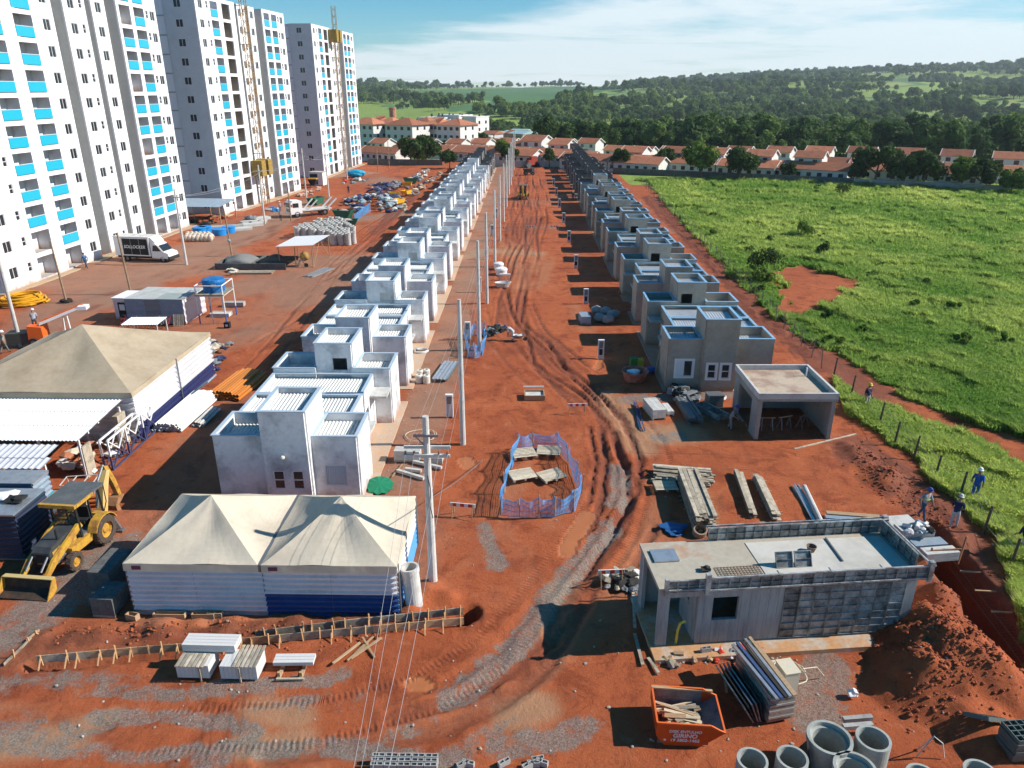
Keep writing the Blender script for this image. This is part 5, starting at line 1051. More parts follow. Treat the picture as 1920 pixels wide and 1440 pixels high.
# pallets
def pallet(label, c, rz, z=0, parent_group=None, n=7, tilt=0):
    t = thing('pallet', label, 'pallet', (c[0], c[1], z), rz, parent_group)
    if tilt: t.rotation_euler = (tilt, 0, rz)
    me = MB().box(-.6, .6, -.05, .05, .11, .135).mesh('slat', mat('pale_pallet_wood', (.58, .50, .37), .9, .2, 3, col2=(.42, .34, .24), orand=.2)); bl = MB().box(-.05, .05, -.5, .5, 0, .11).mesh('bearer', M_timber_o)
    for i in range(n): inst('slat', me, t, (0, -.45+.9*i/(n-1), 0))
    for x in (-.55, 0, .55): inst('bearer', bl, t, (x, 0, 0))
    return t
for i, (px_, py_, rz_) in enumerate(((982, 849, .25), (1029, 845, -.1), (979, 889, .35), (1034, 889, .5))): pallet(('weathered pallet at the far left inside the large blue net', 'weathered pallet at the far right inside the large blue net', 'weathered pallet beside the dug hole inside the large blue net', 'tilted pallet beside the dug hole inside the large blue net')[i], G(px_, py_, .25), rz_, zat(*G(px_, py_)[:2])+.18, n=(7, 8, 9, 10)[i]).scale = (1.15, 1.15, 1)
# ------------------------------------------------------------------ street: concrete poles
def pole(label, base, h, r0=.19, r1=.11, cross=False, name='concrete_pole', m=None, grp=None, lean=0):
    t = thing(name, label, 'utility pole', base, 0, grp); t.rotation_euler = (0, lean, 0)
    MB().tube([(0, 0, -.3), (0, 0, h)], [r0, r1], 12).build('shaft', m or M_conc_l, t)
    if cross:
        MB().box(-.95, .95, -.20, -.11, h-1.75, h-1.62).build('crossarm', M_conc_l, t); MB().box(-.95, .95, .11, .20, h-1.50, h-1.38).build('crossarm', M_conc_l, t)
        MB().box(-.5, .5, -.16, -.08, h-.85, h-.76).bar((-.45, -.12, h-.8), (-.1, -.12, h-1.2), .04).build('bracket', M_greysteel, t)
        for x in (-.85, -.5, .5, .85): MB().lathe([(.02, 0), (.05, .03), (.03, .07), (.05, .1), (.03, .14), (.01, .17)], 8, c=(x, -.155, h-1.62)).build('insulator', mat('brown_porcelain', (.25, .12, .07), .3), t)
        MB().tube([(0, -.14, h-2.6), (.1, -.18, h-3.2), (.05, -.2, h-4.0), (.15, -.17, h-4.6)], .02, 5).build('cable_loop', M_dark, t)
    return t
pole('concrete pole with crossarms and insulators beside the double-peaked tent', G(812, 1090), 7.9, .20, .13, True, grp='concrete poles of the street')
POLES = [(868, 832, 9.0), (899, 657, 9.0), (913, 570, 9.0)]
zz = [G(*p[:2]) for p in POLES]
for i, p in enumerate(POLES): pole(('tall bare concrete pole between the tent and the blue net pit', 'tall bare concrete pole standing in the small blue net', 'tall bare concrete pole just beyond the small blue net')[i], zz[i], p[2], grp='concrete poles of the street')
for i in range(9): pole(f'bare concrete pole of the street line, {ORD[i]} beyond the white tanks on the soil', (-3.7+.05*i, 88.0+16.3*i, 0), 9.0, grp='concrete poles of the street')
for i, (px_, py_) in enumerate(((927, 500), (915, 500), (933, 500))): pass
# lot service pillars (slim white meter posts)
for i in range(8):
    o = thing('meter_pillar', f'slim white meter pillar on the soil, {ORD[i]} along the grey houses from the open garage', 'meter pillar', (6.0, 55.6+PER*i, 0), 0, 'meter pillars by the grey houses')
    MB().box(-.24, -.17, -.12, .12, 0, 1.5).box(.17, .24, -.12, .12, 0, 1.5).box(-.24, .24, -.13, .13, 1.502, 1.6).box(-.17, .17, .05, .11, 0, 1.5).build('frame', M_whitep, o); MB().box(-.14, .14, -.08, .045, .95, 1.42).build('meter_box', M_greysteel, o); MB().box(-.12, .12, -.075, .045, .35, .8).build('meter_box', M_dark, o)
    if i < 7:
        gL = (-4.9, 44.2+PER*i, 0)
        o = thing('meter_pillar', f'slim white meter pillar on the soil, {ORD[i]} along the white houses from the tent', 'meter pillar', gL, 0, 'meter pillars by the white houses')
        MB().box(-.24, -.17, -.12, .12, 0, 1.5).box(.17, .24, -.12, .12, 0, 1.5).box(-.24, .24, -.13, .13, 1.502, 1.6).box(-.17, .17, .05, .11, 0, 1.5).build('frame', M_whitep, o); MB().box(-.14, .14, -.08, .045, .95, 1.42).build('meter_box', M_greysteel, o)
# overhead wires on the crossarm pole
def wire(label, a, b_, sag, r=.0065, m=None, name='overhead_wire', grp='overhead wires'):
    a = Vector(a); b_ = Vector(b_); n_ = 24; pts = [a.lerp(b_, i/n_)-Vector((0, 0, sag*4*(i/n_)*(1-i/n_))) for i in range(n_+1)]; o = MB().tube([p-pts[0] for p in pts], r, 5).build(name, m or mat('wire_aluminium', (.45, .45, .45), .4, .1, 3, metal=.5), None, pts[0]); return tag(o, label, 'wire', grp)
pb = G(812, 1090)
for i, x in enumerate((-.85, -.5, .5, .85)):
    top = (pb.x+x, pb.y-.15, 6.3)
    wire('overhead wire running from the crossarm pole over the double-peaked tent toward the road', top, G(632+14*i+(20 if i == 3 else 0), 1600, 3.6), .5); wire('overhead wire running from the crossarm pole to the pole in the small blue net', top, (zz[1].x+x*.3, zz[1].y, 6.9-.25*i), .35)
    wire('overhead wire running along the bare poles of the street', (zz[1].x+x*.3, zz[1].y, 6.9-.25*i), (-3.5, 137, 7.0-.25*i), 1.2)
wire('stay cable from the crossarm pole down to the soil', (pb.x+.1, pb.y, 4.2), G(905, 862), .15, .018, M_greysteel)
# ------------------------------------------------------------------ things lying along the street
def sheets(name, label, c, rz, ln, wd, n, m, pitch=.2, amp=.03, z0=.05, cat='roof sheets'):
    t = thing(name, label, cat, c, rz)
    for i in range(n): MB().corr(-wd/2, wd/2, -ln/2+.05*i*(-1)**i, ln/2+.05*i, z0+i*.035, z0+i*.035, pitch, amp).build('roof_sheet', m, t)
    return t
sheets('sheet_stack', 'stack of galvanised roof sheets lying by the tall pole', G(836, 700), R(-8), 3.4, 1.15, 6, M_zinc, .27, .03, .12)
for i, (px_, py_) in enumerate(((786, 717), (800, 718), (788, 708), (800, 707))):
    t = thing('septic_ring', 'short white plastic chamber standing by the wall of the white houses', 'chamber', G(px_, py_), 0, 'white chambers by the white house'); MB().lathe([(.25, 0), (.27, .05), (.27, .55), (.22, .62), (.15, .63), (.15, .5), (.01, .5)], 16).build('body', mat('dirty_white_plastic', (.66, .62, .55), .6, .08, 3, col2=(.55, .45, .36)), t)
def block_pack(label, c, rz, nx_, ny_, nz_, bs, m, name='kerb_pack', cat='concrete blocks'):
    t = thing(name, label, cat, c, rz); me = MB().box(-bs[0]/2+.006, bs[0]/2-.006, -bs[1]/2+.006, bs[1]/2-.006, .004, bs[2]-.004).mesh('block', m)
    for k in range(nz_):
        for j in range(ny_):
            for i in range(nx_): inst('block', me, t, ((i-(nx_-1)/2)*bs[0], (j-(ny_-1)/2)*bs[1], k*bs[2]+.1))
    MB().box(-nx_*bs[0]/2, nx_*bs[0]/2, -ny_*bs[1]/2, -ny_*bs[1]/2+.1, 0, .098).box(-nx_*bs[0]/2, nx_*bs[0]/2, ny_*bs[1]/2-.1, ny_*bs[1]/2, 0, .098).build('bearer', M_timber_o, t); return t
block_pack('strapped pack of pale concrete kerbs behind the crossarm pole', G(765, 862), R(-3), 1, 4, 2, (1.5, .16, .3), M_conc_l); block_pack('half pack of pale concrete kerbs against the crossarm pole', G(815, 866), R(-3), 2, 3, 1, (.5, .2, .3), M_conc_l)
for i, (a, b_) in enumerate((((775, 868), (828, 880)), ((745, 885), (795, 900)), ((760, 882), (790, 886)))):
    p = G(*a); q_ = G(*b_); tag(MB().bar((0, 0, .1), (q_-p)+Vector((0, 0, .1)), .18, .16).build('concrete_crossarm', M_conc_l, None, p), 'loose concrete crossarm lying on the soil by the crossarm pole', 'concrete beam', 'loose beams by the crossarm pole')
t = thing('green_umbrella', 'open green sun umbrella lying at the corner of the white house', 'umbrella', G(712, 915), R(20)); r_ = .78; q = MB(); n_ = 10
for k in range(n_):
    a = 2*math.pi*k/n_; b_ = 2*math.pi*(k+1)/n_; m_ = (a+b_)/2
    q = MB(); hz_ = lambda ang: .16+.13*math.sin(ang); q.quad((0, 0, .30), (r_*math.cos(a), r_*math.sin(a), hz_(a)), (r_*.9*math.cos(m_), r_*.9*math.sin(m_), hz_(m_)+.06), (r_*math.cos(b_), r_*math.sin(b_), hz_(b_))); q.quad((0, 0, .28), (r_*math.cos(b_), r_*math.sin(b_), hz_(b_)-.02), (r_*.9*math.cos(m_), r_*.9*math.sin(m_), hz_(m_)+.04), (r_*math.cos(a), r_*math.sin(a), hz_(a)-.02)); q.build('gore', mat('green_cloth', (.01, .18, .09), .7, .1, 3), t)
MB().tube([(0, 0, .28), (.75, .5, .02)], .02, 6).build('pole', M_timber, t)
tag(MB().bar((0, 0, .04), (.35, 1.5, .04), .05).build('broom_handle', M_timber, None, G(735, 895)), 'wooden broom handle lying beside the green umbrella', 'broom')
def coil(label, c, r, turns, m, rt=.025, name='hose_coil', cat='hose', z=.05):
    rn = random.Random(int(r*100)); pts = [(r*(1+.12*math.sin(k*.7)+rn.uniform(-.03, .03))*math.cos(2*math.pi*k/24), r*(1+.08*math.cos(k*.5))*math.sin(2*math.pi*k/24), z+k*rt*2/24*.8) for k in range(int(24*turns)+1)]
    return tag(MB().tube(pts, rt, 6).build(name, m, None, c), label, cat)
M_cable = mat('pale_cable', (.66, .58, .42), .6, .1, 4)
coil('coil of pale pipe lying by the wall of the third white house', G(790, 660), .55, 3, M_whitep, .03); coil('loop of pale cable on the ground beside the meter pillar', G(790, 818), .9, 1.3, M_cable, .02); coil('coil of white hose hanging on the dark bins by the garage', G(1349, 748), .4, 5, M_whitep, .025)
for i, (px_, py_) in enumerate(((920, 435), (965, 433), (1045, 430), (1050, 440), (1002, 741), (1020, 690))): pass
# survey trestles / street barriers
def trestle(label, c, rz, ln=1.2, h=.75):
    t = thing('barrier_trestle', label, 'barrier', c, rz, 'small street barriers'); MB().box(-ln/2, ln/2, -.02, .02, h-.2, h).build('board', M_whitep, t)
    for k in range(3): MB().box(-ln/2+.12+k*.4, -ln/2+.32+k*.4, -.03, -.022, h-.19, h-.01).build('red_stripe', M_red, t)
    for s_ in (-1, 1): MB().bar((s_*ln*.4, -.3, 0), (s_*ln*.4, -.01, h), .04).bar((s_*ln*.4, .3, 0), (s_*ln*.4, .01, h), .04).build('leg', M_timber, t)
for i, (px_, py_, s_) in enumerate(((1082, 776, .9), (868, 968, .9), (945, 435, 1), (995, 433, 1), (1040, 432, 1), (1145, 1095, .8))): trestle(('striped barrier beside the deep wheel ruts', 'striped barrier tipped over left of the large blue net', 'striped barrier in the row across the far street by the poles', 'striped barrier in the middle of the row across the far street', 'striped barrier in the row across the far street by the grey houses', 'striped barrier beside the formwork building')[i], G(px_, py_), R((4, -8, 0, 0, 0, 5)[i]), 1.2*s_+.2)
t = thing('manhole_form', 'square timber manhole form in the middle of the street', 'manhole form', G(1002, 745), R(2)); MB().box(-.7, .7, -.55, -.47, 0, .35).box(-.7, .7, .47, .55, 0, .35).box(-.7, -.62, -.47, .47, 0, .35).box(.62, .7, -.47, .47, 0, .35).build('board', M_timber, t); MB().box(-.62, .62, -.47, .47, 0, .22).build('fill', M_conc_l, t); MB().bar((-.75, .75, .5), (.7, .75, .5), .08).build('cross_bar', M_whitep, t)
# white tubs on the street
for i, (px_, py_, r_) in enumerate(((940, 515, .7), (935, 505, .6))): tank(('upturned white tank on the soil beside the bare pole', 'second white tank behind the upturned one by the bare pole')[i], G(px_, py_), r_, .9, M_whitep, True)
t = thing('mortar_tub', 'pale oval mortar tub on the soil in front of the white tanks', 'tub', G(943, 538), R(15)); MB().lathe([(.55, 0), (.8, .5), (.84, .5), (.84, .54), (.76, .54), (.5, .08), (.01, .08)], 18, M=Matrix.Diagonal((1.1, .7, 1, 1))).build('tub', M_conc_l, t)
t = thing('tank_cap_table', 'small white stand among the white tanks', 'stand', G(947, 525)); MB().box(-.6, .6, -.15, .15, .55, .7).box(-.5, -.42, -.1, .1, 0, .55).box(.42, .5, -.1, .1, 0, .55).build('stand', M_whitep, t)
# materials in the shade of the second grey house
t = thing('pallet_of_sheets', 'grey plastic-wrapped pallet load in the shade of the grey house', 'pallet load', G(1096, 604), R(5)); MB().box(-.45, .45, -.8, .8, .12, .75).build('load', M_bluegrey, t); MB().box(-.5, .5, -.85, .85, 0, .118).build('pallet_base', M_timber_o, t)
for i, (px_, py_) in enumerate(((1118, 588), (1125, 602), (1140, 605), (1150, 595), (1135, 590))): tag(MB().blob((0, 0, .35), (.6, .5, .42), i, 2, .12).build('bulk_bag', mat('grey_bulk_bag', (.30, .31, .30), .8, .12, 3), None, G(px_, py_)), 'grey bulk bag in the shade of the grey houses', 'bulk bag', 'bulk bags by the grey houses')
t = thing('red_mortar_box', 'red plastic mortar basin with bags in it, by the grey house wall', 'basin', G(1190, 712), R(10)); MB().lathe([(.75, 0), (.95, .7), (1.0, .7), (1.0, .76), (.9, .76), (.7, .06), (.01, .06)], 20).build('basin', mat('red_plastic', (.42, .10, .06), .6, .12, 3, col2=(.50, .25, .18)), t); MB().blob((-.1, .1, .55), (.5, .45, .25), 3, 2, .2).build('bag', M_whitep, t)
t = thing('green_yellow_bin', 'green and yellow bag standing behind the red basin', 'bag', G(1193, 688)); MB().box(-.5, .02, -.3, .3, 0, .75).build('green_half', mat('green_bag', (.05, .20, .04), .7, .1), t); MB().box(.025, .5, -.28, .28, 0, .65).build('yellow_half', mat('yellow_bag', (.55, .42, .03), .7, .1), t)
tag(MB().blob((0, 0, .2), (.5, .4, .25), 9, 2, .2).build('blue_wheelbarrow_tray', M_bluep, None, G(1218, 698)), 'blue tray tipped against the grey house wall', 'tray')
tag(MB().bar((0, 0, 0), (.55, .9, 2.6), .1, .04).build('leaning_plank', M_timber, None, G(1228, 700)), 'pale plank leaning on the grey house corner', 'plank')
# upright pipe by the tent, yellow hose, etc.
t = thing('concrete_culvert', 'single pale concrete pipe standing on end beside the tent', 'pipe', G(777, 1135)+Vector((0, 0, 0))); t.rotation_euler = (R(-3), R(-4), 0); MB().lathe([(.27, 0), (.36, 0), (.36, 1.6), (.39, 1.62), (.39, 1.85), (.30, 1.85), (.28, 1.6), (.27, .2)], 22).build('pipe', M_conc_l, t)
M_yhose = mat('yellow_conduit', (.66, .31, .012), .45, .06, 3)
for i, (px_, py_, r_) in enumerate(((45, 569, 2.0), (42, 567, 1.7), (52, 566, 1.3))): coil('big yellow conduit coil lying at the foot of the near tower', G(px_, py_), r_, 3, M_yhose, .10, 'conduit_coil', 'conduit', .1+.15*i)['group'] = 'yellow conduit coils'
# orange pipes and white pipes beside the large tent
def pipe_stack(name, label, c, rz, ln, r_, rows, m, seed=0, hollow=True):
    t = thing(name, label, 'pipe stack', c, rz); q = MB(); q.lathe([(r_, -ln/2), (r_, ln/2), (r_*.86, ln/2), (r_*.86, ln/2-.4), (.001, ln/2-.4)], 10, M=Matrix.Rotation(-math.pi/2, 4, 'X')); me = q.mesh('pipe', m); rn = random.Random(seed)
    for k, n_ in enumerate(rows):
        for i in range(n_): inst('pipe', me, t, ((i-(n_-1)/2)*r_*2.05, rn.uniform(-.12, .12), r_+k*r_*1.75), (0, 0, math.pi+rn.uniform(-.01, .01)))
    return t
pipe_stack('orange_pipe_stack', 'stack of long bright orange drain pipes beside the large tan tent', (-20.6, 49.0, 0), R(-6), 4.6, .115, (11, 10, 6), mat('bright_orange_pvc', (.50, .165, .025), .5, .1, 3, col2=(.44, .20, .06), orand=.2), 2)
pipe_stack('white_pipe_stack', 'long stack of bright white pipes along the large tan tent', (-22.3, 44.4, 0), R(-2), 5.6, .075, (13, 12, 11, 10), M_whitep, 3); pipe_stack('white_channel_stack', 'few white pipes lying apart beside the long white pipe stack', (-20.7, 43.6, 0), R(-2), 2.6, .09, (4, 3), M_conc_l, 4)
tag(MB().mbox((.1, 1.5, 2.2), Matrix.Translation((0, 0, .75)) @ Matrix.Rotation(R(55), 4, 'Y')).build('tilted_sheet', M_bluegrey, None, (-22.5, 47.3, 0)), 'grey sheet leaning beside the orange pipes', 'panel')
heap('scrap_piece', 'scrap offcut in the heap between the tan tent and the orange pipes', 'scrap', 'scrap by the tan tent', [(392, 650), (400, 640), (432, 650), (425, 668), (405, 700), (385, 690)], 22, [heap_m[2], heap_m[4], heap_m[3], M_timber_o], .5, 11, .2, .5)
# ================================================================== FORMWORK BUILDING (poured concrete shell, still in its panels)
FA = Vector((5.05, 22.75)); FB = Vector((15.2, 23.85)); fang = math.atan2(FB.y-FA.y, FB.x-FA.x); FLN = (FB-FA).length
t = thing('concrete_shell', 'poured concrete shell building still carrying its steel formwork panels', 'building', (FA.x, FA.y, 0), fang)
FD = 2.75; HZ = 2.72
M_shell = mat('fresh_concrete', (.38, .385, .38), .85, .08, 1.6, .12, 12, col2=(.25, .255, .25), mask=(.42, .7), stretch=(3, 3, .35))
M_slab = mat('slab_top', (.42, .375, .30), .9, .10, .55, .15, 15, col2=(.42, .23, .14), mask=(.58, .72)); M_slabw = mat('slab_fresh', (.55, .53, .48), .85, .05, .6, col2=(.43, .41, .36))
q = MB(); q.wall((0.0, 0), (.42, 0), .15, HZ, .14); q.build('pillar', M_shell, t)
q = MB(); q.wall((1.55, 0), (FLN-.12, 0), .15, HZ, .14, ((.55, 1.55, 1.2, 2.25),)); q.box(.42, 1.55, 0.002, .138, 2.35, HZ); q.build('front_wall', M_shell, t)
q = MB(); q.wall((FLN-.12, FD), (.0, FD), .15, HZ, .14); q.build('back_wall', M_shell, t); q = MB(); q.box(FLN-.26, FLN-.12, .142, FD-.142, .15, HZ); q.build('side_wall', M_shell, t)
q = MB(); q.box(1.5, 1.64, .142, 1.9, .15, HZ-.02); q.bar((1.0, 1.2, 2.6), (1.6, 1.0, 1.2), .3, .1); q.build('partition', M_shell, t); MB().box(0, .14, FD-.55, FD-.142, .15, HZ).build('pillar', M_shell, t)
MB().box(-.05, FLN+.05, -.12, FD+.12, HZ+.002, HZ+.14).build('roof_slab', M_slab, t); MB().box(4.2, FLN-.3, .25, FD-.25, HZ+.145, HZ+.165).build('fresh_pour', M_slabw, t)
MB().box(-.2, FLN+.25, -.75, FD+.3, -.2, .14).build('floor_slab', mat('stained_slab', (.50, .27, .13), .9, .15, .9, .2, 20, col2=(.44, .40, .34), mask=(.45, .62)), t)
# formwork panel: steel sheet with stiffener ribs
M_form = mat('formwork_steel', (.42, .43, .42), .45, .25, 2.2, .15, 15, metal=.3, col2=(.16, .165, .16), mask=(.4, .62), orand=.3)
def form_panel(wd, h):
    q = MB(); q.box(0, wd, 0, .012, 0, h)
    for x in (0, wd-.02): q.box(x, x+.02, -.06, -.001, 0, h)
    n_ = max(2, int(h/.3))
    for i in range(n_+1): z = min(h-.02, i*h/n_); q.box(.021, wd-.021, -.06, -.001, z, z+.018)
    return q.mesh('form_panel', M_form)
fp_w = form_panel(.58, 2.35); fp_u = form_panel(.40, .62); fp_s = form_panel(.40, .50)
for i in range(8): inst('form_panel', fp_w, t, (4.85+i*.60, -.02, .22))
for i in range(21): inst('form_panel', fp_u, t, (1.75+i*.405, -.14, HZ-.04))
for i in range(4): inst('form_panel', fp_s, t, (.20+i*.405, -.14, HZ+.02))
for i in range(20): inst('form_panel', fp_u, t, (2.75+i*.38, FD+.06, HZ+.14), (0, 0, 0))
for i in range(6): inst('form_panel', fp_u, t, (FLN-.08, FD-.02-i*.405, HZ+.14), (0, 0, -math.pi/2))
q = MB()
for (y, x0, x1, z) in ((-.22, 1.7, FLN+.3, HZ+.56), (-.22, 1.7, FLN+.3, HZ+.02), (FD+.22, 2.7, FLN+.1, HZ+.70), (-.22, .2, 1.7, HZ+.1)): q.box(x0, x1, y-.03, y+.03, z, z+.06)
q.box(FLN+.08, FLN+.14, -.1, FD+.1, HZ+.62, HZ+.68); q.build('waler', M_form, t); q = MB()
for x in (1.72, FLN+.12): q.box(x-.09, x+.09, -.30, -.12, HZ-.1, HZ+.78)
q.box(.1, .24, -.30, -.16, HZ-.12, HZ+.66); q.box(FLN-.02, FLN+.16, FD+.06, FD+.24, HZ+.0, HZ+.85); q.build('corner_post', M_form, t)
for i in range(5): MB().box(2.4+i*2.0, 2.44+i*2.0, -.3, FD*.0+.02, HZ+.58, HZ+.61).build('tie_rod', M_greysteel, t)
for i in range(9): MB().box(1.75+i*.36, 1.757+i*.36, -.003, .01, .17 if not 1.0 < i*.36+.2 < 1.6+.3 else .17, HZ-.1 if not .5 < i*.36+.2 < 1.62 else 1.15).build('form_joint', M_conc_d, t)
# things lying on that slab
fm = Matrix.Translation((FA.x, FA.y, 0)) @ Matrix.Rotation(fang, 4, 'Z')
def onslab(x, y, z=0): return fm @ Vector((x, y, HZ+.145+z))
o = thing('mortar_bucket', 'brown mortar bucket standing on the fresh roof slab', 'bucket', onslab(6.6, 1.7, .02)); MB().lathe([(.13, 0), (.19, .22), (.2, .22), (.2, .24), (.17, .24), (.11, .02), (.01, .02)], 16).build('bucket', mat('brown_bucket', (.17, .13, .10), .7, .1), o)
tag(MB().bar((0, 0, .03), (.1, 1.6, .03), .06, .04).build('screed_rail', M_greysteel, None, onslab(7.5, .9, .03), fang), 'metal screed rail lying on the fresh roof slab', 'rail')
for i in range(2): o = inst('form_panel', fp_u, None, onslab(4.75+i*.75, .75, .0), (R(58), 0, fang+math.pi*.5)); tag(o, 'formwork panel propped on the roof slab edge', 'panel', 'panels propped on the slab'); o.rotation_euler = (R(-28), 0, fang); o.scale = (1.7, 1, 1)
q = MB(); 
for i in range(14): q.bar((i*.13, 0, .02), (i*.13, .7, .02), .015)
for i in range(6): q.bar((0, i*.13, .03), (1.7, i*.13, .03), .015)
tag(q.build('mesh_mat', mat('rusty_rebar', (.22, .13, .08), .8, .2, 5), None, onslab(2.4, .3), fang), 'rusty reinforcement mesh lying on the roof slab', 'mesh')
tag(MB().box(-.55, .45, -.4, .4, .02, .07).build('slab_board', M_zinc, None, onslab(.75, 1.9), fang), 'grey steel board lying on the slab corner', 'board')
tag(MB().blob((0, 0, .08), (.22, .16, .1), 4, 2, .3).build('wire_tangle', M_dark, None, onslab(2.0, .85)), 'dark tangle of tie wire on the roof slab', 'wire')
tag(MB().tube([(0, 0, 0), (.02, 0, .6), (.1, 0, .95), (.3, .02, 1.0)], .05, 8).build('yellow_conduit_stub', mat('yellow_tube', (.72, .55, .08), .5), None, fm @ Vector((.85, .1, .14)), fang), 'yellow conduit stub rising in the open bay of the shell building', 'conduit')
def hblock(label, c, rz, grp=None, sz=1.0):
    t = thing('concrete_block', label, 'concrete block', c, rz, grp); q = MB(); a, b_, h = .2*sz, .07*sz, .19*sz; s_ = .025*sz
    for (x0, x1, y0, y1) in ((-a, a, -b_, -b_+s_), (-a, a, b_-s_, b_), (-a, -a+s_, -b_+s_, b_-s_), (a-s_, a, -b_+s_, b_-s_), (-s_/2, s_/2, -b_+s_, b_-s_)): q.box(x0, x1, y0, y1, 0, h)
    q.build('shell', M_concrete, t); return t
hblock('hollow concrete block on the floor edge below the open bay of the shell building', fm @ Vector((1.85, -.45, .14)), fang+.1)
# ================================================================== OPEN GARAGE
t = thing('open_garage', 'open-fronted concrete garage with a flat walled roof', 'garage', (14.05, 41.2, 0), R(1)); GW, GD, GH = 4.65, 4.9, 2.55
M_gar = mat('garage_concrete', (.33, .315, .29), .88, .08, .7, .2, 18, col2=(.24, .225, .205))
for (x0, x1, y0, y1) in ((0, .16, 0, GD), (GW-.16, GW, 0, GD)): MB().wall((x0 if x0 == 0 else x1, y1 if x0 == 0 else y0), (x0 if x0 == 0 else x1, y0 if x0 == 0 else y1), 0, GH, .16, ((1.0, 3.7, .02, 2.2),) if x0 == 0 else ()).build('side_wall', M_gar, t)
MB().box(.165, GW-.165, GD-.16, GD, 0, GH).build('back_wall', M_gar, t); MB().box(-.08, GW+.08, -.08, GD+.08, GH+.002, GH+.15).build('roof_slab', M_gar, t)
for (x0, x1, y0, y1) in ((-.08, GW+.08, -.08, .07), (-.08, GW+.08, GD-.07, GD+.08), (-.08, .07, .072, GD-.072), (GW-.07, GW+.08, .072, GD-.072)): MB().box(x0, x1, y0, y1, GH+.152, GH+.52).build('parapet', M_conc_l, t)
MB().box(.072, GW-.072, .072, GD-.072, GH+.153, GH+.19).build('roof_screed', mat('stained_screed', (.50, .40, .30), .9, .08, .5, .1, 15, col2=(.34, .23, .17), mask=(.45, .6)), t)
MB().box(.02, .24, -.02, .2, 0, GH).box(GW-.24, GW-.02, -.02, .2, 0, GH).build('front_post', M_gar, t); MB().box(.2, GW-.2, .05, GD-.2, .0, .04).build('floor', M_soil, t); MB().tube([(GW-.5, GD-1.2, GH+.19), (GW-.5, GD-1.2, GH+.75)], .05, 8).build('vent_pipe', M_whitep, t)
for i in range(3): 
    o = thing('saw_horse', 'metal saw horse standing inside the open garage', 'saw horse', (15.2+1.2*i, 42.6+.2*i, 0), R(20*i), 'saw horses in the garage')
    for s_ in (-1, 1): MB().bar((s_*.35, -.25, 0), (s_*.3, 0, .8), .04).bar((s_*.35, .25, 0), (s_*.3, 0, .8), .04).build('leg', M_greysteel, o)
    MB().box(-.5, .5, -.03, .03, .8, .86).build('beam', M_timber, o)
# ================================================================== TIMBER AND STEEL STACKS
def stack(label, a, b_, width, h, m, seed, name='timber_stack', cross=True, pl_w=.2, th=.045, skew=.012, cat='timber stack'):
    """long pile of boards from a to b_ (ground points), each board a part"""
    a = Vector(a); b_ = Vector(b_); d = b_-a; ln = d.length; rz = math.atan2(d.y, d.x); t = thing(name, label, cat, (a+b_)/2, rz); rn = random.Random(seed); n_ = int(width/(pl_w+.015)); nl = int(h/(th+.03)); mes = [MB().box(-ln*f_/2, ln*f_/2, -pl_w/2, pl_w/2, 0, th).mesh('board', m) for f_ in (1, .96, .9)]
    for k in range(nl):
        if k and k % 3 == 0 and cross:
            for x in (-.38, -.12, .14, .38): MB().box(x*ln-.03, x*ln+.03, -width/2-.12, width/2+.12, k*(th+.03)+.02, k*(th+.03)+.045).build('sticker', M_timber, t)
        for i in range(n_):
            if k == nl-1 and rn.random() < .3: continue
            inst('board', rn.choice(mes), t, (rn.uniform(-.22, .22), (i-(n_-1)/2)*(pl_w+.015), .04+k*(th+.03)+(.004*i)), (0, rn.uniform(-.004, .004), rn.uniform(-skew, skew)))
    return t
stack('tall weathered stack of formwork boards with stickers, behind the shell building', G(1287, 905), G(1322, 1000), 1.25, .95, M_timber_o, 1)
stack('low pile of weathered boards lying crossways behind the tall stack', G(1225, 893), G(1335, 903), 1.6, .38, M_timber_o, 2, cross=False, skew=.05)
stack('narrow pile of weathered boards beside the tall stack', G(1383, 888), G(1412, 972), .45, .35, M_timber_o, 3, cross=False); stack('leaning pile of pale boards, between the narrow pile and the metal bars', G(1418, 900), G(1455, 978), .6, .5, M_timber_o, 4)
stack('bundle of galvanised bars and a wrapped roll lying behind the shell building', G(1492, 915), G(1540, 995), .5, .2, M_zinc, 5, 'metal_bar_bundle', False, .07, .05, .03, 'metal bars')
a_, b_ = G(1508, 912, .25), G(1546, 992, .25); tag(MB().tube([(0, 0, 0), b_-a_], .13, 10).build('plastic_roll', M_conc_l, None, a_), 'roll of grey plastic lying on the galvanised bars', 'roll')
pallet('dark pallet leaning by the tall timber stack', G(1247, 918), .05, .15, n=8); tag(MB().blob((0, 0, .05), (.55, .5, .08), 3, 3, .35).build('blue_tarp', mat('blue_tarp', (.02, .09, .25), .5, .15, 4), None, G(1262, 992)), 'crumpled blue tarpaulin beside the tall timber stack', 'tarp')
o = thing('concrete_ring', 'concrete ring lying at the end of the tall timber stack', 'pipe', G(1311, 1000)); MB().lathe([(.27, 0), (.34, 0), (.34, .4), (.27, .4), (.27, 0)], 20, M=Matrix.Rotation(R(25), 4, 'X')).build('ring', mat('earthy_concrete', (.34, .25, .18), .9, .15, 3), o)
stack('blue steel bars lying on the soil between street and garage', G(1190, 755), G(1205, 808), .3, .12, mat('blue_bar', (.04, .07, .17), .5, .15, 3), 6, 'metal_bar_bundle', False, .06, .05, .03, 'metal bars')
block_pack('stack of pale concrete slabs beside the blue steel bars', G(1226, 775), R(100), 1, 3, 5, (2.1, .3, .12), M_conc_l, 'slab_stack'); block_pack('small stack of pale concrete slabs, right of the larger slab stack', G(1252, 772), R(98), 1, 2, 2, (1.4, .2, .12), M_conc_l, 'slab_stack')
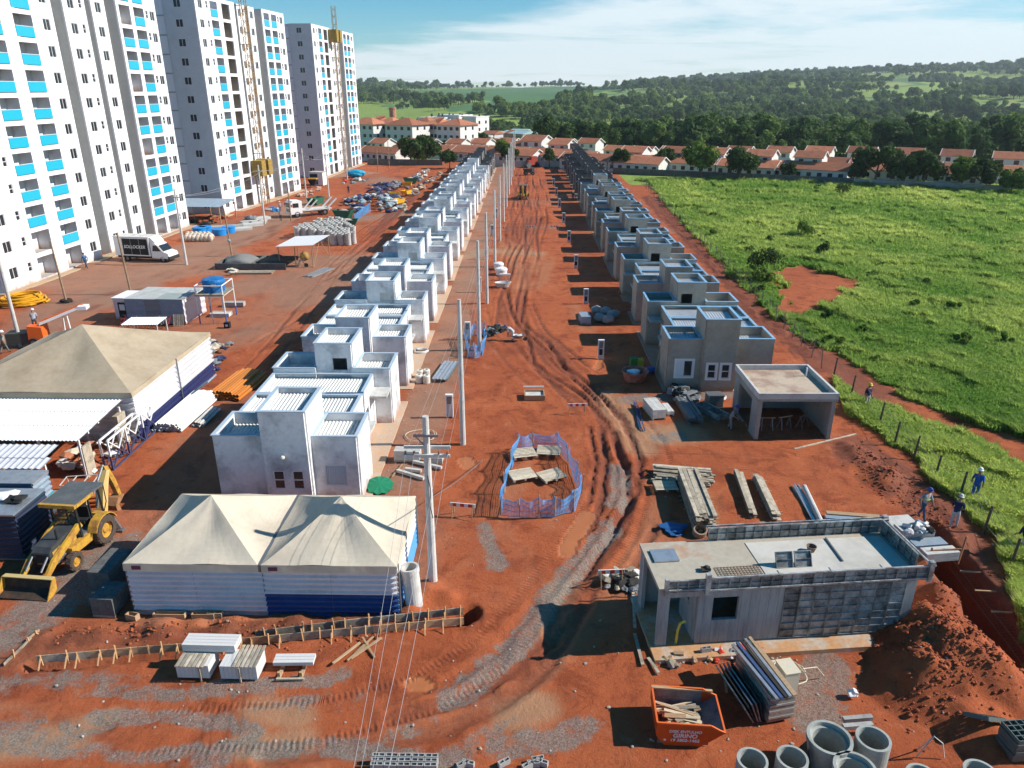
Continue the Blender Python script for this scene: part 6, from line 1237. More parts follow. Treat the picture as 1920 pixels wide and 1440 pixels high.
heap('wrapped_bundle', 'dark plastic-wrapped bundle in the heap against the grey house front', 'bundle', 'dark bundles by the grey house', [(1250, 745), (1262, 733), (1305, 738), (1310, 755), (1270, 760)], 18, [M_black, heap_m[2], M_dark], .5, 21, .25, .5)
stack('black steel sections stacked slantwise in front of the grey house', G(1276, 752), G(1305, 795), 1.0, .55, M_greysteel, 7, 'steel_stack', True, .18, .05, .03, 'steel stack'); o = thing('ladder_formwork', 'grey ribbed formwork frame lying beside the black steel stack', 'formwork frame', G(1333, 776), R(-62))
for i in range(9): MB().box(-1.2+i*.3, -1.15+i*.3, -.4, .4, .1, .4).build('rib', M_form, o)
MB().box(-1.25, 1.25, -.43, -.405, .05, .42).box(-1.25, 1.25, .405, .43, .05, .42).build('rail', M_form, o); o = thing('grey_bin', 'dark grey crate block beside the garage', 'crate', G(1338, 760), R(8)); MB().box(-.5, .5, -.4, .4, 0, .8).build('crate', M_conc_d, o); MB().box(-.54, .54, -.44, .44, .802, .86).build('lid', M_greysteel, o)
# grey panel stack on pallets behind the shell building's right end
o = thing('panel_pallet', 'pallets of white and blue wrapped panels behind the right end of the shell building', 'panel stack', G(1690, 1010), fang+R(2))
for i, (x, y, w_, d_, h_, m_) in enumerate(((-.4, .6, 2.6, .9, .55, M_conc_l), (.3, -.3, 1.6, .8, .75, M_conc_l), (.5, -1.1, 1.6, .6, .5, M_bluegrey), (.6, -1.8, 1.6, .55, .45, M_conc_l))):
    for k in range(int(h_/.09)): MB().box(x-w_/2+.02*(k % 2), x+w_/2, y-d_/2, y+d_/2, .1+k*.09, .1+k*.09+.078).build('panel', m_, o)
heap('steel_clamp', 'loose clamp or block on top of the white panel stack', 'clamp', 'clamps on the panel stack', [(1680, 1012), (1735, 1012), (1745, 1034), (1690, 1030)], 14, [heap_m[2], heap_m[0], M_bluegrey, M_dark], 0, 31, .12, .25)
for o in [x for x in bpy.data.objects if x.name.startswith('steel_clamp')]: o.location.z += .85
for i, (a, b_) in enumerate((((1546, 978), (1640, 985)), ((1548, 970), (1650, 978)), ((1525, 988), (1600, 986)))):
    p = G(*a); q_ = G(*b_); tag(MB().bar((0, 0, .25), q_-p+Vector((0, 0, .25)), .3, .12).build('profile_bundle', (M_bluegrey, M_timber, mat('pale_blue_bundle', (.30, .45, .60), .5))[i], None, p), ('blue-grey metal profile lying behind the shell building wall', 'brown board lying behind the shell building wall', 'pale blue wrapped profile lying behind the shell building wall')[i], 'profile')
# ================================================================== ORANGE SKIP AND FOREGROUND
o = thing('orange_skip', 'orange rubbish skip with white lettering, half full of scrap boards', 'skip', (5.40, 19.05, 0), R(-2.5)); M_or = mat('orange_skip_paint', (.62, .085, .01), .5, .07, 2, col2=(.50, .07, .015)); M_in = mat('worn_skip_inside', (.20, .19, .19), .6, .2, 2, col2=(.12, .10, .09))
a, h = 1.12, .98; yb = .80
def side_poly(): return [(-.72, 0), (.45, 0), (1.18, .62), (.98, .70), (.72, .86), (-1.0, .90), (-1.02, .42)]
for y, nm in ((-yb, 'front_side'), (yb, 'back_side')): MB().prism(side_poly(), y-.02, y+.02, 'y').build(nm, M_or, o)
def plate(p, q_, th=.03): return MB().prism([p, q_, (q_[0]+.0, q_[1]+th), (p[0], p[1]+th)], -yb+.021, yb-.021, 'y')
plate((-.72, 0), (.45, 0)).build('floor_plate', M_in, o); MB().prism([(.45, 0), (1.18, .62), (1.14, .64), (.42, .03)], -yb+.021, yb-.021, 'y').build('end_plate', M_in, o); MB().prism([(-.72, 0), (-1.02, .42), (-1.0, .9), (-.97, .9), (-.98, .43), (-.69, .03)], -yb+.021, yb-.021, 'y').build('end_plate', M_or, o)
MB().box(-.95, .7, yb-.035, yb-.0205, .05, .88).box(-.95, .7, -yb+.0205, -yb+.035, .05, .88).build('inner_lining', M_in, o)
q = MB()
for y in (-yb, yb): q.bar((-1.0, y, .93), (.72, y, .89), .06).bar((.72, y, .89), (1.0, y, .72), .06).bar((1.0, y, .72), (1.2, y, .63), .06)
q.bar((-1.0, -yb, .93), (-1.0, yb, .93), .06).bar((1.19, -yb, .64), (1.19, yb, .64), .06); q.build('rim', mat('orange_rim', (.70, .14, .03), .5, .06), o)
for i, (txt, s_, z) in enumerate((('DISK ENTULHO', .15, .62), ('GIRINO', .23, .44), ('\u260e19 3802-1462', .17, .25))):
    tm = text_mesh(txt.replace('\u260e', ''), s_, .12); tm.materials.append(M_whitep); inst('lettering', tm, o, (-.08, -yb-.026, z), (math.pi/2, 0, 0))
MB().lathe([(.045, 0), (.045, .006), (.01, .006)], 12, M=Matrix.Translation((-.72, -yb-.022, .25)) @ Matrix.Rotation(math.pi/2, 4, 'X')).build('phone_mark', M_whitep, o)
rn = random.Random(15)
for i in range(46):
    ln = rn.uniform(.25, 1.3) if i > 8 else 1.45; x = rn.uniform(-.35, .15); y = rn.uniform(-.6, .6); z = .22+rn.random()*.22
    mm_ = rn.choice((M_timber, M_timber_o, mat('pale_board', (.58, .48, .34), .9, .15, 3))); b_ = tag(MB().mbox((ln, rn.uniform(.06, .2), .025), Matrix.Rotation(rn.uniform(-.15, .15), 4, 'Y') @ Matrix.Rotation(rn.uniform(-.2, .2), 4, 'X')).build('scrap_board', mm_, None, o.matrix_world @ Vector((5.4+x, 19.05+y, z)), rn.uniform(-.4, .4)), hue_label('scrap board lying in the orange skip', mm_, 'long board' if ln > 1 else 'board' if ln > .6 else 'offcut'), 'board', 'scrap boards in the orange skip')
tag(MB().bar((-1.05, .35, .97), (1.05, .38, .80), .10, .05).build('loose_plank', M_timber, None, (5.45, 19.45, 0)), 'long raw plank laid across the back of the orange skip', 'plank'); tag(MB().bar((0, 0, .03), (.02, .6, .5), .08, .04).build('loose_plank', M_timber, None, G(1362, 1300)), 'short raw plank standing beside the orange skip', 'plank')
# stack of formwork panels and electrical box
o = thing('formwork_stack', 'tall stack of steel and plywood formwork panels beside the orange skip', 'panel stack', (8.3, 20.35, 0), R(14)); rn = random.Random(6)
for k in range(13): MB().box(-.32, .62, -1.15+rn.uniform(-.03, .03), 1.15+rn.uniform(-.03, .03), .08+k*.085, .08+k*.085+.07).build('panel', (mat('ply_edge', (.36, .27, .19), .8, .2, 3), M_form, M_zinc)[k % 3], o)
for i, (x, m_) in enumerate(((-.22, M_zinc), (-.05, mat('blue_profile', (.05, .09, .2), .5)), (.12, M_dark), (.27, M_zinc), (.42, M_timber))): MB().bar((x, -1.3, 1.26), (x-.15, 1.4, 1.26+.05*i), .11, .07).build('profile', m_, o)
for i in range(5): MB().mbox((.05, 2.0, .9), Matrix.Translation((-.5-.12*i, 0, .45)) @ Matrix.Rotation(R(-14-4*i), 4, 'Y')).build('leaning_panel', (M_dark, M_form, M_greysteel)[i % 3], o)
o = thing('electric_box', 'cream electrical cabinet standing beside the formwork stack', 'cabinet', (9.35, 20.75, 0), R(12)); MB().box(-.27, .27, -.35, .35, .25, 1.05).build('cabinet', mat('cream_cabinet', (.62, .56, .43), .6, .06, 3), o); MB().box(-.29, .29, -.37, .37, 1.052, 1.09).build('lid', mat('cream_cabinet', (.62, .56, .43)), o); MB().box(-.2, -.14, -.3, -.24, 0, .25).box(.14, .2, -.3, -.24, 0, .25).box(-.2, -.14, .24, .3, 0, .25).box(.14, .2, .24, .3, 0, .25).build('leg', M_timber, o)
for i in range(3): coil('pale cable loops hanging behind the cream electrical cabinet', (9.3+.15*i, 21.4-.1*i, .3), .42+.1*i, 1.6, M_cable, .022)['group'] = 'cable loops by the cabinet'
tag(MB().tube([(0, 0, .5), (.4, .1, .75), (1.0, .35, .6), (1.4, .5, .05)], .018, 6).build('cable', M_cable, None, (9.6, 20.9, 0)), 'pale cable arching from the cabinet to the ground', 'cable')
tag(MB().blob((0, 0, .12), (.2, .17, .16), 4, 2, .25).build('white_sack', M_whitep, None, G(1597, 1305)), 'small white sack alone on the soil right of the cabinet', 'sack')
# large concrete pipes standing at the front
def big_pipe(label, x, y, h, r_, socket=False, tilt=(0, 0)):
    o = thing('culvert_pipe', label, 'pipe', (x, y, 0), 0, 'large culvert pipes'); o.rotation_euler = (tilt[0], tilt[1], 0)
    pr = [(r_*.8, 0), (r_, 0), (r_, h-.22), (r_*1.14, h-.18), (r_*1.14, h), (r_*.98, h), (r_*.95, h-.12), (r_*.82, h-.14), (r_*.8, 0)] if socket else [(r_*.84, 0), (r_, 0), (r_, h), (r_*.84, h), (r_*.84, 0)]
    MB().lathe(pr, 36).build('pipe', mat('grey_green_concrete', (.36, .37, .34), .85, .1, 1.2, .2, 18, col2=(.27, .28, .25)), o); return o
for i, (px_, py_, r_, s_) in enumerate(((1411, 1424, .46, 0), (1486, 1420, .47, 0), (1556, 1382, .60, 1), (1638, 1384, .52, 0), (1604, 1440, .55, 1), (1730, 1455, .46, 0), (1840, 1448, .48, 0))):
    g = G(px_, py_, 1.2); big_pipe(('large culvert pipe standing nearest the orange skip', 'large culvert pipe between the skip-side pipe and the socketed pipe', 'large socketed culvert pipe with ochre rim', 'large plain culvert pipe right of the socketed pipe', 'large socketed culvert pipe set in front of the others', 'large culvert pipe standing apart near the wire frame', 'large culvert pipe standing by the dark plastic crates')[i], g.x, g.y, 1.2, r_, s_)
for i in range(2): tag(MB().bar((0, 0, .3), (1.0, .1, .32), .16, .16).build('concrete_beam', M_concrete, None, G(1578, 1362+14*i)), 'short concrete beam behind the large culvert pipes', 'beam', 'beams behind the culvert pipes')
tag(MB().prism([(0, 0), (1.1, 0), (.5, 1.35)], -.03, .03, 'y').build('leaning_board', M_dark, None, (8.98, 16.85, 0), R(115)), 'dark triangular board leaning between the culvert pipes', 'board')
o = thing('bent_rail', 'thin pale metal frame leaning on the soil near the culvert pipes', 'frame', G(1735, 1420)); MB().tube([(-.3, 0, 0), (.1, 0, .9), (.5, .1, .5), (.6, 0, 0)], .02, 6).tube([(-.1, .3, 0), (.1, 0, .9)], .02, 6).build('frame', M_conc_l, o)
# dark plastic crates on the right
cm = MB()
for i in range(5): cm.box(-.55, .55, -.4+i*.2-.015, -.4+i*.2+.015, 0, .14)
for i in range(6): cm.box(-.55+i*.22-.015, -.55+i*.22+.015, -.4, .4, .002, .142)
crate_me = cm.mesh('grid_crate', mat('green_black_plastic', (.10, .13, .12), .5, .15, 3)); rn = random.Random(2)
for i in range(18):
    k = i % 6; c_ = i//6; tag(inst('grid_crate', crate_me, None, (16.1+c_*1.15+rn.uniform(-.03, .03), 18.2+rn.uniform(-.03, .03)+.1*c_-.0, .05+k*.15), (0, 0, .1+rn.uniform(-.03, .03))), f"dark plastic grid crate, {ORD[k]} from the ground in the {('pile touching the dirt heap', 'middle pile of three', 'pile away from the dirt heap')[c_]}", 'crate', 'dark crate stack')
tag(inst('grid_crate', crate_me, None, (15.4, 19.1, .45), (R(-30), R(25), .4)), 'single dark plastic grid crate tipped against the crate stack', 'crate')
# hollow blocks along the bottom edge
rn = random.Random(5)
for i in range(30): hblock('grey hollow block in the low stack under the overhead wires', (-4.55+.42*(i % 5), 17.05+.17*((i//5) % 3), .2*(i//15)), rn.uniform(-.03, .03), 'block stack under the wires')
for i, (px_, py_) in enumerate(((770, 1438), (868, 1438), (878, 1436), (945, 1434), (1000, 1436), (1008, 1428), (1016, 1434), (990, 1440))): hblock('loose hollow block lying at the road edge', G(px_, py_), rn.uniform(-.6, .6), 'loose blocks at the road edge')
# ------------------------------------------------------------------ kerb formwork trench with stakes
def form_line(label, pts, h=.34, name='kerb_formwork', seed=1, lean=True):
    P = [G(*p) for p in pts]; o = thing(name, label, 'formwork', P[0]); rn = random.Random(seed)
    for a, b_ in zip(P[:-1], P[1:]):
        d = b_-a; MB().bar(a-P[0]+Vector((0, 0, h/2+.04)), b_-P[0]+Vector((0, 0, h/2+.04)), .03, h).build('board', M_timber_o if rn.random() < .7 else M_timber, o); n_ = max(1, int(d.length/.55)); nr = Vector((d.y, -d.x, 0)).normalized()
        for i in range(n_):
            p = a.lerp(b_, (i+rn.uniform(.2, .8))/n_)-P[0]; MB().bar(p+nr*.03+Vector((0, 0, -.05)), p+nr*.05+Vector((rn.uniform(-.04, .04), 0, h+.22*rn.random()+.06)), .05, .04).build('stake', mat('fresh_stake', (.58, .34, .17), .85, .15, 4), o)
            if rn.random() < .55: MB().bar(p+nr*(.35+.1*rn.random()), p+nr*.05+Vector((0, 0, h*.9)), .045, .03).build('strut', mat('fresh_stake', (.58, .34, .17)), o)
    return o
form_line('long row of timber kerb boards with stakes, in front of the double-peaked tent', [(350, 1222), (520, 1205), (700, 1188), (870, 1172)], seed=2); form_line('rear line of timber kerb boards close to the double-peaked tent', [(480, 1198), (640, 1178), (760, 1165), (868, 1153)], seed=3); form_line('short row of timber kerb boards and stakes left of the stacked kerbs', [(72, 1245), (170, 1236), (260, 1228), (348, 1221)], seed=4)
form_line('slanted timber profile boards at the left edge of the road', [(8, 1250), (60, 1200)], .12, 'profile_board', 5); form_line('small timber profile frame by the gravel patch', [(50, 1205), (75, 1185)], .12, 'profile_board', 6)
for i, (px_, py_, w_) in enumerate(((320, 1160, 1.3), (383, 1160, .9), (250, 1162, .5), (405, 1158, .6))):
    o = thing('timber_crate', ('short raw timber box standing against the tent front', 'raw timber box beside the short one at the tent front', 'tipped raw timber box at the tent corner', 'end piece of raw timber box at the tent front')[i], 'timber box', G(px_, py_), R((0, 2, -15, 0)[i])); MB().box(-w_/2, w_/2, -.12, -.09, 0, .3).box(-w_/2, w_/2, .09, .12, 0, .3).box(-w_/2, -w_/2+.04, -.09, .09, 0, .3).box(w_/2-.04, w_/2, -.09, .09, 0, .3).build('boards', M_timber, o)
heap('loose_stick', 'raw timber offcut lying beside the kerb boards', 'offcut', 'offcuts by the kerb boards', [(640, 1220), (720, 1195), (730, 1205), (650, 1235)], 5, [M_timber], 0, 41, .25, .4, True)
# stacked pale kerbs
o = thing('kerb_stack', 'stack of pale concrete kerbs with pallets between, by the kerb boards', 'kerb stack', (-11.2, 21.35, 0), R(-1))
me_k = MB().box(-.98, .98, -.075, .075, 0, .145).mesh('kerb', mat('new_kerb', (.62, .61, .59), .85, .06, 2, .15, 25))
me_ks = MB().box(-.07, .07, -.45, .45, 0, .28).mesh('kerb', mat('new_kerb', (.62, .61, .59)))
for (x0, n_) in ((-1.25, 8), (.35, 9)):
    for i in range(n_): inst('kerb', me_ks, o, (x0+i*.15, -.1, .12)); 
    for i in range(n_): inst('kerb', me_ks, o, (x0+i*.15, -.1, .405))
for k in range(2):
    for i in range(4): inst('kerb', me_k, o, (-.35, .18+i*.16, .74+k*.15))
for (x0, n_, y0, y1) in ((-1.3, 7, -.65, .05), (.75, 6, -.6, .55)):
    for i in range(n_): MB().box(x0+i*.155, x0+i*.155+.1, y0, y1, .692, .722).build('pallet_slat', M_timber_o, o)
for x in (-.45, 1.0): MB().box(x, x+.05, -.66, -.60, .05, .69).build('strap_board', M_timber_o, o)
o = thing('kerb_row', 'single short row of pale kerbs on timber bearers, right of the kerb stack', 'kerb stack', (-8.45, 21.55, 0), R(2))
for i in range(3): inst('kerb', me_k, o, (0, -.16+.16*i, .28), (0, 0, 0), (.75, 1, 1))
for x in (-.45, .35): MB().box(x-.06, x+.06, -.75, .6, 0, .1).box(x-.05, x+.05, -.6, -.5, .1, .28).build('bearer', M_timber, o)
MB().box(-.5, .5, -.78, -.7, .1, .16).build('cross_bearer', M_timber_o, o)
# dark block piles in the tent's shade
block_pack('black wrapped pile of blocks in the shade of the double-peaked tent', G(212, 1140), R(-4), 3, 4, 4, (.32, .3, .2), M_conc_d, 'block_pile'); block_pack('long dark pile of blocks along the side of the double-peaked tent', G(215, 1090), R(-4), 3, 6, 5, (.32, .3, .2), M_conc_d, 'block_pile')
for i in range(3): tag(MB().blob((0, 0, 0), (.2, .15, .08), i, 1, .3).build('paper_scrap', M_whitep, None, G(195+8*i, 1105+4*i, .8)), 'white paper scrap on the black block pile', 'paper', 'scraps on the block pile')
# trench: rebar cage and struts
o = thing('rebar_cage', 'reinforcement cage lying in the open trench beside the grass', 'rebar', G(1800, 1080, -1.2)); q = MB(); a_ = G(1785, 1055, -1.1); b_ = G(1935, 1250, -1.1); d = b_-a_; nr = Vector((d.y, -d.x, 0)).normalized(); p0 = G(1800, 1080, -1.2)
for (s_, z) in ((-.3, 0), (.3, 0), (-.3, .5), (.3, .5)): q.tube([a_-p0+nr*s_+Vector((0, 0, z)), b_-p0+nr*s_+Vector((0, 0, z))], .018, 5)
for i in range(40): c_ = a_.lerp(b_, i/39)-p0; q.tube([c_+nr*-.3, c_+nr*.3, c_+nr*.3+Vector((0, 0, .5)), c_+nr*-.3+Vector((0, 0, .5)), c_+nr*-.3], .014, 4)
q.build('bars', mat('rusty_rebar', (.22, .13, .08)), o)
for i in range(4): c_ = a_.lerp(b_, .1+.2*i); tag(MB().bar(nr*-.75, nr*.75, .07, .06).build('trench_strut', M_timber, None, c_+Vector((0, 0, .95))), 'timber strut spanning the open trench', 'strut', 'trench struts')
o = thing('trench_goal', 'timber batter frame at the head of the trench', 'batter frame', G(1775, 1052)); MB().bar((-.8, 0, .55), (.6, .1, .6), .06).bar((.6, .1, -.2), (.75, .2, 1.2), .07).bar((-.8, 0, -.2), (-.8, 0, .7), .06).build('frame', mat('rusty_timber', (.30, .14, .07), .9), o)
# soil clods around heaps and trench
rn = random.Random(77); q = MB(); CL = []
for i in range(2400):
    if i < 1300: c_ = G(rn.gauss(1775, 55), rn.gauss(1230, 60))
    elif i < 1800: c_ = G(rn.uniform(1590, 1790), 0) if False else G(*(lambda u: (1600+180*u+rn.gauss(0, 14), 850+150*u+rn.gauss(0, 18)))(rn.random()))
    elif i < 2100: c_ = G(rn.uniform(100, 720), rn.gauss(1190, 14))
    else: c_ = G(*(lambda u: (1230+310*u+rn.gauss(0, 12), 385+275*u+rn.gauss(0, 10)))(rn.random()))
    r_ = rn.uniform(.02, .07) if rn.random() < .93 else rn.uniform(.07, .13); CL.append((c_.x, c_.y, r_))
for i, (c_, z) in enumerate(zip(CL, zats(CL))): q.blob((c_[0], c_[1], z+c_[2]*.3), c_[2], i, 0, .3, .7)
tag(q.build('soil_clods', M_soil), 'loose red clods round the trench and heaps', None, None, 'stuff')
q = MB(); rn = random.Random(78); CL = []
for i in range(420):
    c_ = G(rn.uniform(1230, 1500), rn.gauss(1225, 14)) if i < 130 else G(rn.uniform(60, 1900), rn.uniform(900, 1430)) if i < 300 else G(rn.uniform(690, 800), rn.uniform(640, 900)); r_ = rn.uniform(.02, .07); CL.append((c_.x, c_.y, r_))
for i, (c_, z) in enumerate(zip(CL, zats(CL))): q.blob((c_[0], c_[1], z+c_[2]*.3), c_[2], i, 0, .3, .6)
tag(q.build('rubble_bits', mat('grey_rubble', (.38, .33, .28), .9, .3, 5)), 'small pale rubble bits strewn over the soil', None, None, 'stuff')
heap('debris_piece', 'scrap of wood or cable in the rubbish strip below the shell building', 'debris', 'rubbish below the shell building', [(1240, 1228), (1420, 1215), (1425, 1232), (1250, 1250)], 30, [M_timber, M_timber_o, heap_m[0], heap_m[2], M_red], 0, 51, .06, .22)
heap('debris_piece', 'broken board or scrap in the heap at the shaded left end of the shell building', 'debris', 'rubbish left of the shell building', [(1125, 1085), (1165, 1065), (1195, 1080), (1190, 1110), (1140, 1105)], 16, [M_timber_o, heap_m[2], heap_m[0], M_dark], .2, 52, .12, .35)
heap('wood_splinter', 'pale wood splinter in the scatter behind the shell building', 'splinter', 'splinters behind the shell building', [(1335, 1005), (1365, 1000), (1372, 1025), (1345, 1030)], 10, [mat('pale_board', (.58, .48, .34)), M_timber], 0, 53, .15, .3)
for i, (a, b_) in enumerate((((1185, 1065), (1190, 1180)), ((1190, 1190), (1205, 1250)), ((1215, 1235), (1235, 1265)))):
    p = G(*a); tag(MB().bar((0, 0, .05), G(*b_)-p+Vector((0, 0, .08)), .12, .04).build('loose_plank', M_timber_o, None, p), ('long plank lying along the shaded end of the shell building', 'dark plank on the soil below the shell building corner', 'curved plank on the soil above the orange skip')[i], 'plank')
o = G(1600, 838); tag(MB().bar((0, 0, .05), G(1480, 868)-o+Vector((0, 0, .05)), .12, .05).build('loose_plank', M_timber_o, None, G(1605, 815)), 'long plank lying beside the open garage', 'plank')
# ================================================================== PEOPLE
def person(label, loc, face, shirt, trousers, helmet=None, pose='stand', s=1.0, band=None, hair=(.03, .02, .015)):
    """one continuous skinned body; face = heading in degrees (0 = -y toward the camera)"""
    o = thing('person', label, 'person', loc, R(face)); P = {}; 
    hip, lean = .92, 0.0
    if pose == 'bend': lean = 1.05
    elif pose == 'walk': lean = .12
    elif pose == 'work': lean = .35
    def up(y, z): return (y*math.cos(lean)-(z-hip)*math.sin(lean), hip+(z-hip)*math.cos(lean)+y*math.sin(lean))
    def T(x, y, z): a, b_ = up(y, z); return (x, a, b_)
    st = {'walk': .26, 'stand': .03, 'bend': .08, 'work': .12}[pose]
    arms = {'walk': ((-.24, .16, 1.12, -.25, .05, .86), (.24, -.18, 1.12, .24, -.30, .90)), 'stand': ((-.25, .02, 1.12, -.26, -.06, .84), (.25, .02, 1.12, .26, -.08, .84)),
            'bend': ((-.22, -.26, 1.22, -.16, -.52, 1.16), (.22, -.28, 1.20, .14, -.54, 1.12)), 'work': ((-.25, -.12, 1.15, -.12, -.36, 1.10), (.25, -.12, 1.15, .12, -.36, 1.08)), 'phone': ()}[pose]
    V = []; Eg = []; Rd = []; Tg = []
    def add(p, r, tg, par=None):
        V.append(p); Rd.append(r); Tg.append(tg)
        if par is not None: Eg.append((par, len(V)-1))
        return len(V)-1
    pel = add((0, 0, hip), .135, 't'); wa = add(T(0, 0, 1.08), .125, 's', pel); ch = add(T(0, .0, 1.30), .155, 's', wa); nk = add(T(0, .01, 1.47), .062, 'k', ch); hd = add(T(0, -.02, 1.58), .092, 'k', nk); add(T(0, -.025, 1.69), .088, 'k', hd)
    for sd, dy in ((-1, -st), (1, st)):
        h1 = add((sd*.10, 0, hip-.06), .10, 't', pel); kn = add((sd*.105, dy*.45-.03, .49), .072, 't', h1); an = add((sd*.11, dy*1.0+.02, .10), .052, 't', kn); add((sd*.115, dy-.12, .04), .045, 'b', an)
    hands = []
    for i, sd in enumerate((-1, 1)):
        a = arms[i]; sh = add(T(sd*.19, .0, 1.40), .068, 's', ch); el = add(T(a[0], a[1], a[2]), .05, 's', sh); wr = add(T(a[3], a[4], a[5]), .036, 'k', el); hn = add(T(a[3]*1.0, a[4]-.07, a[5]-.05), .04, 'k', wr); hands.append((V[wr], V[hn]))
    me = bpy.data.meshes.new('body'); me.from_pydata(V, Eg, []); ob = bpy.data.objects.new('body', me)
    md = ob.modifiers.new('skin', 'SKIN'); sv = me.skin_vertices[0].data
    for i, r_ in enumerate(Rd): sv[i].radius = (r_*(1.18 if Tg[i] == 's' and i in (1, 2) else 1), r_); sv[i].use_root = (i == 0)
    ob.modifiers.new('sub', 'SUBSURF').levels = 1
    nm = eval_mesh(ob)
    # fingers rooted in the palm, joined to the same body mesh
    bm = bmesh.new(); bm.from_mesh(nm); VV = [Vector(v) for v in V]
    for (w_, h_) in hands:
        w_ = Vector(w_); h_ = Vector(h_); d = (h_-w_).normalized(); sd_ = d.orthogonal().normalized()
        for k in range(5):
            off = (k-2)*.018; ln = (.05, .085, .095, .085, .065)[k]; dir_ = (d+sd_*(.9 if k == 0 else .06*(k-2))).normalized() if k == 0 else (d+sd_*.05*(k-2)).normalized(); q = MB(); p0 = h_+sd_*off*(1.6 if k == 0 else 1); q.tube([p0, p0+dir_*ln*.6, p0+dir_*ln+Vector((0, 0, -.012))], [.010, .009, .006], 5); vs_ = [bm.verts.new(v) for v in q.v]
            for f_ in q.f: bm.faces.new([vs_[i] for i in f_])
    bm.to_mesh(nm); bm.free()
    key = {'s': 0, 't': 1, 'k': 2, 'b': 3}; ms = [mat('cloth_%.2f_%.2f_%.2f' % c, c, .9, .12, 6) for c in (shirt, trousers)]+[mat('skin', (.30, .16, .10), .6, .05), mat('boots', (.04, .03, .025), .8)]
    for m_ in ms: nm.materials.append(m_)
    segs = [(VV[a], VV[b_], Tg[b_]) for a, b_ in Eg]
    for p in nm.polygons:
        c = p.center; best = None
        for a, b_, tg in segs:
            ab = b_-a; u = max(0, min(1, (c-a).dot(ab)/max(ab.length_squared, 1e-9))); dd = (c-a-ab*u).length
            if best is None or dd < best[0]: best = (dd, tg)
        p.material_index = key[best[1]]; p.use_smooth = True
    inst('body', nm, o)
    hc = Vector(T(0, -.025, 1.66)); q = MB(); rot = Matrix.Translation(hc) @ Matrix.Rotation(lean*.8, 4, 'X')
    if helmet: q.lathe([(.165, -.005), (.15, .0), (.125, .03), (.115, .09), (.08, .13), (.03, .15), (.005, .152)], 14, M=rot @ Matrix.Diagonal((.92, 1.08, 1, 1)) @ Matrix.Translation((0, -.01, .03))); q.build('helmet', mat('helmet_%.2f_%.2f' % helmet[:2], helmet, .4, .04), o)
    else: q.blob((0, 0, 0), (.105, .115, .075), 3, 2, .05); q.build('hair', mat('hair', hair, .8), o, hc+Vector((0, .02, .06)))
    fc = MB(); fm_ = Matrix.Translation(Vector(T(0, -.02, 1.60))) @ Matrix.Rotation(lean, 4, 'X')
    fc.mbox((.025, .035, .045), fm_ @ Matrix.Translation((0, -.098, .0))); fc.build('nose', mat('skin', (.30, .16, .10)), o)
    for s_ in (-1, 1): MB().mbox((.02, .012, .012), fm_ @ Matrix.Translation((s_*.033, -.088, .03))).build('eye', M_dark, o); MB().mbox((.015, .04, .055), fm_ @ Matrix.Translation((s_*.095, 0, .0))).build('ear', mat('skin', (.30, .16, .10)), o)
    MB().mbox((.045, .01, .01), fm_ @ Matrix.Translation((0, -.09, -.045))).build('mouth', M_red, o)
    if band:
        q = MB(); rg = [T(.19*math.cos(2*math.pi*k/14), .155*math.sin(2*math.pi*k/14), 1.17) for k in range(15)]; q.tube(rg, .022, 5, False); q.build('reflective_band', mat('lime_band', (.45, .62, .08), .5), o)
    o.scale = (s, s, s); return o
BL = (.02, .10, .38); NV = (.02, .025, .07); GY = (.30, .34, .38); DG = (.06, .07, .08)
WH = (.75, .75, .75)
def gz(px_, py_): p = G(px_, py_); p.z = zat(p.x, p.y); return G(px_, py_, p.z)
person('person in blue overalls and white helmet walking in the grass by the fence posts', gz(1825, 936), 150, BL, BL, WH, 'walk', 1.0)
person('person in grey shirt with lime band and blue helmet walking on the churned soil', gz(1727, 972), 25, GY, (.05, .10, .20), (.03, .05, .25), 'walk', 1.0, True)
person('person in navy jacket and grey trousers standing at the trench head', gz(1786, 990), 140, NV, (.40, .42, .46), (.45, .45, .42), 'work', 1.0)
person('person in dark jacket and yellow helmet leaning on a fence post', gz(1916, 1040), 200, NV, (.45, .45, .45), (.70, .42, .02), 'work', 1.0)
person('person in dark jacket and yellow helmet standing on the dirt track beyond the garage', gz(1623, 765), 20, NV, (.45, .45, .45), (.72, .5, .03), 'stand', 1.0)
person('person in grey working at a saw horse in the shade by the garage', gz(1368, 806), 60, (.24, .25, .27), (.20, .21, .23), (.05, .06, .30), 'work', 1.0)
person('person in pale shirt and blue helmet bending over the wheelbarrow in the street', gz(962, 640), 250, (.45, .47, .5), (.42, .43, .45), (.06, .12, .45), 'bend', 1.0)
person('person in blue walking along the foot of the near tower', gz(163, 503), 250, (.03, .12, .28), (.03, .06, .12), None, 'walk', 1.05)
person('person in grey vest and white helmet at the left edge near the orange machine', gz(10, 662), 160, (.30, .33, .26), (.16, .17, .14), WH, 'walk', 1.05)
person('person in dark trousers standing near the skip lorry on the lane', gz(527, 414), 10, (.33, .30, .28), (.04, .04, .05), None, 'stand', 1.0)
person('person in pink shirt standing by the blue tarpaulin heap', gz(526, 397), 40, (.40, .25, .28), (.15, .15, .2), WH, 'stand', 1.0)
person('person in navy standing alone between the poles and the rubbish heaps', gz(654, 363), 0, (.05, .04, .12), (.05, .04, .10), None, 'stand', 1.0)
person('person in navy with cream helmet standing in the shade between far meter pillars', gz(1074, 377), 0, NV, NV, (.72, .62, .25), 'stand', 1.0)
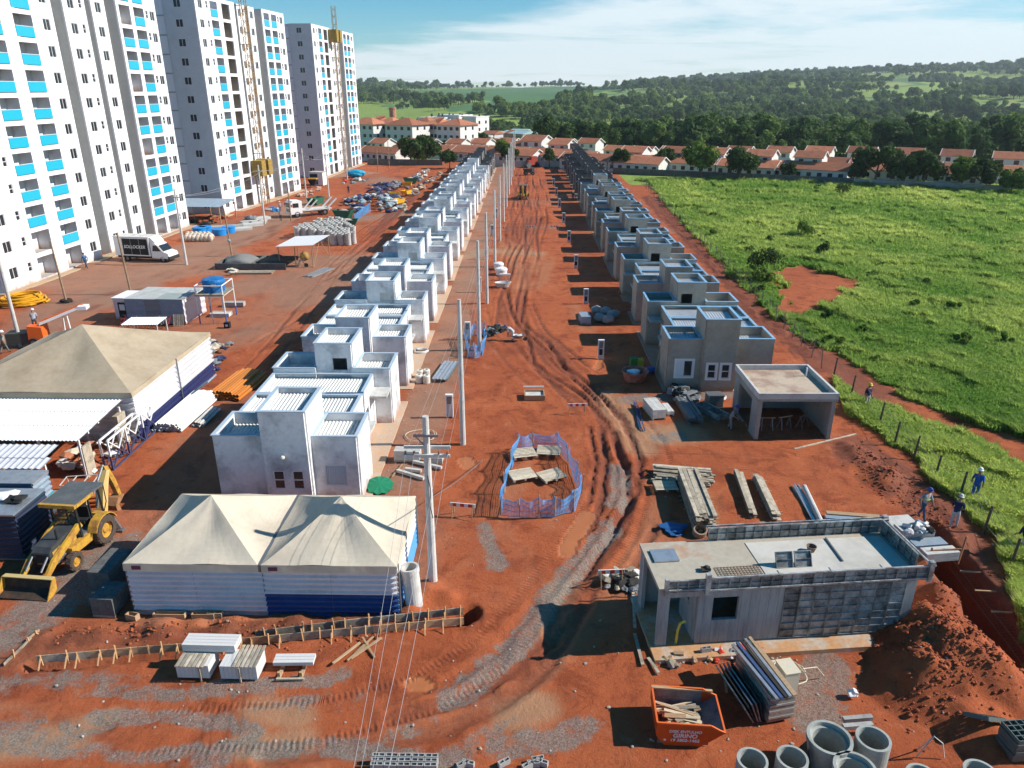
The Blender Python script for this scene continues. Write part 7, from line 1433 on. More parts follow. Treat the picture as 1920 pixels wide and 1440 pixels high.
# ================================================================== MACHINES AND THINGS ROUND THE LEFT YARD
o = thing('wheelbarrow', 'wheelbarrow full of rubble beside the bending worker', 'wheelbarrow', G(972, 640), R(20)); MB().lathe([(.25, 0), (.42, .28), (.4, .28), (.22, .03)], 12, M=Matrix.Translation((0, 0, .3)) @ Matrix.Diagonal((1.3, .9, 1, 1))).build('tray', M_greysteel, o); MB().blob((0, 0, .52), (.4, .28, .1), 2, 2, .3).build('rubble', M_conc_l, o); MB().bar((-.9, -.25, .5), (.5, -.1, .3), .04).bar((-.9, .25, .5), (.5, .1, .3), .04).build('handles', M_timber, o); MB().lathe([(.05, -.04), (.18, -.04), (.18, .04), (.05, .04)], 12, M=Matrix.Translation((.6, 0, .18)) @ Matrix.Rotation(math.pi/2, 4, 'X')).build('wheel', M_black, o)
heap('dark_scrap', 'black rubbish piece in the heap beside the small blue net', 'scrap', 'black heap by the small net', [(912, 632), (918, 615), (945, 614), (948, 628), (930, 636)], 16, [M_black, heap_m[2], M_dark, heap_m[0]], .4, 61, .2, .4)
backhoe('far backhoe loader working in the street, rear boom toward the camera', G(981, 372), R(178)).scale = (.95, .95, .95)
o = thing('road_roller', 'small red machine parked at the far end of the street', 'machine', G(998, 314), R(30)); MB().box(-1.6, 1.4, -.8, .8, .7, 2.0).box(-.6, 1.2, -.7, .7, 2.0, 2.9).build('body', mat('machine_red', (.40, .07, .04), .6, .15, 3), o); MB().lathe([(.01, -.9), (.7, -.9), (.7, .9), (.01, .9)], 16, M=Matrix.Translation((-1.5, 0, .7)) @ Matrix.Rotation(math.pi/2, 4, 'X')).build('drum', M_greysteel, o); MB().lathe([(.01, -.9), (.65, -.9), (.65, .9), (.01, .9)], 16, M=Matrix.Translation((1.1, 0, .65)) @ Matrix.Rotation(math.pi/2, 4, 'X')).build('drum', M_black, o)
o = thing('soil_dumper', 'small dark dumper standing in front of the red machine', 'machine', G(990, 328), R(10)); MB().prism([(-.9, .6), (-1.2, 1.5), (.9, 1.5), (.7, .6)], -.7, .7, 'y').build('skip', M_dark, o); MB().box(.7, 1.5, -.5, .5, .5, 1.7).build('engine', M_greysteel, o)
for x in (-.6, 1.1):
    for y in (-.75, .75): small_wheel(o, x, y, .42)
# orange wood chipper / pump with raised white chute, by the large tent
o = thing('chute_machine', 'orange machine with a raised white discharge chute beside the large tent', 'machine', G(78, 648), R(12)); M_or2 = mat('machine_orange', (.70, .13, .02), .5, .08)
MB().prism([(-.6, .5), (-.5, 1.9), (.55, 1.75), (.6, .5)], -.7, .7, 'y').build('hopper', M_or2, o); MB().box(-2.3, -.65, -.6, .6, .4, 1.3).build('engine', mat('dark_engine', (.06, .065, .06), .7, .2), o)
a_, b_ = Vector((.3, 0, 1.9)), Vector((3.6, .5, 3.1)); MB().bar(a_+Vector((0, .25, .05)), b_+Vector((0, .25, .05)), .12, .3).build('chute_side', M_or2, o); MB().bar(a_+Vector((0, -.1, 0)), b_+Vector((0, -.1, 0)), .6, .12).build('chute', M_whitep, o); MB().box(3.3, 4.0, .05, .9, 2.85, 3.15).build('chute_head', M_whitep, o)
MB().bar((2.0, -.1, 0), (2.1, .1, 2.4), .08).bar((2.6, -.1, 0), (2.4, .1, 2.5), .08).bar((1.6, .5, 0), (2.1, .2, 2.4), .08).build('support', M_whitep, o); small_wheel(o, -.2, -.75, .45); small_wheel(o, -.2, .75, .45)
person('person with blue and white helmet standing on the orange machine', G(78, 648)+Vector((-.2, .1, 1.35)), 200, (.35, .37, .42), DG, (.75, .76, .8), 'work', 1.0)
o = thing('parked_car', 'white car parked behind the large tan tent, only its roof showing', 'car', (-33.6, 56.2, 0), R(8)); MB().prism([(-2.1, .35), (-2.1, .85), (-1.5, .95), (2.1, .85), (2.15, .35)], -.85, .85, 'y').build('body', M_whitep, o); MB().prism([(-1.5, .952), (-.9, 1.45), (.6, 1.47), (1.3, .902)], -.75, .75, 'y').build('cabin', M_glass, o); MB().box(-.85, .55, -.7, .7, 1.472, 1.51).build('roof', M_whitep, o)
for x in (-1.3, 1.35):
    for y in (-.8, .8): small_wheel(o, x, y, .32, .2)
o = thing('white_shelter', 'small white sheet shelter behind the large tan tent', 'shelter', (-31.2, 57.6, 0), R(3)); MB().corr(-1.4, 1.5, -1.0, 1.0, 2.3, 2.35, .2, .03).build('roof_sheet', M_whitep, o)
for x in (-1.3, 1.4):
    for y in (-.9, .9): MB().bar((x, y, 0), (x, y, 2.26), .07).build('post', M_whitep, o)
o = thing('concrete_bench', 'grey concrete trough lying beside the tank stand', 'trough', G(440, 575), R(2)); MB().box(-1.0, 1.0, -.35, .35, .1, .5).build('trough', M_concrete, o); o = thing('concrete_bench', 'white concrete slab stack at the foot of the tank stand', 'slab', G(415, 592), R(2)); MB().box(-.9, .9, -.5, .5, .0, .16).box(-.9, .9, -.5, .48, .165, .34).build('slab', M_conc_l, o)
o = thing('floor_lamp_box', 'small black box on the soil in front of the tank stand', 'box', G(427, 614)); MB().box(-.25, .25, -.2, .2, 0, .5).build('box', M_black, o); MB().box(-.12, .12, -.205, -.2005, .15, .35).build('face', M_whitep, o)
# stores between the towers
o = thing('blue_sheet_shelter', 'grey-blue mono-pitch sheet shelter between the first two towers', 'shelter', (-52.5, 121.0, 0), R(-4)); MB().corr(-4.2, 4.6, -3.0, 3.0, 2.6, 3.1, .3, .03).build('roof_sheet', M_bluegrey, o)
for x in (-4, 0, 4.3):
    for y in (-2.8, 2.8): MB().bar((x, y, 0), (x, y, 2.6), .12).build('post', M_timber, o)
heap('shelter_scrap', 'red-brown scrap or rebar bundle lying under the sheet shelter', 'scrap', 'scrap under the sheet shelter', [(355, 420), (365, 408), (430, 408), (440, 415), (400, 425)], 16, [M_soil, mat('rusty_rebar', (.22, .13, .08)), M_dark], .4, 71, .3, .7)
for i, (px_, py_, r_) in enumerate(((412, 441, 1.05), (430, 436, .95), (375, 438, 1.0), (386, 436, .9))): tank('light blue open tank in the row of tanks below the sheet shelter', G(px_, py_), r_, 1.3, M_tanklt, False, 'light blue tanks')
for i in range(20): tag(MB().blob((0, 0, .45), (.42, .42, .5), i, 2, .06).build('big_bag', mat('dirty_bag', (.55, .50, .42), .9, .12, 3, col2=(.45, .28, .18)), None, G(350+7.5*(i % 7)+2*(i//7), 453-3.5*(i//7))), 'dirty white big bag in the block of bags below the blue tanks', 'big bag', 'block of big bags')
for i, (px_, py_, l_, rz_) in enumerate(((445, 432, 4.2, .5), (470, 424, 3.6, .6), (425, 428, 5, .4), (475, 418, 4, .7), (488, 412, 3, .9))): planks('grey_beam_stack', ('pale concrete beams lying right of the light blue tanks', 'pale concrete beams beside the lane, second bundle from the tanks', 'grey sheets stacked behind the light blue tanks', 'grey plastic-covered bundle beside the lane', 'small pale bundle at the lane near the bare pole')[i], G(px_, py_), rz_, l_, 5, M_conc_l if i != 2 else M_concrete, .3, .2, 2, seed=80+i)
heap('wrapped_load', 'grey wrapped load on the bundles by the lane', 'load', 'wrapped loads by the lane', [(462, 412), (485, 408), (490, 418), (470, 424)], 8, [heap_m[0], heap_m[2]], .5, 81, .4, .7)
heap('tarp_heap', 'blue tarpaulin fold in the heap by the middle tower', 'tarp', 'blue tarpaulin heap', [(502, 395), (512, 388), (520, 395), (512, 400)], 7, [mat('bright_blue_tarp', (.02, .25, .62), .5, .15, 4), heap_m[0]], .3, 82, .35, .6)
heap('pink_rubble', 'pinkish rubble lump at the foot of the middle tower', 'rubble', 'rubble by the middle tower', [(552, 368), (580, 360), (600, 352), (603, 358), (570, 372)], 16, [mat('pink_rubble', (.5, .33, .26), .9, .2, 4)], .3, 83, .3, .6)
o = thing('blue_covered_pile', 'turquoise tarpaulin-covered tank near the far tower', 'covered load', G(667, 333)); MB().blob((0, 0, 1.0), (2.3, 1.4, .9), 3, 3, .08).build('cover', mat('turquoise_tarp', (.02, .32, .52), .5, .15, 2), o); MB().bar((-1.5, 0, 0), (-1.5, 0, .8), .15).bar((1.5, 0, 0), (1.5, 0, .8), .15).build('stand', M_timber_o, o)
heap('far_store', 'store item lying near the turquoise covered load', 'scrap', 'stores by the far tower', [(638, 340), (660, 335), (690, 338), (680, 345), (645, 346)], 10, [heap_m[0], heap_m[2], M_red, heap_m[6]], .2, 84, .3, .7)
o = thing('white_kiosk', 'small white storage box with dark front, between middle and far tower', 'kiosk', G(598, 347), R(-10)); MB().box(-1.6, 1.6, -1.2, 1.2, .1, 2.8).build('box', M_whitep, o); MB().box(-1.4, .4, -1.24, -1.205, .3, 2.5).build('front', M_navy, o); MB().box(-1.7, 1.7, -1.3, 1.3, 2.802, 2.9).build('roof', M_conc_l, o)
o = thing('black_hopper', 'black hopper with a yellow top in front of the white kiosk', 'hopper', G(588, 352)); MB().prism([(-.4, .6), (-.9, 1.8), (.9, 1.8), (.4, .6)], -.8, .8, 'y').build('hopper', M_black, o); MB().box(-.95, .95, -.85, .85, 1.802, 2.0).build('top', M_yellow, o); MB().bar((-.5, -.5, 0), (-.5, -.5, .7), .1).bar((.5, -.5, 0), (.5, -.5, .7), .1).bar((0, .5, 0), (0, .5, .7), .1).build('leg', M_greysteel, o)
for i, (px_, py_, h_, k_) in enumerate(((350, 497, 9.0, 'c'), (497, 420, 9.0, 'c'), (575, 375, 9.5, 'c'), (617, 371, 9, 'c'), (651, 336, 9.5, 'c'), (40, 650, 11.5, 'c'), (125, 568, 6.2, 'w'), (246, 552, 6.4, 'w'), (435, 480, 6.0, 'w'), (546, 415, 6.0, 'w'), (709, 321, 6, 'w'), (730, 316, 7, 'w'))):
    o = pole((['grey concrete pole beside the box van', 'grey concrete pole by the lane below the middle tower', 'grey concrete pole behind the skip lorry', 'grey concrete pole between the middle and far towers', 'grey concrete pole by the turquoise covered load', 'grey concrete pole by the large tan tent', 'wooden pole with a hose ring beside the yellow conduit coils', 'wooden pole rising behind the grey site office', 'wooden pole with a round box by the sand bay', 'thin wooden pole beside the skip lorry', 'thin wooden pole on the bare ground beyond the far tower', 'thin wooden pole at the edge of the red roofs'])[i], G(px_, py_), h_, .16 if k_ == 'c' else .11, .10 if k_ == 'c' else .08, name='concrete_pole' if k_ == 'c' else 'wooden_pole', m=M_conc_l if k_ == 'c' else mat('pole_wood', (.32, .22, .13), .9, .2, 2, col2=(.20, .15, .10)), grp='yard poles', lean=R(-2.0) if i in (6, 7, 8) else 0)
    if k_ == 'c': MB().box(-.7, .7, -.16, -.08, h_-1.0, h_-.9).build('crossarm', M_conc_l, o)
    if i == 6: coil('dark hose ring at the foot of the wooden pole by the yellow conduit coils', G(125, 567), .5, 3, M_dark, .06)
    if i == 8: MB().blob((0, -.12, 2.0), .22, 1, 2, .02).build('round_box', M_bluegrey, o)
for a, b_ in ((0, 1), (1, 2), (2, 3), (3, 4)):
    A_ = [(350, 497), (497, 420), (575, 375), (617, 371), (651, 336)]; p = G(*A_[a]); q_ = G(*A_[b_])
    for x in (-.6, .6): wire('sagging wire between the grey concrete poles of the yard', p+Vector((x, 0, 8.2)), q_+Vector((x, 0, 8.2)), .9, .02, None, 'overhead_wire', 'yard wires')
# ================================================================== THE TOWN BEYOND
M_tile = mat('orange_roof_tiles', (.50, .19, .10), .85, .14, .8, .3, 9, col2=(.34, .14, .085), orand=.3); M_twn = mat('town_white', (.66, .65, .62), .9, .05, .6, col2=(.60, .59, .56)); M_twg = mat('town_grey_wall', (.52, .53, .56), .9, .05, .6)
def gable_house(name, w_, d_, e_, rise, ov=.45, nwin=2, floors=2):
    root = thing(name, '', 'house'); q = MB()
    q.prism([(-d_/2, 0), (d_/2, 0), (d_/2, e_), (0, e_+rise-.08), (-d_/2, e_)], -w_/2, w_/2, 'x'); q.build('wall', M_twn, root)
    for s_ in (-1, 1):
        r_ = MB(); n_ = 9; sl = math.atan2(rise, d_/2)
        y1 = s_*(d_/2+ov); z1 = e_-ov*rise/(d_/2)
        for k in range(n_):
            t0, t1 = k/n_, (k+1)/n_; ya, yb_ = y1*t0, y1*t1; za = e_+rise+(z1-e_-rise)*t0; zb = e_+rise+(z1-e_-rise)*t1
            r_.v += [(-w_/2-ov, ya, za+.02), (w_/2+ov, ya, za+.02), (w_/2+ov, yb_, zb+.07), (-w_/2-ov, yb_, zb+.07), (-w_/2-ov, ya, za-.1), (w_/2+ov, ya, za-.1), (w_/2+ov, yb_, zb-.05), (-w_/2-ov, yb_, zb-.05)]; b = len(r_.v)-8
            r_.f += [(b, b+1, b+2, b+3), (b+4, b+7, b+6, b+5), (b, b+4, b+5, b+1), (b+1, b+5, b+6, b+2), (b+2, b+6, b+7, b+3), (b+3, b+7, b+4, b)]
        r_.build('roof', M_tile, root)
    for s_ in (-1, 1):
        vb = MB()
        for g_ in (-1, 1): vb.bar((s_*(w_/2+ov), 0, e_+rise), (s_*(w_/2+ov), g_*(d_/2+ov), e_-ov*rise/(d_/2)), .12, .2)
        vb.build('barge_board', M_twn, root)
    for fl in range(floors):
        for i in range(nwin):
            x = -w_/2+w_*(i+.5)/nwin; o = MB().box(x-.6, x+.6, -d_/2-.06, -d_/2-.004, .9+fl*2.6, 2.0+fl*2.6).build('window', M_frame, root); MB().box(x-.52, x+.52, -d_/2-.075, -d_/2-.062, .97+fl*2.6, 1.93+fl*2.6).build('pane', M_glass, o)
    return root
h2 = gable_house('town_house', 6.2, 5.6, 5.0, 1.25, .35); hl = gable_house('terrace_house', 14.0, 6.4, 2.7, 1.4, .4, 6, 1)
USED = set(); TR = -33
def at_dist(px_, Yd):
    """point at street distance Yd seen in the column of photo pixel px_"""
    x = Yd*math.tan(math.atan((px_-960)/1497)-YAW); return Vector((x, Yd, zat(x, Yd)))
def put(src, p, label, grp, rz=TR, s=1.0):
    o = src if src not in USED else copy_tree(src); USED.add(src); o.location = p; o.rotation_euler = (0, 0, R(rz)); o.scale = (s, s, s); o['label'] = label; o['category'] = 'house'; o['group'] = grp; return o
L3 = 'two-storey white gabled house with orange tiles in the row against the wood'; L2 = 'two-storey white gabled house with orange tiles standing behind the long low roofs'; L1 = 'long low house with orange tiles just behind the wall of the green field'
for i, px_ in enumerate((1062, 1112, 1162, 1216, 1272, 1334, 1402, 1480, 1556, 1638, 1728, 1822, 1925)): put(h2, at_dist(px_, float(np.interp(px_, [1060, 1280, 1499, 1850, 2000], [252, 229, 211, 187, 179]))), f'white gabled two-storey house, {ORD[i]} along the wood counted from the street end', 'houses against the wood')
for i, (px_, Yd) in enumerate(((1057, 226), (1200, 208), (1280, 201), (1354, 196), (1445, 189), (1540, 184))): put(h2, at_dist(px_, Yd), f'white gabled house behind the long low roofs, {ORD[i]} counted from the street end', 'houses behind the low roofs')
def terrace(gx, gy, n_, label, grp, back=0):
    e = G(gx, gy); d = Vector((math.cos(R(TR)), math.sin(R(TR)), 0))
    for k in range(n_): p = e-d*(7.2+14.3*k)+Vector((0, back+3.0*(k == 0)*0, 0)); p.z = zat(p.x, p.y); put(hl, p, label, grp)
terrace(1245, 326, 2, L1, 'long low houses by the field'); terrace(1458, 334, 3, L1, 'long low houses by the field'); terrace(1592, 341, 2, L1, 'long low houses by the field'); terrace(1345, 322, 2, L1, 'long low houses by the field')
terrace(1760, 338, 2, 'long low house with orange tiles half hidden by the dark hedge trees', 'low houses behind the hedge'); terrace(1860, 350, 2, 'long low house with orange tiles half hidden by the dark hedge trees', 'low houses behind the hedge'); terrace(1990, 352, 3, 'long low house with orange tiles half hidden by the dark hedge trees', 'low houses behind the hedge')
LW = 'two-storey white gabled house with orange tiles beyond the end of the white house row'
for px_, Yd in ((712, 252), (768, 250), (800, 262), (858, 262), (905, 256), (955, 247), (935, 268), (880, 275)): put(h2, at_dist(px_, Yd), LW, 'houses beyond the white row')
put(h2, at_dist(1008, 232), 'tall two-storey white gabled house closing the far end of the street', 'houses closing the street', TR, 1.15); put(h2, at_dist(980, 236), 'lower white gabled house closing the street beside the tall one', 'houses closing the street', TR, .85)
for gx, gy, n_ in ((756, 304, 2), (866, 296, 2), (1075, 308, 3), (1120, 313, 2), (1010, 309, 2), (905, 292, 1), (960, 300, 1)): terrace(gx, gy, n_, 'long low orange-tiled house on the plots beyond the bare ground', 'low houses beyond the street end')
# four-storey blocks with hipped tile roofs
def hip_block(label, px_, py_, w_, d_, e_, white_right=True, grp='four-storey blocks'):
    g = G(px_, py_); o = thing('apartment_block', label, 'apartment block', (g.x, g.y+d_/2, zat(g.x, g.y+d_/2)), R(-30), grp); q = MB(); q.box(-w_/2, w_/2, -d_/2, d_/2, 0, e_); q.build('wall', M_twn, o)
    q = MB(); ov = .8; r_ = 2.2; q.v = [(-w_/2-ov, -d_/2-ov, e_), (w_/2+ov, -d_/2-ov, e_), (w_/2+ov, d_/2+ov, e_), (-w_/2-ov, d_/2+ov, e_), (-w_/2+d_/2, 0, e_+r_), (w_/2-d_/2, 0, e_+r_)]; q.f = [(0, 1, 5, 4), (1, 2, 5), (2, 3, 4, 5), (3, 0, 4), (3, 2, 1, 0)]; q.build('roof', M_tile, o)
    for fl in range(int(e_/2.7)):
        for i in range(4):
            x = -w_/2+w_*(i+.5)/4; MB().box(x-.6, x+.6, -d_/2-.05, -d_/2-.004, fl*2.7+1.0, fl*2.7+2.1).build('window', M_glass, o)
        for y in (-d_/5, d_/5): MB().box(w_/2+.004, w_/2+.05, y-.5, y+.5, fl*2.7+1.0, fl*2.7+2.1).build('window', M_glass, o)
    return o
for i, (px_, py_, w_, d_) in enumerate(((690, 277, 11, 8), (711, 272, 7, 12), (733, 276, 9, 8), (762, 280, 12, 10), (800, 274, 8, 8), (822, 277, 7, 12), (856, 281, 10, 11))): hip_block('white four-storey block with hipped orange roof beyond the far tower', px_, py_, w_, d_, 10.8)
for i, (px_, py_, w_, h_) in enumerate(((797, 262, 10, 10), (815, 262, 11, 11.5), (835, 261, 11, 11), (852, 261, 11, 12.5), (878, 261, 14, 12))):
    g = G(px_, py_); o = thing('white_block', 'plain white flat-roofed block behind the hipped orange roofs', 'apartment block', (g.x, g.y+5, zat(g.x, g.y+5)), R(-30), 'white flat-roofed blocks'); MB().box(-w_/2, w_/2, -5, 5, 0, h_).build('wall', M_twn, o); MB().box(-w_/2-.15, w_/2+.15, -5.15, 5.15, h_+.002, h_+.4).build('parapet', M_twn, o)
    for fl in range(5):
        for y in (-2.5, 2.5): MB().box(w_/2+.004, w_/2+.06, y-.6, y+.6, fl*2.8+1.0, fl*2.8+2.2).build('window', M_glass, o)
g = G(728, 270); o = thing('brick_chimney', 'red brick chimney stack rising behind the hipped blocks', 'chimney', (g.x, g.y+14, -3)); MB().lathe([(1.6, 0), (1.3, 15.2), (1.45, 15.3), (1.45, 15.8), (1.1, 15.8)], 14).build('stack', mat('old_brick', (.40, .15, .09), .9, .15, 2, .3, 12, col2=(.52, .36, .30)), o)
rn = random.Random(33); tcols = [M_twn, mat('town_pink', (.55, .33, .27), .9), mat('town_ochre', (.50, .36, .22), .9), M_twg, mat('town_teal_roof', (.30, .48, .50), .7)]
for i in range(38):
    px_ = rn.uniform(893, 985); py_ = rn.uniform(252, 266); g = G(px_, py_); w_, d_, h_ = rn.uniform(6, 11), rn.uniform(6, 9), rn.uniform(3, 6); o = thing('small_building', 'small flat or tiled building in the crowded quarter beyond the white row', 'building', (g.x, g.y, zat(g.x, g.y)), -.55+rn.uniform(-.3, .3), 'crowded town quarter'); MB().box(-w_/2, w_/2, -d_/2, d_/2, 0, h_).build('wall', rn.choice(tcols[:4]), o); MB().prism([(-d_/2-.3, h_+.01), (d_/2+.3, h_+.01), (d_/2+.3, h_+.2), (0, h_+.2+rn.choice((.05, 1.0, 1.2))), (-d_/2-.3, h_+.2)], -w_/2-.3, w_/2+.3, 'x').build('roof', rn.choice((M_tile, M_tile, M_conc_l, tcols[4])), o); MB().box(-1, 1, -d_/2-.05, -d_/2-.004, 1, 2.1).build('window', M_glass, o)
# boundary walls and far shed
def long_wall(label, a, b_, h, m, name='boundary_wall'):
    a = G(*a); b_ = G(*b_); d = b_-a; n_ = max(1, int(d.length/3)); o = thing(name, label, 'wall', a)
    me = MB().box(0, d.length/n_-.05, -.08, .08, -.3, h).mesh('wall_panel', m); pm_ = MB().box(-.12, .12, -.12, .12, -.3, h+.08).mesh('pillar', m)
    for i in range(n_):
        p = d*(i/n_); r_ = math.atan2(d.y, d.x); inst('wall_panel', me, o, p, (0, 0, r_))
        if i % 2 == 0: inst('pillar', pm_, o, p, (0, 0, r_))
    return o
long_wall('dark weathered wall closing the green field before the long low houses', (1150, 326), (1600, 347), 1.5, M_conc_d); long_wall('pale grey wall at the right end of the green field', (1602, 347), (1990, 366), 1.4, M_concrete); long_wall('pale wall across the far end of the street', (905, 312), (1060, 313), 1.6, M_conc_l); long_wall('low mossy wall behind the bare yard beyond the far tower', (690, 308), (830, 310), 1.5, M_conc_d)
g = G(1087, 250); zf = None
o = thing('riding_hall', 'long open shed with a pale flat roof on the far hillside', 'shed'); px0, py0 = 1087, 196
dd = 1150.; ang_ = math.atan2(px0-960, 1497)-YAW; X_, Y_ = dd*math.tan(ang_), dd; o.location = (X_, Y_, zat(X_, Y_)); o.rotation_euler = (0, 0, R(4)); MB().box(-30, 30, -9, 9, 7, 7.8).build('roof', M_twn, o)
for i in range(11):
    for y in (-8.5, 8.5): MB().box(-29.5+i*5.9-.3, -29.5+i*5.9+.3, y-.3, y+.3, -3, 7).build('post', M_conc_l, o)
MB().box(-29, 29, 8, 8.3, -2, 4).build('back_wall', M_twg, o)
# ================================================================== FENCES
def fence_wire(o, P, zs_, r=.008):
    for z in zs_: MB().tube([p+Vector((0, 0, z)) for p in P], r, 4).build('wire', M_greysteel, o)
a = G(1200, 343); b_ = G(1540, 690); o = thing('post_and_wire_fence', 'fence of thin pale posts and wires between the grey houses and the field', 'fence', a); d = b_-a; n_ = int(d.length/2.4); pme = MB().box(-.03, .03, -.03, .03, -.3, 1.6).mesh('post', mat('thin_post', (.26, .21, .17), .9, .2, 3)); rn = random.Random(9)
for i in range(n_+1): inst('post', pme, o, d*(i/n_)+Vector((rn.uniform(-.1, .1), 0, 0)), (rn.uniform(-.05, .05), rn.uniform(-.08, .08), 0))
fence_wire(o, [Vector((0, 0, 0)), d], (.4, .8, 1.2, 1.6))
WP = [(1562, 708), (1595, 743), (1648, 797), (1676, 835), (1712, 863), (1751, 902), (1798, 934), (1843, 1002), (1893, 1066)]; P = [G(*p) for p in WP]; o = thing('wooden_post_fence', 'leaning dark wooden fence posts strung with wire along the grass strip', 'fence', P[0])
for i, p in enumerate(P): MB().tube([(0, 0, -.2), (.12, .05, 1.55)], [.07, .055], 7).build('post', mat('old_post', (.10, .075, .055), .95, .25, 3), o, p-P[0])
fence_wire(o, [p-P[0]+Vector((.06, 0, 0)) for p in P], (.5, 1.0, 1.4))
# ================================================================== VEGETATION
def leaf_mat(name, c0, c1, tintattr=False, transl=.35):
    m = bpy.data.materials.new(name); m.use_nodes = True; t_ = m.node_tree; n = t_.nodes; l = t_.links; b = n['Principled BSDF']; b.inputs['Roughness'].default_value = .7; b.inputs['Specular IOR Level'].default_value = .15
    mixn = n.new('ShaderNodeMix'); mixn.data_type = 'RGBA'; mixn.inputs[6].default_value = (*c0, 1); mixn.inputs[7].default_value = (*c1, 1)
    if tintattr: a = n.new('ShaderNodeAttribute'); a.attribute_type = 'INSTANCER'; a.attribute_name = 'tint'; l.new(a.outputs['Fac'], mixn.inputs[0])
    else: g_ = n.new('ShaderNodeNewGeometry'); l.new(g_.outputs['Random Per Island'], mixn.inputs[0])
    col = mixn.outputs[2]
    if tintattr:
        g_ = n.new('ShaderNodeNewGeometry'); mr = n.new('ShaderNodeMapRange'); mr.inputs[3].default_value = .65; mr.inputs[4].default_value = 1.35; l.new(g_.outputs['Random Per Island'], mr.inputs[0]); sc_ = n.new('ShaderNodeVectorMath'); sc_.operation = 'SCALE'; l.new(col, sc_.inputs[0]); l.new(mr.outputs[0], sc_.inputs['Scale']); col = sc_.outputs[0]
    l.new(col, b.inputs['Base Color']); tr_ = n.new('ShaderNodeBsdfTranslucent'); l.new(col, tr_.inputs['Color']); ms = n.new('ShaderNodeMixShader'); ms.inputs[0].default_value = transl; l.new(b.outputs[0], ms.inputs[1]); l.new(tr_.outputs[0], ms.inputs[2]); l.new(ms.outputs[0], n['Material Output'].inputs['Surface']); return m
def crown(seed, rx, ry, rz, cz, nl, nq, ls, core=True):
    """leaf clumps on several lobes, uneven outline"""
    rn = random.Random(seed); q = MB()
    for k in range(nl):
        a = rn.uniform(0, 6.28); u = rn.uniform(-.6, .95); rr = math.sqrt(max(0, 1-u*u))*rn.uniform(.35, .75); c = Vector((rx*rr*math.cos(a), ry*rr*math.sin(a), cz+rz*u*.62)); lr = rn.uniform(.34, .55)*min(rx, rz)
        for i in range(nq):
            d = Vector((rn.gauss(0, 1), rn.gauss(0, 1), rn.gauss(.25, 1))).normalized(); p = c+d*lr*rn.uniform(.72, 1.08); nrm = (d+Vector((rn.gauss(0, .5), rn.gauss(0, .5), rn.gauss(0, .5)))).normalized(); t1 = nrm.orthogonal().normalized(); t1.rotate(Matrix.Rotation(rn.random()*6.28, 3, nrm)); t2 = nrm.cross(t1); s_ = ls*rn.uniform(.6, 1.4); q.quad(p-t1*s_, p-t2*s_*.6+nrm*s_*.2, p+t1*s_, p+t2*s_*.6+nrm*s_*.2)
        if core: q.blob(c, lr*.72, seed+k, 1, .12)
    return q
M_leafF = leaf_mat('forest_leaf', (.050, .105, .028), (.25, .34, .085), True, .4); M_leafG = leaf_mat('grass_blade', (.19, .345, .06), (.53, .61, .16), True, .64)
M_leafD = leaf_mat('dark_tree_leaf', (.028, .060, .015), (.075, .13, .03)); M_leafB = leaf_mat('bright_tree_leaf', (.075, .14, .022), (.18, .26, .045)); M_bark = mat('bark', (.13, .10, .075), .95, .2, 3, .4, 12)
M_leafW = leaf_mat('weed_leaf', (.07, .15, .025), (.16, .27, .05), False, .5)
def tree(label, base, h, w_, m, seed, grp, name='tree', dense=1.0, ls=None):
    o = thing(name, label, 'tree', base, random.Random(seed).random()*6, grp); tr_ = MB(); rn = random.Random(seed); tr_.tube([(0, 0, -.3), (.1, 0, h*.25), (0, .1, h*.5)], [h*.035, h*.028, h*.015], 8)
    for k in range(5): a = k*1.26+rn.random(); tr_.tube([(.05, 0, h*.3), (w_*.25*math.cos(a), w_*.25*math.sin(a), h*.55), (w_*.38*math.cos(a), w_*.38*math.sin(a), h*.75)], [h*.018, h*.012, h*.005], 6)
    tr_.build('trunk', M_bark, o); crown(seed, w_/2, w_/2, h*.42, h*.58, 11, int(150*dense), ls or w_*.045).build('crown', m, o); return o
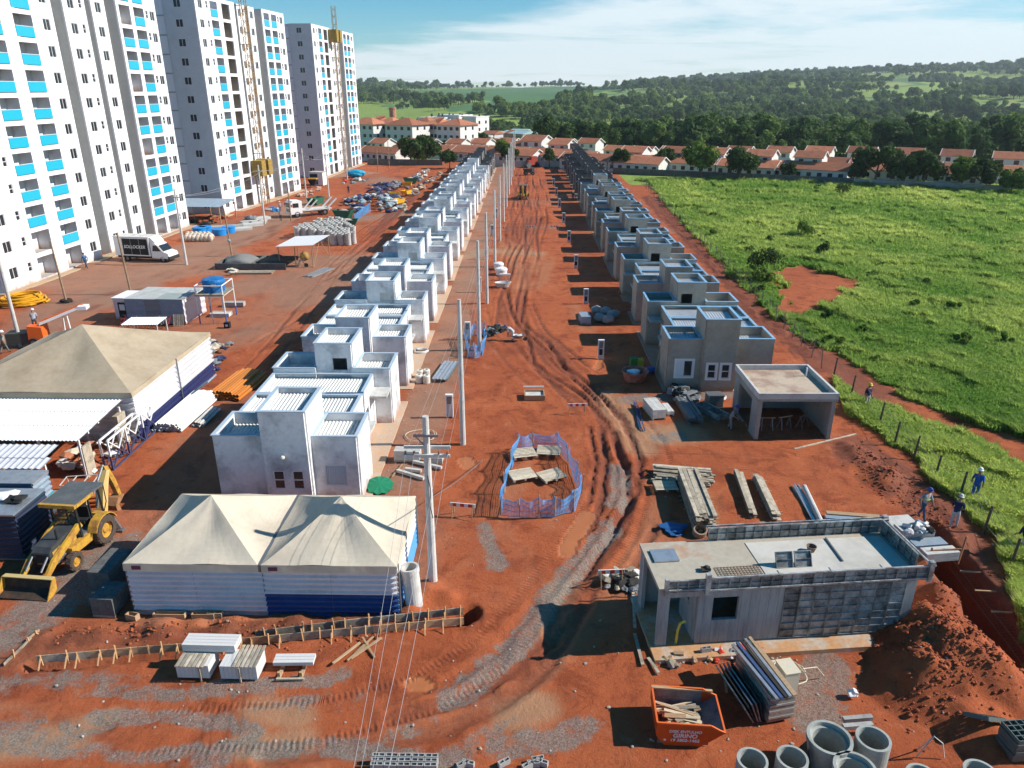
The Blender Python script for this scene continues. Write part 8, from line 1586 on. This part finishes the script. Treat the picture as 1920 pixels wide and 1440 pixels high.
TREES = [(770, 308, 7, 9, 0, 'dark rounded tree in the clump beyond the bare yard'), (800, 308, 8, 10, 0, 'dark rounded tree in the clump beyond the bare yard'), (786, 309, 5.5, 8, 1, 'light green bushy tree in front of the dark clump beyond the yard'), (843, 316, 5, 5, 0, 'small dark tree at the back of the white house row'),
         (940, 305, 7, 5, 1, 'young loose tree among the far poles'), (955, 312, 6, 6, 0, 'dark bush tree at the end of the white row'), (1030, 313, 5, 4, 0, 'small loose tree at the end of the street'), (1312, 335, 8.5, 9, 1, 'bright green tree before the long low houses'), (1385, 338, 8, 9, 0, 'dark round tree before the long low houses'),
         (1250, 322, 6, 7, 0, 'tree rising between the long low houses'), (1165, 322, 6, 6, 0, 'tree beside the end of the dark field wall'), (1235, 318, 5, 7, 0, 'tree rising between the long low houses'), (1640, 348, 8.5, 12, 0, 'dark hedge tree beside the pale field wall'), (1690, 350, 8, 12, 0, 'dark hedge tree beside the pale field wall'), (1730, 352, 7.5, 9, 0, 'dark hedge tree beside the pale field wall'), (1800, 356, 6.5, 9, 1, 'green hedge tree hung with creepers by the pale wall'), (1835, 358, 6.5, 10, 0, 'dark hedge tree by the pale wall'), (1895, 364, 5, 8, 1, 'green hedge tree hung with creepers by the pale wall'), (1605, 345, 5, 6, 0, 'dark hedge tree beside the pale field wall'), (1475, 337, 4, 6, 0, 'small dark tree by the long low houses'),
         (1020, 275, 13.5, 16, 0, 'huge dark spreading tree behind the street end'), (1045, 276, 12, 14, 0, 'huge dark spreading tree behind the street end'), (1095, 272, 11, 15, 0, 'large dark tree at the edge of the wood'), (1130, 275, 11, 14, 0, 'large dark tree at the edge of the wood'), (880, 272, 8, 8, 1, 'garden tree among the town houses'), (905, 268, 7, 8, 0, 'garden tree among the town houses'), (845, 283, 6, 7, 0, 'garden tree among the town houses'), (750, 284, 5, 7, 1, 'garden tree among the town houses'), (700, 284, 5, 6, 0, 'garden tree among the town houses')]
for i, (px_, py_, h_, w_, k_, lb) in enumerate(TREES): tree(lb, (lambda g: Vector((g.x, g.y, zat(g.x, g.y))))(G(px_, py_)), h_, w_, (M_leafD, M_leafB)[k_], 100+i, 'trees: '+lb[:28], dense=1.0 if py_ > 300 else .8)
def shrub(label, px_, py_, h_, w_, m, seed, nl=6, grp='field shrubs'):
    o = thing('shrub', label, 'shrub', G(px_, py_), 0, grp); MB().tube([(0, 0, -.1), (.05, 0, h_*.5)], [.06, .03], 6).build('stem', M_bark, o); crown(seed, w_/2, w_/2, h_*.5, h_*.5, nl, 110, .13, False).build('foliage', m, o); return o
shrub('big dark shrub beside the bare soil patch in the field', 1435, 522, 3.4, 4.6, M_leafD, 1, 12); shrub('leafy green shrub in front of the big dark shrub in the field', 1425, 532, 1.8, 3.0, M_leafB, 2, 7); shrub('dense bright green tussock alone in the field', 1508, 446, 2.6, 2.6, M_leafB, 3, 8); shrub('dark shrub behind the bare soil patch in the field', 1545, 482, 2.4, 1.8, M_leafD, 4, 5); shrub('round dark shrub before the dark field wall', 1580, 368, 3.0, 4, M_leafD, 5, 7)
rn = random.Random(19)
for i in range(60):
    px_ = rn.uniform(1260, 1915); py_ = 350+330*rn.random()**1.6; g = G(px_, py_)
    if grass_mask(np.array([g.x]), np.array([g.y]))[0] < .5: continue
    shrub('low weed clump scattered in the green field', px_, py_, rn.uniform(.5, 1.2), rn.uniform(1.2, 3.2), rn.choice((M_leafB, M_leafW)), 20+i, 4, 'weed clumps in the field')
# instanced stuff
def gn_scatter(name, label, pts, srcs):
    """points with rot, scale, kind and tint attributes, instanced from a few meshes"""
    P = np.array([p[:3] for p in pts], np.float32); me = bpy.data.meshes.new(name); me.vertices.add(len(P)); me.vertices.foreach_set('co', P.ravel())
    for nm_, k_ in (('rz', 3), ('scl', 4), ('tint', 6)): a = me.attributes.new(nm_, 'FLOAT', 'POINT'); a.data.foreach_set('value', np.array([p[k_] for p in pts], np.float32))
    a = me.attributes.new('kind_id', 'INT', 'POINT'); a.data.foreach_set('value', np.array([p[5] for p in pts], np.int32))
    o = bpy.data.objects.new(name, me); C.objects.link(o); coll = bpy.data.collections.new(name+'_sources')
    for i, s_ in enumerate(srcs): coll.objects.link(bpy.data.objects.new('%s_source_%02d' % (name, i), s_))
    ng = bpy.data.node_groups.new(name, 'GeometryNodeTree'); ng.interface.new_socket('Geometry', in_out='INPUT', socket_type='NodeSocketGeometry'); ng.interface.new_socket('Geometry', in_out='OUTPUT', socket_type='NodeSocketGeometry')
    N_ = ng.nodes; I = N_.new('NodeGroupInput'); O = N_.new('NodeGroupOutput'); ci = N_.new('GeometryNodeCollectionInfo'); ci.inputs['Collection'].default_value = coll; ci.inputs['Separate Children'].default_value = True; ci.inputs['Reset Children'].default_value = True
    ip = N_.new('GeometryNodeInstanceOnPoints'); ip.inputs['Pick Instance'].default_value = True
    def attr(nm_, tp): q = N_.new('GeometryNodeInputNamedAttribute'); q.data_type = tp; q.inputs[0].default_value = nm_; return q.outputs[0]
    cxyz = N_.new('ShaderNodeCombineXYZ'); ng.links.new(attr('rz', 'FLOAT'), cxyz.inputs[2]); e2r = N_.new('FunctionNodeEulerToRotation'); ng.links.new(cxyz.outputs[0], e2r.inputs[0])
    ng.links.new(I.outputs[0], ip.inputs['Points']); ng.links.new(ci.outputs[0], ip.inputs['Instance']); ng.links.new(attr('kind_id', 'INT'), ip.inputs['Instance Index']); ng.links.new(e2r.outputs[0], ip.inputs['Rotation']); ng.links.new(attr('scl', 'FLOAT'), ip.inputs['Scale']); ng.links.new(ip.outputs[0], O.inputs[0])
    md = o.modifiers.new('scatter', 'NODES'); md.node_group = ng; tag(o, label, None, None, 'stuff'); return o
# wood on the hills
rng_ = np.random.default_rng(5); pts = []
def sample(n_, y0, y1, pw): 
    u = rng_.random(n_); Yv = (y0**pw+(y1**pw-y0**pw)*u)**(1/pw); th = rng_.uniform(-.40, .78, n_); return th*Yv, Yv
for (n_, y0, y1, pw, s0, s1) in ((3400, 262, 460, 2, 5.5, 10), (5200, 460, 900, 2, 6.5, 12), (9000, 900, 2000, 1.6, 8, 15), (6500, 2000, 3100, 1.3, 11, 20)):
    Xv, Yv = sample(n_, y0, y1, pw); Zv = zfar(Xv, Yv); qx, qy = proj(Xv, Yv, Zv); bad = np.zeros(n_, bool)
    for poly in FIELDS: bad |= (Yv > 420) & inpoly(qx, qy, poly)
    bad |= (Yv < 300) & (qx < 1010); bad |= (Yv < 460) & (qx < 1000) & (qx > 860); bad |= (Yv < 330) & (qx < 900); bad |= (Yv < 360) & (qx < 905) & (qx > 780)
    cl = fbm(Xv/120, Yv/120, 61, 3); bad |= (cl < np.interp(Yv, [450, 900, 2000], [.36, .43, .46])) & (Yv > 450)
    # keep clear of the last house row: it comes nearer toward the right
    bad |= qy > np.interp(qx, [600, 1000, 1080, 1500, 1920, 2400], [276, 276, 277, 302, 320, 335])
    tn = np.clip(fbm(Xv/70, Yv/70, 62, 3)*1.5-.4+rng_.normal(0, .16, n_), 0, 1)
    for x, y, z, b_, ti in zip(Xv, Yv, Zv, bad, tn):
        if not b_: pts.append((x, y, z, rng_.random()*6.28, (rng_.uniform(s0, s1) if rng_.random() < .8 else s1*rng_.uniform(1.0, 1.5))*.1, int(rng_.integers(0, 5)), ti))
srcs = []
for k in range(5): q = crown(200+k, (4.2, 5.0, 3.6, 5.5, 4.5)[k], (4.2, 4.6, 3.4, 5, 4.5)[k], (3.6, 3.4, 4.6, 3.2, 4.0)[k], (4.6, 4.4, 6.0, 4.2, 5.2)[k], 9, 70, .55); q.tube([(0, 0, -1), (0, 0, 5)], [.3, .15], 6); srcs.append(q.mesh('forest_crown', M_leafF))
gn_scatter('woodland', 'wood covering the far hillsides', pts, srcs)
# grass of the field
tufts = []
for k in range(4):
    rn = random.Random(300+k); q = MB(); nb = (16, 14, 20, 12)[k]; hh = (.42, .6, .34, .8)[k]
    for i in range(nb):
        a = rn.random()*6.28; r0 = rn.uniform(0, .16); x, y = r0*math.cos(a), r0*math.sin(a); h_ = hh*rn.uniform(.6, 1.2); ln = h_*rn.uniform(.25, .8); b2 = rn.random()*6.28; wd = .022+.02*rn.random(); dx, dy = math.cos(b2), math.sin(b2); p0 = Vector((x, y, -.03)); p1 = p0+Vector((dx*ln*.35, dy*ln*.35, h_*.65)); p2 = p0+Vector((dx*ln, dy*ln, h_)); s_ = Vector((-dy, dx, 0))*wd; q.quad(p0-s_, p0+s_, p1+s_*.9, p1-s_*.9); q.quad(p1-s_*.9, p1+s_*.9, p2)
    tufts.append(q.mesh('grass_tuft', M_leafG))
rng_ = np.random.default_rng(8); n_ = 330000; U = rng_.uniform(1190, 2050, n_); Vp = 338+(1230-338)*rng_.random(n_)**1.15
u = U-960; v = Vp-720; fw = FPX*math.cos(PITCH)-v*math.sin(PITCH); dn = FPX*math.sin(PITCH)+v*math.cos(PITCH); tt = CAM_H/dn; xx = u*tt; yy = fw*tt; Xg = xx*math.cos(YAW)-yy*math.sin(YAW); Yg = xx*math.sin(YAW)+yy*math.cos(YAW)
gmk = grass_mask(Xg, Yg)*(Yg < 181); cl = fbm(Xg/2.2, Yg/2.2, 71, 4); big_ = fbm(Xg/11, Yg/11, 72, 3); keep = (gmk > .5) & (rng_.random(n_) < .45+.6*cl)
Xg, Yg, cl, big_ = Xg[keep][:120000], Yg[keep][:120000], cl[keep][:120000], big_[keep][:120000]; Zg = zsite(Xg, Yg)
strip = sdist(Xg, Yg, pline([(1590, 760), (1680, 815), (1760, 870), (1840, 960), (1930, 1080)])) < 5.5
tn = np.clip((big_-.27)*1.8+(cl-.5)*.7+rng_.normal(0, .10, len(Xg))+strip*.35, 0, 1); sc_ = (.48+.45*cl)*(1+np.clip((Yg-50)/90, 0, 1)*.7)
kd = np.where(cl > .62, 3, rng_.integers(0, 3, len(Xg)))
gn_scatter('field_grass', 'rough green grass of the field and bank', [(x, y, z, r_, s_, int(k_), t_) for x, y, z, r_, s_, k_, t_ in zip(Xg, Yg, Zg, rng_.random(len(Xg))*6.28, sc_, kd, tn)], tufts)
# ================================================================== HAZE
hz = MB().box(-3600, 3600, -12, 3700, -70, 175).mesh('haze', [])
hm = bpy.data.materials.new('haze_air'); hm.use_nodes = True; hn = hm.node_tree.nodes; hn.remove(hn['Principled BSDF'])
pv = hn.new('ShaderNodeVolumePrincipled'); pv.inputs['Color'].default_value = (.80, .90, 1, 1); pv.inputs['Density'].default_value = .0001; pv.inputs['Anisotropy'].default_value = .2
hm.node_tree.links.new(pv.outputs[0], hn['Material Output'].inputs['Volume']); hz.materials.append(hm)
ho = bpy.data.objects.new('haze', hz); C.objects.link(ho); tag(ho, kind='stuff')
